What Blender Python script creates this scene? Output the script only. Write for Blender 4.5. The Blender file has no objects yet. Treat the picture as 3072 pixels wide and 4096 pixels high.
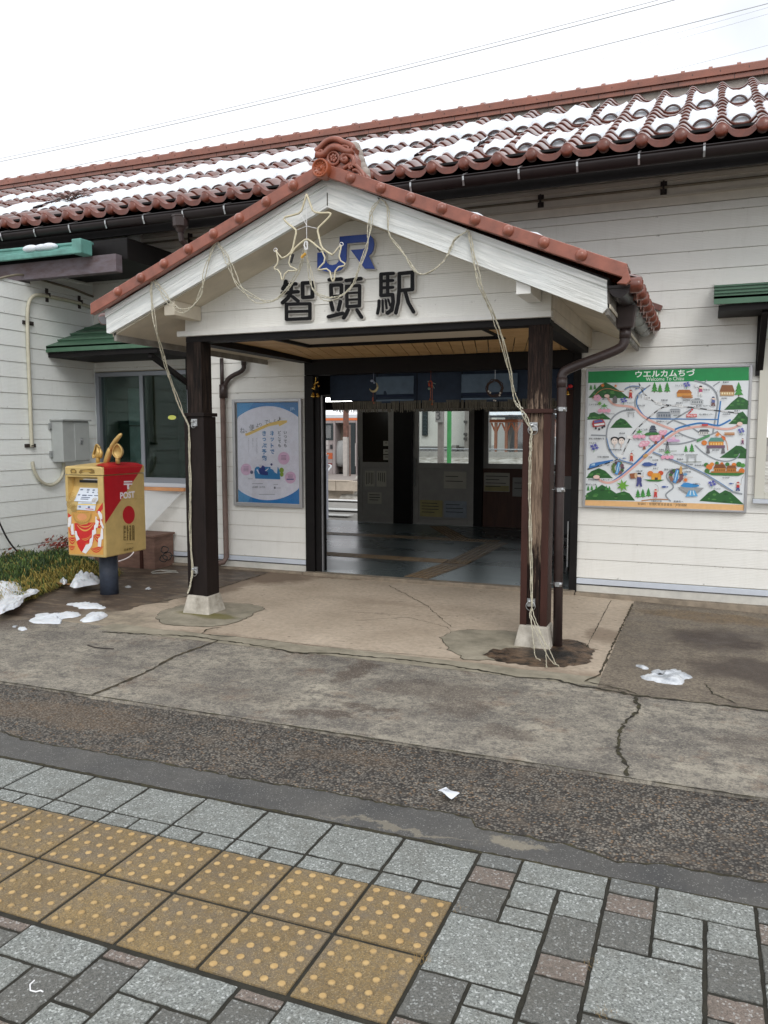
import bpy, bmesh, math, random
from math import sin, cos, pi, radians, sqrt, atan2, hypot
from mathutils import Vector, Matrix, noise
random.seed(7)
SC = bpy.context.scene
COL = SC.collection
# ------------------------------------------------------------------ camera, world, sun, exposure
H = 1.57; YAW = .381622; PIT = -.0977965; FPX = 3195.0
FW = Vector((-sin(YAW)*cos(PIT), cos(YAW)*cos(PIT), sin(PIT)))
RT = Vector((cos(YAW), sin(YAW), 0)); DN = FW.cross(RT)
cam = bpy.data.cameras.new('camera'); co = bpy.data.objects.new('camera', cam); COL.objects.link(co)
co.matrix_world = Matrix((( RT.x, -DN.x, -FW.x, 0), (RT.y, -DN.y, -FW.y, 0), (RT.z, -DN.z, -FW.z, H), (0,0,0,1)))
cam.sensor_fit = 'HORIZONTAL'; cam.sensor_width = 36; cam.lens = 36*FPX/3072
cam.clip_start = .05; cam.clip_end = 2000
SC.camera = co
def ray(px, py): return RT*((px-1536)/FPX) + DN*((py-2048)/FPX) + FW
def at(px, py, Y):                      # surveyed point on the plane y = Y
    d = ray(px, py); t = Y/d.y; return Vector((d.x*t, Y, H+d.z*t))
def atx(px, py, X):
    d = ray(px, py); t = X/d.x; return Vector((X, d.y*t, H+d.z*t))
def atz(px, py, Z=0.0):
    d = ray(px, py); t = (Z-H)/d.z; return Vector((d.x*t, d.y*t, Z))
W = bpy.data.worlds.new('World'); SC.world = W; W.use_nodes = True
nt = W.node_tree; N = nt.nodes; L = nt.links
bg = N['Background']; sky = N.new('ShaderNodeTexSky'); sky.sky_type = 'NISHITA'; sky.sun_disc = False
SUN_EL, SUN_ROT = radians(40), radians(150)
sky.sun_elevation = SUN_EL; sky.sun_rotation = SUN_ROT
tc = N.new('ShaderNodeTexCoord')
sc_ = N.new('ShaderNodeVectorMath'); sc_.operation = 'SCALE'; sc_.inputs['Scale'].default_value = .1
L.new(sky.outputs[0], sc_.inputs[0])
nz = N.new('ShaderNodeTexNoise'); nz.inputs['Scale'].default_value = 3.0; nz.inputs['Detail'].default_value = 5
L.new(tc.outputs['Generated'], nz.inputs['Vector'])
dv = ray(2960, 90).normalized()
dt = N.new('ShaderNodeVectorMath'); dt.operation = 'DOT_PRODUCT'; dt.inputs[1].default_value = dv
nrm = N.new('ShaderNodeVectorMath'); nrm.operation = 'NORMALIZE'
L.new(tc.outputs['Generated'], nrm.inputs[0]); L.new(nrm.outputs[0], dt.inputs[0])
ad = N.new('ShaderNodeMath'); ad.operation = 'MULTIPLY_ADD'; ad.inputs[1].default_value = .012
L.new(nz.outputs['Fac'], ad.inputs[0]); L.new(dt.outputs['Value'], ad.inputs[2])
mr = N.new('ShaderNodeMapRange'); mr.inputs['From Min'].default_value = 1.0035; mr.inputs['From Max'].default_value = 1.0075
L.new(ad.outputs[0], mr.inputs['Value'])
gap = N.new('ShaderNodeMapRange'); gap.inputs['To Min'].default_value = .93; gap.inputs['To Max'].default_value = .55
L.new(mr.outputs[0], gap.inputs['Value'])
mx = N.new('ShaderNodeMix'); mx.data_type = 'RGBA'
L.new(gap.outputs[0], mx.inputs['Factor']); L.new(sc_.outputs[0], mx.inputs['A'])
mx.inputs['B'].default_value = (1.16, 1.18, 1.22, 1)
L.new(mx.outputs['Result'], bg.inputs['Color']); bg.inputs['Strength'].default_value = 1.0
sl = bpy.data.lights.new('sun', 'SUN'); sl.energy = .95; sl.angle = radians(25); sl.color = (1, .97, .93)
so = bpy.data.objects.new('sun', sl); COL.objects.link(so)
az = SUN_ROT
sd = Vector((sin(az)*cos(SUN_EL), cos(az)*cos(SUN_EL), sin(SUN_EL)))
so.rotation_euler = sd.to_track_quat('Z', 'Y').to_euler()
SC.view_settings.view_transform = 'Standard'; SC.view_settings.look = 'None'
SC.view_settings.exposure = 0.2; SC.view_settings.gamma = 1
SC.cycles.max_bounces = 8; SC.cycles.transparent_max_bounces = 12

# ------------------------------------------------------------------ materials
def s2l(c):
    c = c/255.0
    return c/12.92 if c <= .04045 else ((c+.055)/1.055)**2.4
def RGB(r, g, b): return (s2l(r), s2l(g), s2l(b))
MATS = {}
def M(name, col, rough=.6, metal=0, var=0, vs=6, bump=0, bs=60, coat=0, stretch=(1,1,1), col2=None, emit=0, spec=.5, trans=0, alpha=1, sheen=0, lo=.35, hi=.65):
    if name in MATS: return MATS[name]
    m = bpy.data.materials.new(name); m.use_nodes = True; t = m.node_tree; n = t.nodes; l = t.links
    p = n['Principled BSDF']; p.inputs['Roughness'].default_value = rough; p.inputs['Metallic'].default_value = metal
    p.inputs['Base Color'].default_value = (*col, 1); p.inputs['Coat Weight'].default_value = coat
    p.inputs['Specular IOR Level'].default_value = spec; p.inputs['Transmission Weight'].default_value = trans; p.inputs['Alpha'].default_value = alpha
    if emit: p.inputs['Emission Color'].default_value = (*col, 1); p.inputs['Emission Strength'].default_value = emit
    if var or bump or col2:
        tcn = n.new('ShaderNodeTexCoord'); mp = n.new('ShaderNodeMapping'); mp.inputs['Scale'].default_value = stretch
        l.new(tcn.outputs['Object'], mp.inputs['Vector'])
    if var or col2:
        a = n.new('ShaderNodeTexNoise'); a.inputs['Scale'].default_value = vs; a.inputs['Detail'].default_value = 7; a.inputs['Roughness'].default_value = .62
        l.new(mp.outputs[0], a.inputs['Vector'])
        r = n.new('ShaderNodeMapRange'); r.inputs['From Min'].default_value = lo; r.inputs['From Max'].default_value = hi; l.new(a.outputs['Fac'], r.inputs['Value'])
        x = n.new('ShaderNodeMix'); x.data_type = 'RGBA'; l.new(r.outputs[0], x.inputs['Factor'])
        c1 = tuple(c*(1-var) for c in col); c2 = col2 or tuple(min(1, c*(1+var)) for c in col)
        x.inputs['A'].default_value = (*c1, 1); x.inputs['B'].default_value = (*c2, 1); l.new(x.outputs['Result'], p.inputs['Base Color'])
    if bump:
        b = n.new('ShaderNodeTexNoise'); b.inputs['Scale'].default_value = bs; b.inputs['Detail'].default_value = 4; l.new(mp.outputs[0], b.inputs['Vector'])
        u = n.new('ShaderNodeBump'); u.inputs['Strength'].default_value = min(1, bump*2); u.inputs['Distance'].default_value = .004
        l.new(b.outputs['Fac'], u.inputs['Height']); l.new(u.outputs[0], p.inputs['Normal'])
    MATS[name] = m; return m
class G:                                 # small node-graph writer
    def __init__(s, name, rough=.8):
        s.m = bpy.data.materials.new(name); s.m.use_nodes = True; s.t = s.m.node_tree; s.n = s.t.nodes; s.l = s.t.links
        s.p = s.n['Principled BSDF']; s.p.inputs['Roughness'].default_value = rough
        s.co = s.n.new('ShaderNodeTexCoord').outputs['Object']; MATS[name] = s.m
    def set(s, sock, v):
        if isinstance(v, bpy.types.NodeSocket): s.l.new(v, sock)
        elif isinstance(v, (tuple, list)) and len(v) == 3 and sock.type == 'RGBA': sock.default_value = (*v, 1)
        else: sock.default_value = v
    def noise(s, scale, detail=6, rough=.6, vec=None, out='Fac', dist=0):
        a = s.n.new('ShaderNodeTexNoise'); s.l.new(vec or s.co, a.inputs['Vector']); a.inputs['Scale'].default_value = scale
        a.inputs['Detail'].default_value = detail; a.inputs['Roughness'].default_value = rough; a.inputs['Distortion'].default_value = dist; return a.outputs[out]
    def vor(s, scale, out='Distance', vec=None, feature='F1', rnd=1):
        a = s.n.new('ShaderNodeTexVoronoi'); a.feature = feature; s.l.new(vec or s.co, a.inputs['Vector']); a.inputs['Scale'].default_value = scale; a.inputs['Randomness'].default_value = rnd; return a.outputs[out]
    def map(s, v, a, b, c=0, d=1, smooth=False):
        r = s.n.new('ShaderNodeMapRange'); s.set(r.inputs['Value'], v)
        if smooth: r.interpolation_type = 'SMOOTHSTEP'
        for k, q in zip(('From Min','From Max','To Min','To Max'), (a,b,c,d)): r.inputs[k].default_value = q
        return r.outputs[0]
    def mix(s, f, a, b, mode='MIX'):
        x = s.n.new('ShaderNodeMix'); x.data_type = 'RGBA'; x.blend_type = mode
        s.set(x.inputs['Factor'], f); s.set(x.inputs['A'], a); s.set(x.inputs['B'], b); return x.outputs['Result']
    def math(s, op, a, b=0):
        x = s.n.new('ShaderNodeMath'); x.operation = op; s.set(x.inputs[0], a); s.set(x.inputs[1], b); return x.outputs[0]
    def mapping(s, scale, loc=(0,0,0), rot=(0,0,0)):
        x = s.n.new('ShaderNodeMapping'); s.l.new(s.co, x.inputs['Vector']); x.inputs['Scale'].default_value = scale; x.inputs['Location'].default_value = loc; x.inputs['Rotation'].default_value = rot; return x.outputs[0]
    def wave(s, scale, dir='Z', dist=0, vec=None, prof='SIN', dscale=1):
        x = s.n.new('ShaderNodeTexWave'); x.bands_direction = dir; x.wave_profile = prof; s.l.new(vec or s.co, x.inputs['Vector']); x.inputs['Scale'].default_value = scale; x.inputs['Distortion'].default_value = dist; x.inputs['Detail Scale'].default_value = dscale; return x.outputs['Fac']
    def col(s, c): s.set(s.p.inputs['Base Color'], c)
    def rough(s, v): s.set(s.p.inputs['Roughness'], v)
    def bump(s, h, strength=.5, dist=.004, prev=None):
        u = s.n.new('ShaderNodeBump'); u.inputs['Strength'].default_value = strength; u.inputs['Distance'].default_value = dist; s.set(u.inputs['Height'], h)
        if prev: s.l.new(prev, u.inputs['Normal'])
        s.l.new(u.outputs[0], s.p.inputs['Normal']); return u.outputs[0]
    def blobs(s, lst, warp=.25, ws=2.2, soft=.5):   # wear / damp patches with a shape of their own
        w = s.noise(ws, 5, .65, out='Color'); res = None
        sub = s.n.new('ShaderNodeVectorMath'); sub.operation = 'SUBTRACT'; s.l.new(w, sub.inputs[0]); sub.inputs[1].default_value = (.5,.5,.5)
        sca = s.n.new('ShaderNodeVectorMath'); sca.operation = 'SCALE'; s.l.new(sub.outputs[0], sca.inputs[0]); sca.inputs['Scale'].default_value = warp*2
        add = s.n.new('ShaderNodeVectorMath'); s.l.new(s.co, add.inputs[0]); s.l.new(sca.outputs[0], add.inputs[1])
        for (x, y, rx, ry, k) in lst:
            mp = s.n.new('ShaderNodeMapping'); mp.vector_type = 'POINT'; s.l.new(add.outputs[0], mp.inputs['Vector'])
            mp.inputs['Location'].default_value = (-x/rx, -y/ry, 0); mp.inputs['Scale'].default_value = (1/rx, 1/ry, 0)
            ln = s.n.new('ShaderNodeVectorMath'); ln.operation = 'LENGTH'; s.l.new(mp.outputs[0], ln.inputs[0])
            v = s.map(ln.outputs['Value'], 1, 1-soft, 0, k, True)
            res = v if res is None else s.math('MAXIMUM', res, v)
        return res

def siding_mat(name, c, dirt=.12):
    g = G(name, .55)
    w = g.wave(22, 'Z', .3, g.mapping((1,1,1)))
    n = g.noise(1.3, 6, .65, g.mapping((.6,.6,1)))
    st = g.noise(5, 6, .7, g.mapping((2.2,2.2,.35)))
    base = g.mix(g.map(n, .3, .7), tuple(k*.93 for k in c), c)
    base = g.mix(g.map(st, .5, .85, 0, dirt*2), base, tuple(k*.62 for k in (c[0], c[1]*.97, c[2]*.88)))
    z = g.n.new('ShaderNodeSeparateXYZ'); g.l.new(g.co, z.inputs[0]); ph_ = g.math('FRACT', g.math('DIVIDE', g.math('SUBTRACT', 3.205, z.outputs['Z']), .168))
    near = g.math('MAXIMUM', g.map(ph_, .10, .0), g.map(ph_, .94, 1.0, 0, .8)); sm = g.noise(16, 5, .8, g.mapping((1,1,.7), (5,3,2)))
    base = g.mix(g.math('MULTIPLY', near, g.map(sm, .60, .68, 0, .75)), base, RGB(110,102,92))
    fine = g.noise(38, 4, .7, g.mapping((1,1,.5))); base = g.mix(g.map(fine, .70, .76, 0, .35), base, RGB(140,132,118))
    drip = g.noise(11, 5, .7, g.mapping((3.5,3.5,.12))); base = g.mix(g.math('MULTIPLY', g.map(drip, .55, .75, 0, .2), g.map(g.noise(1.1, 3), .4, .65)), base, RGB(150,144,132))
    g.col(base); g.bump(g.math('ADD', w, g.noise(120, 3)), .35, .0022); return g.m
SID = siding_mat('cream siding', RGB(240,239,233), .1)
SIDW = siding_mat('cool white siding', RGB(239,243,240), .1)
def wood_white():
    g = G('painted fascia board', .5)
    v = g.mapping((1.0, 1, 7), rot=(0, 0, 0))
    a = g.noise(4.5, 7, .6, g.mapping((.55,1,9)), dist=1.2)
    g.col(g.mix(g.map(a, .35, .65), RGB(206,210,208), RGB(232,234,232)))
    g.bump(a, .9, .01); return g.m
BARGE = wood_white()
WHT = M('white paint', RGB(228,227,222), .45, var=.06, vs=5, bump=.05)
TRIMB = M('pale blue-grey trim', RGB(205,212,222), .4, var=.05)
SOFF = M('weathered cream soffit', RGB(205,196,178), .7, var=.12, vs=3, bump=.1)
DARKW = M('dark stained timber', RGB(30,23,21), .7, var=.45, vs=9, stretch=(5,5,.4), bump=.3, bs=50, spec=.2, col2=RGB(72,58,50), lo=.45, hi=.8)
BLKW = M('black-brown timber', RGB(20,17,17), .6, var=.25, vs=6, bump=.1, spec=.25)
BRNW = M('reddish-brown painted timber', RGB(58,32,25), .6, spec=.3, var=.2, vs=5, stretch=(3,3,.6), bump=.15)
def worn_post():
    g = G('sun-worn post timber', .8); g.p.inputs['Specular IOR Level'].default_value = .2
    f = g.noise(9, 8, .7, g.mapping((9,9,.55)), dist=.6); gr = g.noise(40, 4, .6, g.mapping((3,3,.12))); n2 = g.noise(2.6, 5, .6, g.mapping((2.2,2.2,1)))
    z = g.n.new('ShaderNodeSeparateXYZ'); g.l.new(g.co, z.inputs[0])
    zz_ = g.math('ADD', z.outputs['Z'], g.map(g.noise(7, 6, .7, g.mapping((6,6,.6))), .3, .7, -.35, .35))
    band = g.math('MULTIPLY', g.map(zz_, .55, .85, 0, 1, True), g.map(zz_, 1.55, 1.85, 1, .0, True))
    worn = g.mix(g.map(f, .34, .55), RGB(80,62,52), RGB(162,140,120))
    dark = g.mix(g.map(f, .45, .68), RGB(30,23,21), RGB(74,56,48))
    c = g.mix(band, dark, worn); c = g.mix(g.map(n2, .40, .30, 0, .8), c, RGB(40,29,25)); c = g.mix(g.map(gr, .4, .7, 0, .55), c, RGB(34,25,22))
    g.col(c); g.bump(g.math('ADD', f, gr), .9, .006); return g.m
WORN = worn_post()
TILE = M('glazed red-brown roof tile', RGB(96,48,33), .22, var=.4, vs=4, coat=1, bump=.05, bs=30, spec=.8)
KERBT = M('glazed kerb tile', RGB(142,82,64), .38, var=.2, vs=10, coat=.3, bump=.1, bs=50)
RIDT = M('glazed ridge tile', RGB(134,78,58), .34, var=.2, vs=3, coat=.5, bump=.08, bs=40)
TILE2 = M('glazed tile dull face', RGB(108,54,38), .38, var=.25, vs=14, coat=.3, bump=.12, bs=60)
TDARK = M('dark glazed guard tile', RGB(60,34,30), .35, var=.2)
PLAS = M('grey roof plaster', RGB(158,150,142), .85, var=.2, vs=8, bump=.2)
GUT = M('dark brown gutter plastic', RGB(36,28,28), .42, spec=.35, var=.15, vs=8)
GUTG = M('grey faded gutter plastic', RGB(132,134,132), .45, var=.12, vs=7)
PIPE = M('dark brown pipe plastic', RGB(56,44,42), .42, var=.22, vs=9, bump=.05)
PIPEW = M('weathered brown pipe', RGB(112,92,84), .6, var=.2, vs=9)
STEEL = M('galvanised steel', RGB(185,187,188), .3, metal=.85, var=.15, vs=20)
ALU = M('anodised aluminium', RGB(176,176,178), .38, metal=.55, var=.05)
ALUD = M('dull grey door aluminium', RGB(150,147,142), .5, metal=.2, var=.08)
GRN = M('dark green awning metal', RGB(72,106,84), .45, var=.12, vs=7)
TEAL = M('faded teal roof metal', RGB(96,148,138), .55, var=.25, vs=5)
BEAMW = M('weathered purple-grey beam', RGB(128,120,128), .8, var=.25, vs=4, stretch=(1,1,3), col2=RGB(90,74,74), bump=.1)
CONDU = M('cream conduit plastic', RGB(196,192,172), .5, var=.1, vs=10)
CONDD = M('grubby grey conduit', RGB(128,120,104), .6, var=.15, vs=10)
BRKT = M('rusty dark bracket', RGB(52,44,42), .6, var=.3, vs=30)
TAN = None
def slat_mat():
    g = G('tan slatted ceiling', .6); g.col(g.mix(g.map(g.noise(5,5), .35,.65), RGB(186,150,104), RGB(206,172,124))); return g.m
TAN = slat_mat()
def snow_mat():
    g = G('snow', .6); g.col(g.mix(g.map(g.noise(9,5), .3,.7), (.66,.70,.75), (.80,.83,.86)))
    g.p.inputs['Subsurface Weight'].default_value = .25; g.p.inputs['Subsurface Radius'].default_value = (.03,.04,.05)
    g.bump(g.noise(45,5), .5, .01); return g.m
SNOW = snow_mat()
SLUSH = M('melting snow', (.50,.54,.59), .25, var=.25, vs=16, col2=(.76,.79,.82), bump=.3, bs=50)
def glass_mat(name, tint=(1,1,1), refl=.12):
    m = bpy.data.materials.new(name); m.use_nodes = True; t = m.node_tree; n = t.nodes; l = t.links
    n.remove(n['Principled BSDF']); tr = n.new('ShaderNodeBsdfTransparent'); tr.inputs[0].default_value = (*tint, 1)
    gl = n.new('ShaderNodeBsdfGlossy'); gl.inputs['Roughness'].default_value = .03
    fr = n.new('ShaderNodeFresnel'); fr.inputs['IOR'].default_value = 1.5
    ma = n.new('ShaderNodeMath'); ma.operation = 'MULTIPLY_ADD'; ma.inputs[1].default_value = 1.0; ma.inputs[2].default_value = refl*.3; l.new(fr.outputs[0], ma.inputs[0])
    mi = n.new('ShaderNodeMixShader'); l.new(ma.outputs[0], mi.inputs[0]); l.new(tr.outputs[0], mi.inputs[1]); l.new(gl.outputs[0], mi.inputs[2])
    l.new(mi.outputs[0], n['Material Output'].inputs['Surface']); MATS[name] = m; return m
GLASS = glass_mat('clear window glass', (.9,.93,.93)); GLASSD = glass_mat('dim window glass', (.6,.72,.68), -.02)
BLACK = M('black', (.012,.012,.013), .5)
WHITE = M('white', RGB(236,236,236), .45)

# ------------------------------------------------------------------ mesh builder
class MB:
    def __init__(s): s.v = []; s.f = []; s.mi = []; s.k = 0; s.sm = []; s.smooth = False
    def add(s, vs, fs):
        b = len(s.v); s.v += [tuple(x) for x in vs]
        for f in fs: s.f.append(tuple(b+i for i in f)); s.mi.append(s.k); s.sm.append(s.smooth)
    def mat(s, k, smooth=False): s.k = k; s.smooth = smooth; return s
    def box(s, x0, x1, y0, y1, z0, z1):
        s.add([(x0,y0,z0),(x1,y0,z0),(x1,y1,z0),(x0,y1,z0),(x0,y0,z1),(x1,y0,z1),(x1,y1,z1),(x0,y1,z1)],
              [(0,3,2,1),(4,5,6,7),(0,1,5,4),(1,2,6,5),(2,3,7,6),(3,0,4,7)]); return s
    def obox(s, c, ax, ay, az):          # oriented box: centre + half-axis vectors
        c = Vector(c); vs = [c+ax*i+ay*j+az*k for k in (-1,1) for i, j in ((-1,-1),(1,-1),(1,1),(-1,1))]
        s.add(vs, [(0,3,2,1),(4,5,6,7),(0,1,5,4),(1,2,6,5),(2,3,7,6),(3,0,4,7)]); return s
    def bar(s, a, b, w, h, up=(0,0,1)):
        a = Vector(a); b = Vector(b); d = (b-a); u = Vector(up); r = d.cross(u).normalized(); u2 = r.cross(d).normalized()
        return s.obox((a+b)/2, d/2, r*(w/2), u2*(h/2))
    def poly(s, pts): s.add(pts, [tuple(range(len(pts)))]); return s
    def prism(s, pts, d):                # polygon (ccw seen from -d... either) extruded by vector d
        n = len(pts); d = Vector(d); p = [Vector(q) for q in pts]
        s.add(p+[q+d for q in p], [tuple(range(n)), tuple(range(2*n-1, n-1, -1))]+[(i, i+n, (i+1)%n+n, (i+1)%n) for i in range(n)]); return s
    def tube(s, pts, r, n=6, caps=True, closed=False):
        P = [Vector(p) for p in pts]; m = len(P); vs = []; prev = None
        rr = r if isinstance(r, (list, tuple)) else [r]*m
        for i, p in enumerate(P):
            a = P[i-1] if (i or closed) else P[0]; b = P[(i+1)%m] if (i < m-1 or closed) else P[-1]
            t = (b-a).normalized() if (b-a).length > 1e-9 else Vector((0,0,1))
            if prev is None:
                u = t.cross(Vector((0,0,1)));
                if u.length < .1: u = t.cross(Vector((0,1,0)))
            else: u = prev - t*prev.dot(t)
            u.normalize(); prev = u; w = t.cross(u)
            for k in range(n): vs.append(p + (u*cos(2*pi*k/n)+w*sin(2*pi*k/n))*rr[i])
        fs = []
        for i in range(m if closed else m-1):
            j = (i+1) % m
            for k in range(n): fs.append((i*n+k, i*n+(k+1)%n, j*n+(k+1)%n, j*n+k))
        if caps and not closed: fs += [tuple(range(n-1,-1,-1)), tuple((m-1)*n+k for k in range(n))]
        s.add(vs, fs); return s
    def cyl(s, a, b, r, n=16, r2=None): return s.tube([a, b], [r, r if r2 is None else r2], n)
    def ball(s, c, r, n=10, m=7, sc=(1,1,1)):
        vs = []; fs = []
        for i in range(m+1):
            th = pi*i/m
            for k in range(n): ph = 2*pi*k/n; vs.append((c[0]+r*sc[0]*sin(th)*cos(ph), c[1]+r*sc[1]*sin(th)*sin(ph), c[2]+r*sc[2]*cos(th)))
        for i in range(m):
            for k in range(n): fs.append((i*n+k, (i+1)*n+k, (i+1)*n+(k+1)%n, i*n+(k+1)%n))
        s.add(vs, fs); return s
    def lathe(s, c, prof, n=16, axis='Z'):
        vs = []; fs = []; m = len(prof)
        for (r, z) in prof:
            for k in range(n):
                a = 2*pi*k/n; x, y = r*cos(a), r*sin(a)
                vs.append({'Z': (c[0]+x, c[1]+y, c[2]+z), 'Y': (c[0]+x, c[1]+z, c[2]-y), 'X': (c[0]+z, c[1]+x, c[2]+y)}[axis])
        for i in range(m-1):
            for k in range(n): fs.append((i*n+k, i*n+(k+1)%n, (i+1)*n+(k+1)%n, (i+1)*n+k))
        s.add(vs, fs); return s
    def grid(s, fn, nu, nv):             # fn(i,j)->point
        vs = [fn(i, j) for j in range(nv+1) for i in range(nu+1)]
        s.add(vs, [(j*(nu+1)+i, j*(nu+1)+i+1, (j+1)*(nu+1)+i+1, (j+1)*(nu+1)+i) for j in range(nv) for i in range(nu)]); return s
    def build(s, name, mats, parent=None, bevel=0, **kw):
        me = bpy.data.meshes.new(name); me.from_pydata(s.v, [], s.f)
        if not isinstance(mats, (list, tuple)): mats = [mats]
        for m in mats: me.materials.append(m)
        for p, k, q in zip(me.polygons, s.mi, s.sm): p.material_index = min(k, len(mats)-1); p.use_smooth = q
        me.update()
        o = bpy.data.objects.new(name, me); COL.objects.link(o)
        if parent: o.parent = parent; o.location = -(wloc(parent))
        if bevel:
            b = o.modifiers.new('bevel', 'BEVEL'); b.width = bevel; b.segments = 2; b.limit_method = 'ANGLE'; b.angle_limit = radians(40)
        tag(o, **kw); return o
def wloc(o):
    v = Vector(o.location)
    while o.parent: o = o.parent; v = v+Vector(o.location)
    return v
def tag(o, label=None, cat=None, group=None, kind=None):
    if label: o['label'] = label
    if cat: o['category'] = cat
    if group: o['group'] = group
    if kind: o['kind'] = kind
    return o
def thing(name, label, cat, loc=(0,0,0), group=None):
    o = bpy.data.objects.new(name, None); COL.objects.link(o); o.location = loc; o.empty_display_size = .1
    return tag(o, label, cat, group)
def copy_tree(o, parent=None):
    c = o.copy(); COL.objects.link(c); c.parent = parent
    for ch in list(o.children): copy_tree(ch, c)
    return c
TXT = {}
def textmesh(body, off=0.0, res=3):
    k = (body, off)
    if k not in TXT:
        c = bpy.data.curves.new('t', 'FONT'); c.body = body; c.size = 1; c.offset = off; c.resolution_u = res; c.align_x = 'LEFT'
        o = bpy.data.objects.new('t', c); COL.objects.link(o)
        dg = bpy.context.evaluated_depsgraph_get(); m = bpy.data.meshes.new_from_object(o.evaluated_get(dg))
        TXT[k] = ([tuple(v.co[:2]) for v in m.vertices], [tuple(p.vertices) for p in m.polygons])
        bpy.data.objects.remove(o); bpy.data.curves.remove(c); bpy.data.meshes.remove(m)
    return TXT[k]
def put_text(mb, body, o, ux, uz, size=None, width=None, height=None, off=0.0, center=True):
    """lay text in the plane spanned by ux (reading direction) and uz (up); o = centre or lower-left point"""
    vs, fs = textmesh(body, off)
    if not vs: return
    x0 = min(v[0] for v in vs); x1 = max(v[0] for v in vs); y0 = min(v[1] for v in vs); y1 = max(v[1] for v in vs)
    sx = sy = size or 1
    if width: sx = width/(x1-x0)
    if height: sy = height/(y1-y0)
    if width and not height: sy = sx
    if height and not width: sx = sy
    cx, cy = ((x0+x1)/2, (y0+y1)/2) if center else (x0, y0)
    o = Vector(o); ux = Vector(ux); uz = Vector(uz)
    mb.add([o+ux*((x-cx)*sx)+uz*((y-cy)*sy) for x, y in vs], fs)
class Art:                               # flat printed artwork on a real plane
    def __init__(s, plane, base, step=.0004, inward=(0,-1,0), px=lambda x, y: (x, y)):
        s.pl = plane; s.base = base; s.step = step; s.n = Vector(inward); s.lv = 0; s.px = px; s.mb = MB(); s.mats = []; s.idx = {}
        s.ux = Vector((1,0,0)) if plane == 'Y' else Vector((0,1,0))
    def P(s, x, y):
        a, b = s.px(x, y); p = at(a, b, s.base) if s.pl == 'Y' else atx(a, b, s.base)
        return p+s.n*(s.step*s.lv)
    def c(s, rgb):
        if rgb not in s.idx:
            s.idx[rgb] = len(s.mats); s.mats.append(M('print %d %d %d' % rgb, RGB(*rgb), .35, var=.05, vs=20))
        s.mb.k = s.idx[rgb]; s.lv += 1; return s
    def poly(s, rgb, pts): s.c(rgb); s.mb.poly([s.P(*p) for p in pts]); return s
    def ell(s, rgb, cx, cy, rx, ry, n=14, a0=0): return s.poly(rgb, [(cx+rx*cos(2*pi*k/n+a0), cy+ry*sin(2*pi*k/n+a0)) for k in range(n)])
    def line(s, rgb, pts, w, closed=False):
        s.c(rgb); pts = smooth2(pts) if len(pts) > 2 else pts
        n = len(pts); Lp = []; Rp = []
        for i in range(n):
            a = pts[max(0, i-1)]; b = pts[min(n-1, i+1)]; dx, dy = b[0]-a[0], b[1]-a[1]; d = hypot(dx, dy) or 1
            Lp.append((pts[i][0]-dy/d*w/2, pts[i][1]+dx/d*w/2)); Rp.append((pts[i][0]+dy/d*w/2, pts[i][1]-dx/d*w/2))
        vs = [s.P(*p) for p in Lp]+[s.P(*p) for p in Rp]
        s.mb.add(vs, [(i, i+1, n+i+1, n+i) for i in range(n-1)]); return s
    def text(s, rgb, body, x, y, w=None, h=None, off=0.0, vertical=False):
        s.c(rgb)
        if vertical:
            k = 0
            for ch in body:
                put_text(s.mb, ch, s.P(x, y+k*h*1.12), s.ux, (0,0,1), size=abs(s.P(x, y)[2]-s.P(x, y+h)[2]), off=off); k += 1
            return s
        p = s.P(x, y)
        if s.pl == 'Y': ux = (s.P(x+10, y)-s.P(x-10, y)); 
        else: ux = (s.P(x+10, y)-s.P(x-10, y))
        k = ux.length/20
        hh = abs(s.P(x, y-10).z-s.P(x, y+10).z)/20
        put_text(s.mb, body, p, s.ux, (0,0,1), width=w*k if w else None, height=h*hh if h else None, off=off); return s
    def build(s, name, parent=None, **kw): return s.mb.build(name, s.mats, parent, **kw)
def smooth2(pts, it=2, closed=False):
    for _ in range(it):
        q = [] if closed else [pts[0]]
        m = len(pts)
        for i in range(m if closed else m-1):
            a, b = pts[i], pts[(i+1) % m]
            q.append(tuple(a[k]*.75+b[k]*.25 for k in range(len(a)))); q.append(tuple(a[k]*.25+b[k]*.75 for k in range(len(a))))
        if not closed: q.append(pts[-1])
        pts = q
    return pts
def rnd(a, b): return random.uniform(a, b)

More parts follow.
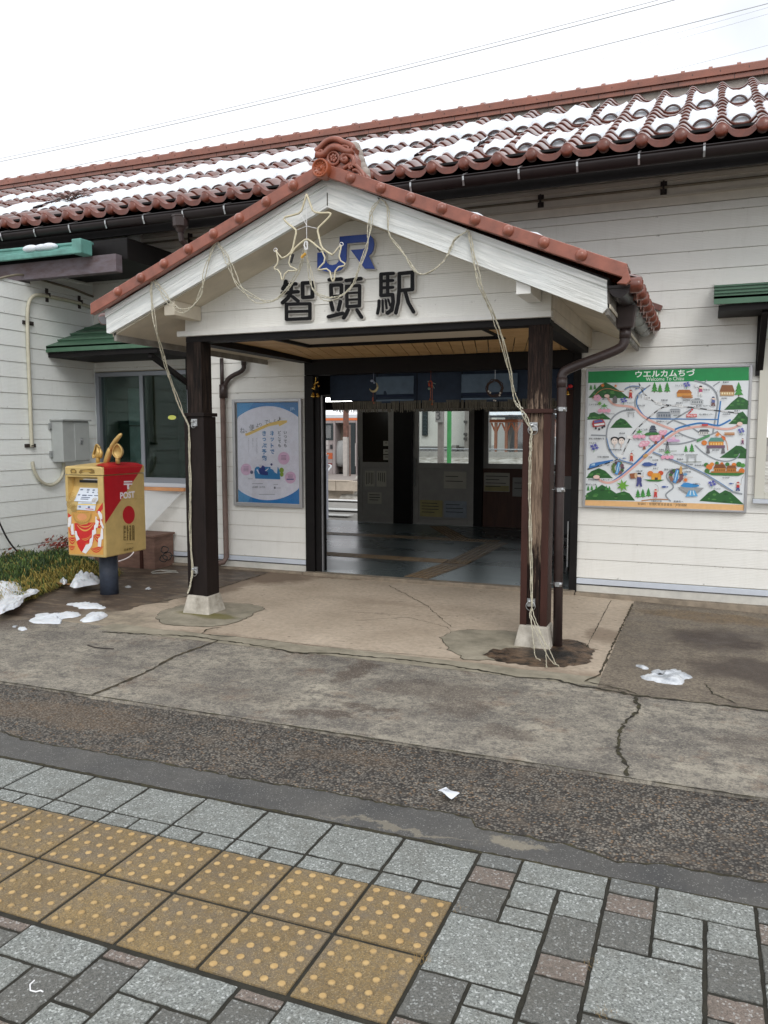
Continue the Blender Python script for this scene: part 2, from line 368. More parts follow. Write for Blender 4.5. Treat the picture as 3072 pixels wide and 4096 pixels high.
# ================================================================== GROUND
def concrete():
    g = G('weathered grey concrete', .85)
    a = g.noise(2.0, 9, .7); b = g.noise(16, 10, .8); b2 = g.noise(60, 6, .8); sp = g.vor(150, 'Color'); s1 = g.n.new('ShaderNodeSeparateColor'); g.l.new(sp, s1.inputs[0])
    base = g.mix(g.map(a, .36, .62), RGB(108,103,97), RGB(176,168,152))
    base = g.mix(g.map(b, .47, .56, 0, .8), base, RGB(84,81,79)); b7 = g.noise(7, 10, .75, g.mapping((1,1.3,1), (2,5,0))); base = g.mix(g.map(b7, .53, .62, 0, .7), base, RGB(78,74,72)); base = g.mix(g.map(b7, .44, .36, 0, .7), base, RGB(182,174,158))
    base = g.mix(g.map(b2, .45, .62, 0, .5), base, RGB(172,165,150))
    st = g.noise(2.6, 10, .78, g.mapping((1,1.4,1), (3.3,1.1,0)), dist=.5)
    base = g.mix(g.map(st, .50, .60, 0, .6), base, RGB(84,80,77))
    br = g.noise(3.1, 9, .75, g.mapping((1,1,1), (7,9,0)))
    base = g.mix(g.map(br, .55, .66, 0, .5), base, RGB(124,98,78))
    bl = g.blobs([(-2.1,4.75,.12,.34,.8), (-1.45,4.55,.5,.25,.5), (-1.75,4.1,.3,.08,.7), (-1.95,3.9,.3,.06,.7), (-1.25,4.3,.22,.22,.5), (-2.8,4.0,.8,.2,.2), (-6.2,4.9,1.6,.5,.8), (-.9,4.0,.25,.14,.5), (.35,4.3,.3,.25,.35)], .22, 5)
    base = g.mix(bl, base, RGB(84,72,64))
    base = g.mix(g.map(s1.outputs[0], .78, .95, 0, .35), base, RGB(196,188,168)); base = g.mix(g.map(s1.outputs[1], .84, .95, 0, .4), base, RGB(80,76,72))
    g.col(base); g.rough(g.map(a, .3, .7, .7, .9))
    g.bump(g.math('ADD', g.math('MULTIPLY', b, 2), b2), .9, .005); return g.m
def pebbly(name, lo, hi, scale, dark, stains=None):
    g = G(name, .7)
    v = g.vor(scale, 'Color'); d = g.vor(scale, 'Distance'); a = g.noise(2.5, 7, .65); big = g.vor(scale*.55, 'Color'); bd = g.vor(scale*.55, 'Distance')
    sepr = g.n.new('ShaderNodeSeparateColor'); g.l.new(v, sepr.inputs[0]); sb = g.n.new('ShaderNodeSeparateColor'); g.l.new(big, sb.inputs[0])
    c = g.mix(g.map(sepr.outputs[0], 0, 1), lo, hi)
    c = g.mix(g.map(sepr.outputs[1], .86, .93, 0, .7), c, RGB(150,118,84))
    c = g.mix(g.map(sb.outputs[0], .9, .93, 0, .6), c, RGB(158,150,138))
    c = g.mix(g.map(d, .32, .62, 0, .9), c, dark)
    c = g.mix(g.map(a, .38, .62, .0, .7), c, g.mix(.5, c, dark)); w_ = g.noise(5, 8, .75, g.mapping((1,1.8,1), (3,1,0))); c = g.mix(g.map(w_, .5, .64, 0, .45), c, RGB(118,106,92)); c = g.mix(g.map(w_, .42, .34, 0, .4), c, RGB(150,144,134))
    if stains: c = g.mix(g.blobs(stains, .2, 3), c, RGB(118,98,76))
    g.col(c); g.bump(g.math('SUBTRACT', 1, g.math('ADD', d, g.math('MULTIPLY', bd, .5))), 1, .007); g.rough(g.map(a, .3, .7, .45, .8)); return g.m
def smooth_asph():
    g = G('dark smooth asphalt', .7)
    a = g.noise(3, 7, .6); b = g.vor(260, 'Color'); s = g.n.new('ShaderNodeSeparateColor'); g.l.new(b, s.inputs[0])
    c = g.mix(g.map(a, .3, .7), RGB(68,68,68), RGB(98,96,92)); c = g.mix(g.map(s.outputs[0], .93, .99, 0, .6), c, RGB(166,166,160)); c = g.mix(g.map(g.noise(12,8,.75), .5, .62, 0, .45), c, RGB(58,58,57))
    bl = g.blobs([(-.62,2.925,.14,.04,.6), (-1.1,2.87,.4,.018,.45)], .12, 9); c = g.mix(bl, c, RGB(150,142,124))
    g.col(c); g.bump(g.noise(160, 4), .6, .003); return g.m
def porch_mat():
    g = G('tan porch concrete', .75)
    a = g.noise(1.6, 7, .6); b = g.noise(22, 7, .7)
    c = g.mix(g.map(a, .3, .7), RGB(176,160,140), RGB(204,188,168)); c = g.mix(g.map(b, .4, .66, 0, .5), c, RGB(144,132,118))
    sp = g.noise(11, 3, .5, g.mapping((1,1.6,1), (4,2,0))); c = g.mix(g.map(sp, .67, .72, 0, .75), c, RGB(106,96,88))
    fr_ = g.blobs([(-4.8,5.3,.9,.5,.95), (-3.6,5.05,.9,.14,.6), (-1.6,5.05,.9,.10,.5)], .3, 3); c = g.mix(fr_, c, g.mix(g.map(g.noise(7,7,.7), .4, .6), RGB(128,118,104), RGB(164,152,132)))
    bl = g.blobs([(-4.35,7.6,.55,.6,.85), (-3.9,7.85,.8,.16,.8), (-3.0,5.1,1.6,.2,.45), (-1.0,5.1,.8,.25,.5), (-4.5,6.8,.2,.9,.6), (-.7,6.35,.22,.3,.5), (-2.6,6.8,1.2,.14,.12)], .22, 3)
    c = g.mix(bl, c, RGB(104,84,66)); g.col(c); g.bump(b, .35, .003); return g.m
def wet_brown():
    g = G('damp brown concrete', .55)
    a = g.noise(2.0, 8, .7, dist=.6); b = g.noise(30, 7, .75); s = g.noise(4, 6, .7, g.mapping((1,2.6,1), rot=(0,0,-.7)))
    c = g.mix(g.map(a, .35, .65), RGB(64,52,44), RGB(104,90,76)); c = g.mix(g.map(s, .5, .62, 0, .7), c, RGB(140,122,102)); c = g.mix(g.map(b, .4, .7, 0, .4), c, RGB(50,42,38))
    edge = g.blobs([(-4.8,5.2,.5,.5,.9), (-5.9,4.85,1.4,.3,.85), (-4.6,6.2,.16,.8,.6)], .3, 4); c = g.mix(edge, c, g.mix(b, RGB(112,102,90), RGB(146,134,116)))
    g.col(c); g.rough(g.map(a, .35, .65, .38, .75)); g.bump(b, .5, .004); return g.m
def right_patch():
    g = G('worn dark aggregate concrete', .6)
    a = g.noise(1.8, 8, .68, dist=.4); b = g.noise(45, 8, .8)
    c = g.mix(g.map(a, .35, .65), RGB(122,112,98), RGB(150,139,122))
    bl = g.blobs([(.15,6.6,.45,.42,1), (.35,5.75,.55,.45,.9), (.8,6.9,.5,.35,.8), (.6,5.2,.6,.16,.5)], .34, 3.2, .6)
    c = g.mix(bl, c, RGB(78,67,60))
    edge = g.blobs([(.1,7.4,.8,.25,.9)], .2, 3); c = g.mix(edge, c, RGB(132,112,84))
    c = g.mix(g.map(b, .46, .56, 0, .6), c, RGB(66,58,52)); pb = g.noise(110, 4, .8); c = g.mix(g.map(pb, .58, .66, 0, .5), c, RGB(150,126,104)); c = g.mix(g.map(g.noise(9, 9, .75), .5, .6, 0, .5), c, RGB(88,78,70)); g.col(c); g.rough(g.map(a, .35, .65, .5, .85)); g.bump(b, 1, .008); return g.m
def damp_pit():
    g = G('damp pitted concrete', .45)
    a = g.noise(9, 8, .75); c = g.mix(g.map(a, .4, .6), RGB(30,26,23), RGB(112,90,70))
    bl = g.blobs([(-.98,5.62,.2,.16,1)], .1, 6); c = g.mix(bl, c, RGB(22,19,18)); g.col(c); g.bump(a, 1, .012); return g.m
def grey_patch():
    g = G('grey green mortar patch', .85)
    a = g.noise(5, 7, .65); b = g.vor(110, 'Distance')
    c = g.mix(g.map(a, .35, .65), RGB(128,122,106), RGB(164,156,138)); bl = g.blobs([(-4.0,5.76,.35,.1,.9), (-3.85,5.72,.25,.12,.8)], .08, 6); c = g.mix(bl, c, RGB(104,98,46)); g.col(c); g.bump(b, .5, .004); return g.m
CONC = concrete(); COARSE = pebbly('coarse exposed asphalt', RGB(76,74,71), RGB(146,139,128), 84, RGB(42,39,36), [(-3.3,3.4,.8,.2,.3), (-1.6,3.45,.4,.1,.18)])
SMA = smooth_asph(); PORCH = porch_mat(); WETB = wet_brown(); RP = right_patch(); PIT_M = damp_pit(); GP = grey_patch()
FARG = M('rear yard ground', RGB(126,120,108), .9, var=.25, vs=.6, bump=.1)
def drop(x, y):                          # the ground falls a little towards the right of the wall
    return -.05*max(0, min(1, (x+1.3)/2.2))*max(0, min(1, (y-5.0)/2.4))
def sheet(name, pts, z, m, th=0, **kw):
    mb = MB(); mb.poly([(x, y, z+drop(x, y)) for x, y in pts])
    kw.setdefault('kind', 'structure'); return mb.build(name, m, **kw)
def gsheet(name, x0, x1, y0, y1, z, m, nx, ny, **kw):
    mb = MB(); mb.grid(lambda i, j: (x0+(x1-x0)*i/nx, y0+(y1-y0)*j/ny, z+drop(x0+(x1-x0)*i/nx, y0+(y1-y0)*j/ny)), nx, ny)
    kw.setdefault('kind', 'structure'); return mb.build(name, m, **kw)
mb = MB(); mb.poly([(-400,-200,-1.0),(400,-200,-1.0),(400,600,-1.0),(-400,600,-1.0)]); mb.build('ground', M('far earth', RGB(96,92,84), .9, var=.2, vs=.2), kind='structure')
sheet('forecourt', [(-60,-60),(60,-60),(60,17.0),(-60,17.0)], -.06, M('grey forecourt', RGB(120,116,108), .9, var=.2, vs=1))
def jit(pts, amp=.006, step=.06, sd=1):
    r = random.Random(sd); out = []
    for a, b in zip(pts[:-1], pts[1:]):
        n = max(1, int(hypot(b[0]-a[0], b[1]-a[1])/step))
        for k in range(n): f = k/n; out.append((a[0]+(b[0]-a[0])*f+r.uniform(-amp, amp), a[1]+(b[1]-a[1])*f+r.uniform(-amp, amp)))
    out.append(pts[-1]); return out
# carriageway strips
sheet('asphalt_strip', [(-9,2.82)]+[(9,2.82)]+[(9,3.75),(-9,3.75)], -.012, COARSE)
edge = [(-9,3.05),(-3.42,3.05),(-3.22,3.01),(-3.06,3.01),(-2.86,3.02),(-2.36,3.03),(-1.85,3.03),(-1.45,3.05),(-1.22,3.04),(-.92,3.06),(-.83,3.05),(-.80,2.98),(-.61,2.98),(-.43,2.98),(-.3,2.95),(-.25,2.92),(-.09,2.97),(.26,2.98),(9,3.0)]
ej = jit(edge, .008, .03, 3)
mb = MB(); mb.poly([(x, y, -.002) for x, y in ej][::-1]+[(-9,2.80,-.002),(9,2.80,-.002)])
mb.add([(x, y, -.002) for x, y in ej]+[(x, y, -.02) for x, y in ej], [(i, i+1, len(ej)+i+1, len(ej)+i) for i in range(len(ej)-1)])
mb.build('smooth_asphalt_edge', SMA, kind='structure')
# concrete apron: slabs with a real edge
mb = MB(); e2 = jit([(-9,3.685),(-3.4,3.685),(-3.36,3.672),(-1.2,3.69),(-.28,3.675),(.4,3.69),(9,3.68)], .006, .04, 5)
mb.grid(lambda i, j: (e2[i][0], e2[i][1]+(5.1-e2[i][1])*j/6, .004+drop(e2[i][0], e2[i][1]+(5.1-e2[i][1])*j/6)), len(e2)-1, 6)
mb.add([(x, y, .004) for x, y in e2]+[(x, y-.004, -.03) for x, y in e2], [(i, len(e2)+i, len(e2)+i+1, i+1) for i in range(len(e2)-1)])
mb.build('concrete_apron', CONC, kind='structure')
gsheet('porch_floor', -5.3, -.575, 5.10, 7.9, .004, PORCH, 20, 14)
sheet('forecourt_left', jit([(-4.56,9),(-4.555,7.4),(-4.56,6.7),(-4.64,6.3),(-4.60,6.05),(-4.76,5.85),(-4.72,5.62),(-4.92,5.45),(-4.9,5.28),(-5.12,5.12),(-5.3,5.02),(-5.5,4.90),(-6.0,4.86),(-6.6,4.7),(-7.4,4.7),(-9,4.5)], .02, .05, 77)[:-1]+[(-9,4.5),(-9,9)], .0052, WETB)
gsheet('forecourt_right', -.575, 9, 4.9, 9, .0046, RP, 20, 14)
mb = MB(); mb.grid(lambda i, j: (-4.5+3.93*i/30, 4.99+(.20+.05*noise.noise(Vector((i*.4,3,0))))*j/2, .0058+drop(-4.5+3.93*i/30, 5.1)), 30, 2)
mb.build('mortar_strip', GP, kind='structure')
PL = [(-4.41,6.03),(-4.17,6.23),(-3.87,6.27),(-3.68,6.22),(-3.60,6.12),(-3.62,5.98),(-3.57,5.75),(-3.6,5.48),(-3.66,5.40),(-3.75,5.38),(-4.01,5.32),(-4.11,5.34),(-4.3,5.49),(-4.42,5.71)]
sheet('mortar_patch', jit(PL+[PL[0]], .014, .04, 20)[:-1], .0064, GP)
PR = [(-1.82,5.97),(-1.71,6.09),(-1.45,6.16),(-1.2,6.16),(-1.0,6.1),(-.9,5.4),(-1.34,5.30),(-1.5,5.25),(-1.68,5.45),(-1.84,5.75)]
sheet('mortar_patch', jit(PR+[PR[0]], .014, .04, 21)[:-1], .0064, GP)
DP = [(-1.42,5.40),(-1.40,5.55),(-1.3,5.66),(-1.05,5.75),(-.98,6.08),(-.88,6.1),(-.74,5.96),(-.68,5.75),(-.70,5.47),(-.85,5.32),(-1.05,5.26),(-1.3,5.29)]
sheet('damp_hollow', jit(DP+[DP[0]], .022, .035, 10)[:-1], .0072, PIT_M)
# cracks and joints, thin ribbons of dirt and moss
CRK = M('dirt in cracks', RGB(38,33,29), .95, var=.3, vs=20, col2=RGB(70,66,44))
MOSS = M('mossy joint', RGB(48,44,32), .95, var=.3, vs=20, col2=RGB(86,76,56))
mb = MB()
def ribbon(pts, w, amp=.008, step=.04, sd=1, z=.0082, k=0):
    q = jit(pts, amp, step, sd); r = random.Random(sd+50); n = len(q); Lp = []; Rp = []
    for i in range(n):
        a = q[max(0,i-1)]; b = q[min(n-1,i+1)]; dx, dy = b[0]-a[0], b[1]-a[1]; d = hypot(dx, dy) or 1; ww = w*r.uniform(.2, 1.15)/2
        if i in (0, n-1): ww *= .2
        Lp.append((q[i][0]-dy/d*ww, q[i][1]+dx/d*ww, z+drop(*q[i]))); Rp.append((q[i][0]+dy/d*ww, q[i][1]-dx/d*ww, z+drop(*q[i])))
    mb.mat(k).add(Lp+Rp, [(i, i+1, n+i+1, n+i) for i in range(n-1)])
ribbon([(-3.38,5.06),(-3.42,4.58),(-3.37,4.21),(-3.36,3.88),(-3.37,3.68)], .026, .006, .04, 1, k=1)
ribbon([(-4.4,4.93),(-4.1,4.98),(-3.67,5.07),(-3.44,5.06),(-3.12,5.04),(-2.85,5.0),(-2.69,4.96),(-2.39,5.05),(-2.03,5.07),(-1.78,5.09),(-1.48,5.06),(-1.23,5.02),(-1.04,4.98),(-.87,5.03),(-.67,4.95),(-.5,4.93),(-.37,4.89),(-.12,4.89),(.07,4.9),(.38,4.88),(2,4.9)], .026, .012, .03, 2)
ribbon([(-.33,4.86),(-.3,4.63),(-.36,4.37),(-.37,4.15),(-.35,4.0),(-.31,3.86),(-.29,3.79),(-.28,3.69)], .024, .012, .025, 3)
ribbon([(-.578,7.7),(-.585,6.4),(-.59,5.24),(-.66,5.05)], .02, .005, .03, 4, k=1)
ribbon([(-4.53,7.73),(-4.54,6.7),(-4.6,6.29),(-4.7,6.0)], .016, .005, .04, 5)
ribbon([(-3.6,5.42),(-3.66,5.3),(-3.62,5.18),(-3.5,5.16),(-3.3,5.2)], .014, .01, .03, 6)
ribbon([(-3.3,5.2),(-2.6,5.19),(-1.9,5.22),(-1.5,5.24)], .006, .006, .04, 7)
ribbon([(-2.74,5.98),(-2.3,6.3),(-1.9,6.1),(-1.82,5.97)], .006, .008, .05, 8)
ribbon([(-3.0,7.6),(-2.3,6.8),(-1.86,6.1)], .007, .01, .05, 9)
ribbon([(-2.9,6.3),(-2.2,6.4),(-1.2,6.9),(-.8,7.1)], .005, .008, .05, 10)
ribbon([(-.78,7.75),(-.77,6.7),(-.76,5.9)], .008, .003, .05, 11)
ribbon([(-.62,5.85),(-.75,5.9),(-.86,6.08)], .008, .008, .03, 12)
ribbon([(-.66,5.05),(-.5,5.02),(-.38,4.9)], .014, .008, .03, 13); ribbon([(-.6,4.93),(-.45,5.0),(-.3,4.9)], .01, .01, .03, 16)
ribbon([(.05,5.3),(.1,5.1),(.25,4.93)], .01, .01, .03, 14)
for i, p in enumerate((PL, PR)): ribbon(p+[p[0]], .006, .014, .04, 20+i)
ribbon([(-9,3.69),(-3.37,3.682),(-.28,3.68),(9,3.69)], .014, .003, .05, 30, z=.0046)
ribbon([(-9,2.80),(9,2.80)], .02, .005, .03, 31, z=.0002, k=0)
ribbon(edge[1:-1], .016, .008, .03, 32, z=-.0012)
mb.build('pavement_cracks', [CRK, MOSS], kind='structure')
# threshold kerb in front of the opening and under the walls
KERB = M('grey-brown kerb concrete', RGB(138,126,110), .85, var=.25, vs=9, bump=.3, bs=60)
mb = MB()
for (x0, x1, y0, z1) in ((-6.98,-4.12,7.83,.028),(-4.10,-1.14,7.80,.04)): mb.box(x0, x1, y0, 7.905, -.05, z1)
mb.add([(-1.13,7.80,-.1),(4,7.80,-.1),(4,7.9,-.1),(-1.13,7.9,-.1),(-1.13,7.82,.03),(4,7.82,-.005),(4,7.9,-.005),(-1.13,7.9,.03)], [(0,3,2,1),(4,5,6,7),(0,1,5,4),(1,2,6,5),(2,3,7,6),(3,0,4,7)])
mb.build('wall_kerb', KERB, bevel=.006, kind='structure')

# ---- block paving
def granite(name, lo, hi, k=1.0):
    g = G(name, .8); v = g.vor(290, 'Color'); s = g.n.new('ShaderNodeSeparateColor'); g.l.new(v, s.inputs[0])
    v2 = g.vor(170, 'Color'); s2 = g.n.new('ShaderNodeSeparateColor'); g.l.new(v2, s2.inputs[0])
    a = g.noise(2.3, 5, .6); c = g.mix(s.outputs[0], lo, hi); c = g.mix(g.map(s2.outputs[1], .88, .94, 0, .8*k), c, RGB(222,226,224)); c = g.mix(g.map(s2.outputs[2], .80, .88, 0, .65*k), c, RGB(58,60,60))
    c = g.mix(g.map(a, .35, .65, 0, .45), c, g.mix(.45, c, RGB(92,88,78)))
    ns = g.noise(9,7,.75); c = g.mix(g.map(ns, .5, .72, 0, .55), c, RGB(94,91,82))
    g.col(c); g.bump(g.math('ADD', g.math('MULTIPLY', s.outputs[0], 1.5), g.noise(90, 4)), .9, .0025); return g.m
PVL = granite('light granite paver', RGB(112,116,113), RGB(162,166,161), .7); PVD = granite('dark grey paver', RGB(84,85,82), RGB(120,120,115), .4)
PVG = granite('mid grey paver', RGB(94,97,95), RGB(130,132,129), .45); PVP = granite('pinkish brown paver', RGB(104,94,87), RGB(142,129,119), .45)
GROUT = M('dark mossy grout', RGB(44,42,34), .95, var=.35, vs=14, bump=.5, bs=120)
mb = MB(); mb.poly([(-9,-3,-.0012),(9,-3,-.0012),(9,2.81,-.0012),(-9,2.81,-.0012)]); mb.build('pavement', GROUT, kind='structure')
pav = MB(); X0, Y0 = -.729, 2.445; rp = random.Random(4)
def paver(x0, x1, y0, y1, k):
    z = .004+rp.uniform(-.0015, .0015); b = .0028; g_ = .0008
    x0 += g_; x1 -= g_; y0 += g_; y1 -= g_; tx = rp.uniform(-.001, .001); ty = rp.uniform(-.001, .001)
    nx = max(2, int((x1-x0)/.022)); ny = max(2, int((y1-y0)/.022)); o = []
    for i in range(nx): o.append((x0+(x1-x0)*i/nx, y0, 0, -1))
    for i in range(ny): o.append((x1, y0+(y1-y0)*i/ny, 1, 0))
    for i in range(nx): o.append((x1-(x1-x0)*i/nx, y1, 0, 1))
    for i in range(ny): o.append((x0, y1-(y1-y0)*i/ny, -1, 0))
    n = len(o); cx, cy = (x0+x1)/2, (y0+y1)/2; jj = [rp.uniform(-.0016, .0012)-(.003 if rp.random() < .04 else 0) for _ in o]
    P0 = [(x+dx*j_, y+dy*j_) for (x, y, dx, dy), j_ in zip(o, jj)]
    P1 = [(px-(b if px > cx else -b)*min(1, abs(px-cx)/(x1-x0)*2), py-(b if py > cy else -b)*min(1, abs(py-cy)/(y1-y0)*2)) for px, py in P0]
    vs = [(x, y, -.012) for x, y in P0]+[(x, y, z-b*.9) for x, y in P0]+[(x, y, z+tx*(x-cx)/.1+ty*(y-cy)/.1) for x, y in P1]
    pav.mat(k).add(vs, [(r_*n+i, r_*n+(i+1)%n, (r_+1)*n+(i+1)%n, (r_+1)*n+i) for r_ in (0,1) for i in range(n)]+[tuple(2*n+i for i in range(n))])
def U(x0, x1, y0, y1, k): paver(X0+.1*x0, X0+.1*x1, Y0+.1*y1, Y0+.1*y0, k)
for n in range(0, 16):
    xo = -3.03*n
    U(xo-2.97, xo-.06, 3.38, .98, 0); U(xo-1.44, xo-.04, .86, .06, 0); U(xo-2.95, xo-1.56, .86, .06, 0)
for k in range(-1, 9):
    q = 4.69*k
    cells = [(.05,1.55,3.5,2.65,2),(.05,1.55,2.55,1.52,3),(.05,1.55,1.42,-.42,1),(1.64,4.64,3.5,2.15,0),(1.64,3.08,2.05,.58,0),(1.64,3.08,.47,-.4,0),(3.2,4.64,2.05,.68,0),(3.2,4.64,.57,-1.42,1),(3.2,4.64,-1.52,-2.47,3),(3.2,4.64,-2.57,-4.45,1),
             (.05,3.08,-.52,-3.5,0),(.05,1.52,-3.6,-5.5,1),(1.62,3.06,-3.6,-4.46,0),(1.62,3.06,-4.56,-6.0,0),(3.16,6.2,-4.55,-7.5,0),(.05,1.52,-5.6,-6.5,3),(.05,1.52,-6.6,-8.5,1),(1.62,3.06,-6.1,-7.5,0),(1.62,4.6,-7.6,-10.5,0)]
    for (a, b, y1, y0, m) in cells:
        if q+a >= 0: U(q+a, q+b, y1, y0, m)
for k in range(-6, 2):
    q = -9.02+4.62*k
    for (a, b, y1, y0, m) in [(0,1.4,-6.22,-6.6,3),(0,1.4,-6.7,-8.55,1),(1.46,4.5,-6.2,-7.6,0),(1.5,2.95,-7.7,-9.15,0),(3.05,4.5,-7.7,-9.6,1),(-.1,2.95-.0,-9.25 if False else -8.68,-9.2,0) if False else (0,1.4,-8.66,-9.55,0),(0,3.0,-9.65,-12.6,0),(3.05,4.5,-9.7,-10.7,3),(3.05,4.5,-10.8,-12.6,1),(1.5,2.95,-9.2,-9.6,2)]:
        if q+a < -.1: U(q+a, min(q+b, -.04), y1, y0, m)
pav.build('paving_blocks', [PVL, PVD, PVG, PVP], kind='structure')
def tactile_mat():
    g = G('yellow tactile tile', .75); a = g.noise(3.5, 7, .65); b = g.noise(160, 4); zc = g.n.new('ShaderNodeSeparateXYZ'); g.l.new(g.co, zc.inputs[0])
    c = g.mix(g.map(a, .32, .68), RGB(118,98,66), RGB(150,126,82)); c = g.mix(g.map(b, .40, .62, 0, .6), c, RGB(96,86,68)); c = g.mix(g.map(g.noise(5,8,.75),.45,.62,0,.75), c, RGB(112,102,88)); pass
    gs = g.vor(300, 'Color'); s3 = g.n.new('ShaderNodeSeparateColor'); g.l.new(gs, s3.inputs[0]); c = g.mix(g.map(s3.outputs[0], .7, .9, 0, .5), c, RGB(78,70,56)); c = g.mix(g.map(s3.outputs[1], .8, .95, 0, .4), c, RGB(176,158,124))
    worn = g.mix(g.map(g.noise(30, 4), .3, .7), RGB(170,138,88), RGB(196,166,114))
    c = g.mix(g.map(zc.outputs['Z'], .0060, .0086), c, worn); g.col(c); g.bump(b, .7, .002); return g.m
tac = MB(); rt = random.Random(2)
for n in range(0, 16):
    for r in (0, 1):
        x1 = X0-.006-.303*n; x0 = x1-.291; y1 = 2.442-.304*r; y0 = y1-.292; z = .0035+rt.uniform(-.001, .001); b = .0015
        tac.mat(0).add([(x0,y0,-.01),(x1,y0,-.01),(x1,y1,-.01),(x0,y1,-.01),(x0+b,y0+b,z),(x1-b,y0+b,z),(x1-b,y1-b,z),(x0+b,y1-b,z)], [(0,1,5,4),(1,2,6,5),(2,3,7,6),(3,0,4,7),(4,5,6,7)])
        for i in range(5):
            for j in range(5):
                cx = (x0+x1)/2+(i-2)*.0575; cy = (y0+y1)/2+(j-2)*.0575; wear = rt.choice([1,1,1,1,.85,.7]); h = .0055*wear
                prof = [(.0145,0),(.0125,h*.62),(.009,h*.95),(.004,h*1.05)]
                nn = 12; vs = [(cx+pr*cos(2*pi*k/nn), cy+pr*sin(2*pi*k/nn), z+pz) for pr, pz in prof for k in range(nn)]
                tac.mat(0, True).add(vs, [(a*nn+k, a*nn+(k+1)%nn, (a+1)*nn+(k+1)%nn, (a+1)*nn+k) for a in range(3) for k in range(nn)]+[tuple(3*nn+k for k in range(nn))])
                tac.smooth = False
tac.build('tactile_paving', tactile_mat(), kind='structure')
# dry grass tufts in paving joints
tuf = MB(); r = random.Random(5)
for (cx, cy, n) in ((-.735,2.13,60),(-.265,2.29,22),(-.2,2.10,40),(-.70,2.42,14)):
    for _ in range(n):
        a = r.uniform(0, 2*pi); l = r.uniform(.01, .03); x = cx+r.gauss(0, .014); y = cy+r.gauss(0, .012)
        tuf.add([(x-.0006,y,.002),(x+.0006,y,.002),(x+l*cos(a)*.8,y+l*sin(a)*.8,.004+l*.4)], [(0,1,2)])
tuf.build('dry_grass', M('dry straw grass', RGB(150,122,72), .9), kind='stuff')
# the scrap of white dried gum / thread on a paver
mb = MB(); mb.tube([(*atz(x*.5425, 3550+y*.5425)[:2], .0065) for x, y in ((255,700),(222,730),(225,775),(265,785),(300,775),(318,785))], .0022, 5)
tag(mb.build('thread_scrap', WHITE), 'white squiggle of thread stuck on a dark grey paver', 'litter')

# ================================================================== STATION BUILDING
YW = 7.9
B = thing('station_building', 'low cream clapboard railway station with snowy red-brown tiled roof', 'station', (-2.6, 9, 0))
def boards(mb, x0, x1, z0, z1, y=YW, ph=3.205, pit=.168, face='Y', d=.007):
    k0 = int((ph-z1)/pit)-1; zs = [z0]
    for k in range(60, -20, -1):
        z = ph-pit*k
        if z0+.02 < z < z1-.02: zs.append(z)
    zs.append(z1)
    for a, b in zip(zs[:-1], zs[1:]):
        if face == 'Y': mb.add([(x0,y-d,a+.004),(x1,y-d,a+.004),(x1,y,b),(x0,y,b),(x0,y+.01,a+.004),(x1,y+.01,a+.004),(x0,y+.01,a-.003),(x1,y+.01,a-.003)], [(0,1,2,3),(4,5,1,0)])
        else: mb.add([(y+d,x0,a+.004),(y+d,x1,a+.004),(y,x1,b),(y,x0,b),(y-.01,x0,a+.004),(y-.01,x1,a+.004)], [(0,1,2,3),(4,5,1,0)])
def wall_part(rects, **kw):
    mb = MB(); mb.mat(0)
    for (x0, x1, z0, z1) in rects: boards(mb, x0, x1, z0, z1)
    mb.mat(1)
    for (x0, x1, z0, z1) in rects: mb.box(x0, x1, YW+.011, YW+.14, z0-.006, z1)
    return mb.build('wall', [SID, SOFF], B, **kw)
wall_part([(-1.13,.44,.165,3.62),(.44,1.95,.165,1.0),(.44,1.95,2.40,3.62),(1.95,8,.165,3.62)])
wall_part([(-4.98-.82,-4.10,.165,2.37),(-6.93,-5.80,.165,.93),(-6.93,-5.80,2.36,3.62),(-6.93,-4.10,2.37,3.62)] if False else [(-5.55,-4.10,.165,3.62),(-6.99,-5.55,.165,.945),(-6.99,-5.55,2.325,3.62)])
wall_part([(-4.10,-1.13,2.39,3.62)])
mb = MB()                                # plain frieze band under the eaves and its mouldings
mb.box(-7,8,YW-.004,YW+.1,3.625,4.05); mb.mat(1).box(-7,5,YW-.03,YW-.006,3.84,3.875); mb.box(-7,8,YW-.022,YW-.005,3.70,3.72)
mb.build('frieze', [M('off-white frieze paint', RGB(222,217,206), .6, var=.08), M('dull cream moulding', RGB(206,200,188), .6)], B)  # frieze in pale off-white paint, mouldings in a duller cream
for (x0, x1) in ((-6.98,-4.105),(-1.128,8)):
    mb = MB(); mb.box(x0, x1, YW-.022, YW+.02, .108, .160); mb.build('base_trim', TRIMB, B, bevel=.003)
    mb = MB(); mb.box(x0, x1, YW-.006, YW+.02, .02, .094); mb.build('foundation_board', M('dirty white skirting', RGB(206,204,196), .6, var=.12, vs=5), B)
# wing wall, running towards the viewer on the left
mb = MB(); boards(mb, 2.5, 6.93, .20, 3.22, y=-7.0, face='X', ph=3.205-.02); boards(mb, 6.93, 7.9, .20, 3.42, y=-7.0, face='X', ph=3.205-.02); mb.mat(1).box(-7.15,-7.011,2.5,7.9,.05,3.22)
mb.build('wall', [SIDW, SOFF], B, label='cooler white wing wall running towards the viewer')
mb = MB(); mb.box(-7.0,-6.975,2.5,7.87,.15,.20); mb.build('base_trim', TRIMB, B)
mb = MB(); mb.box(-7.1,-6.988,YW-.012,YW+.16,.1,3.62); mb.build('corner_trim', SIDW, B)  # filler post added so no sky light leaks through the wall corner
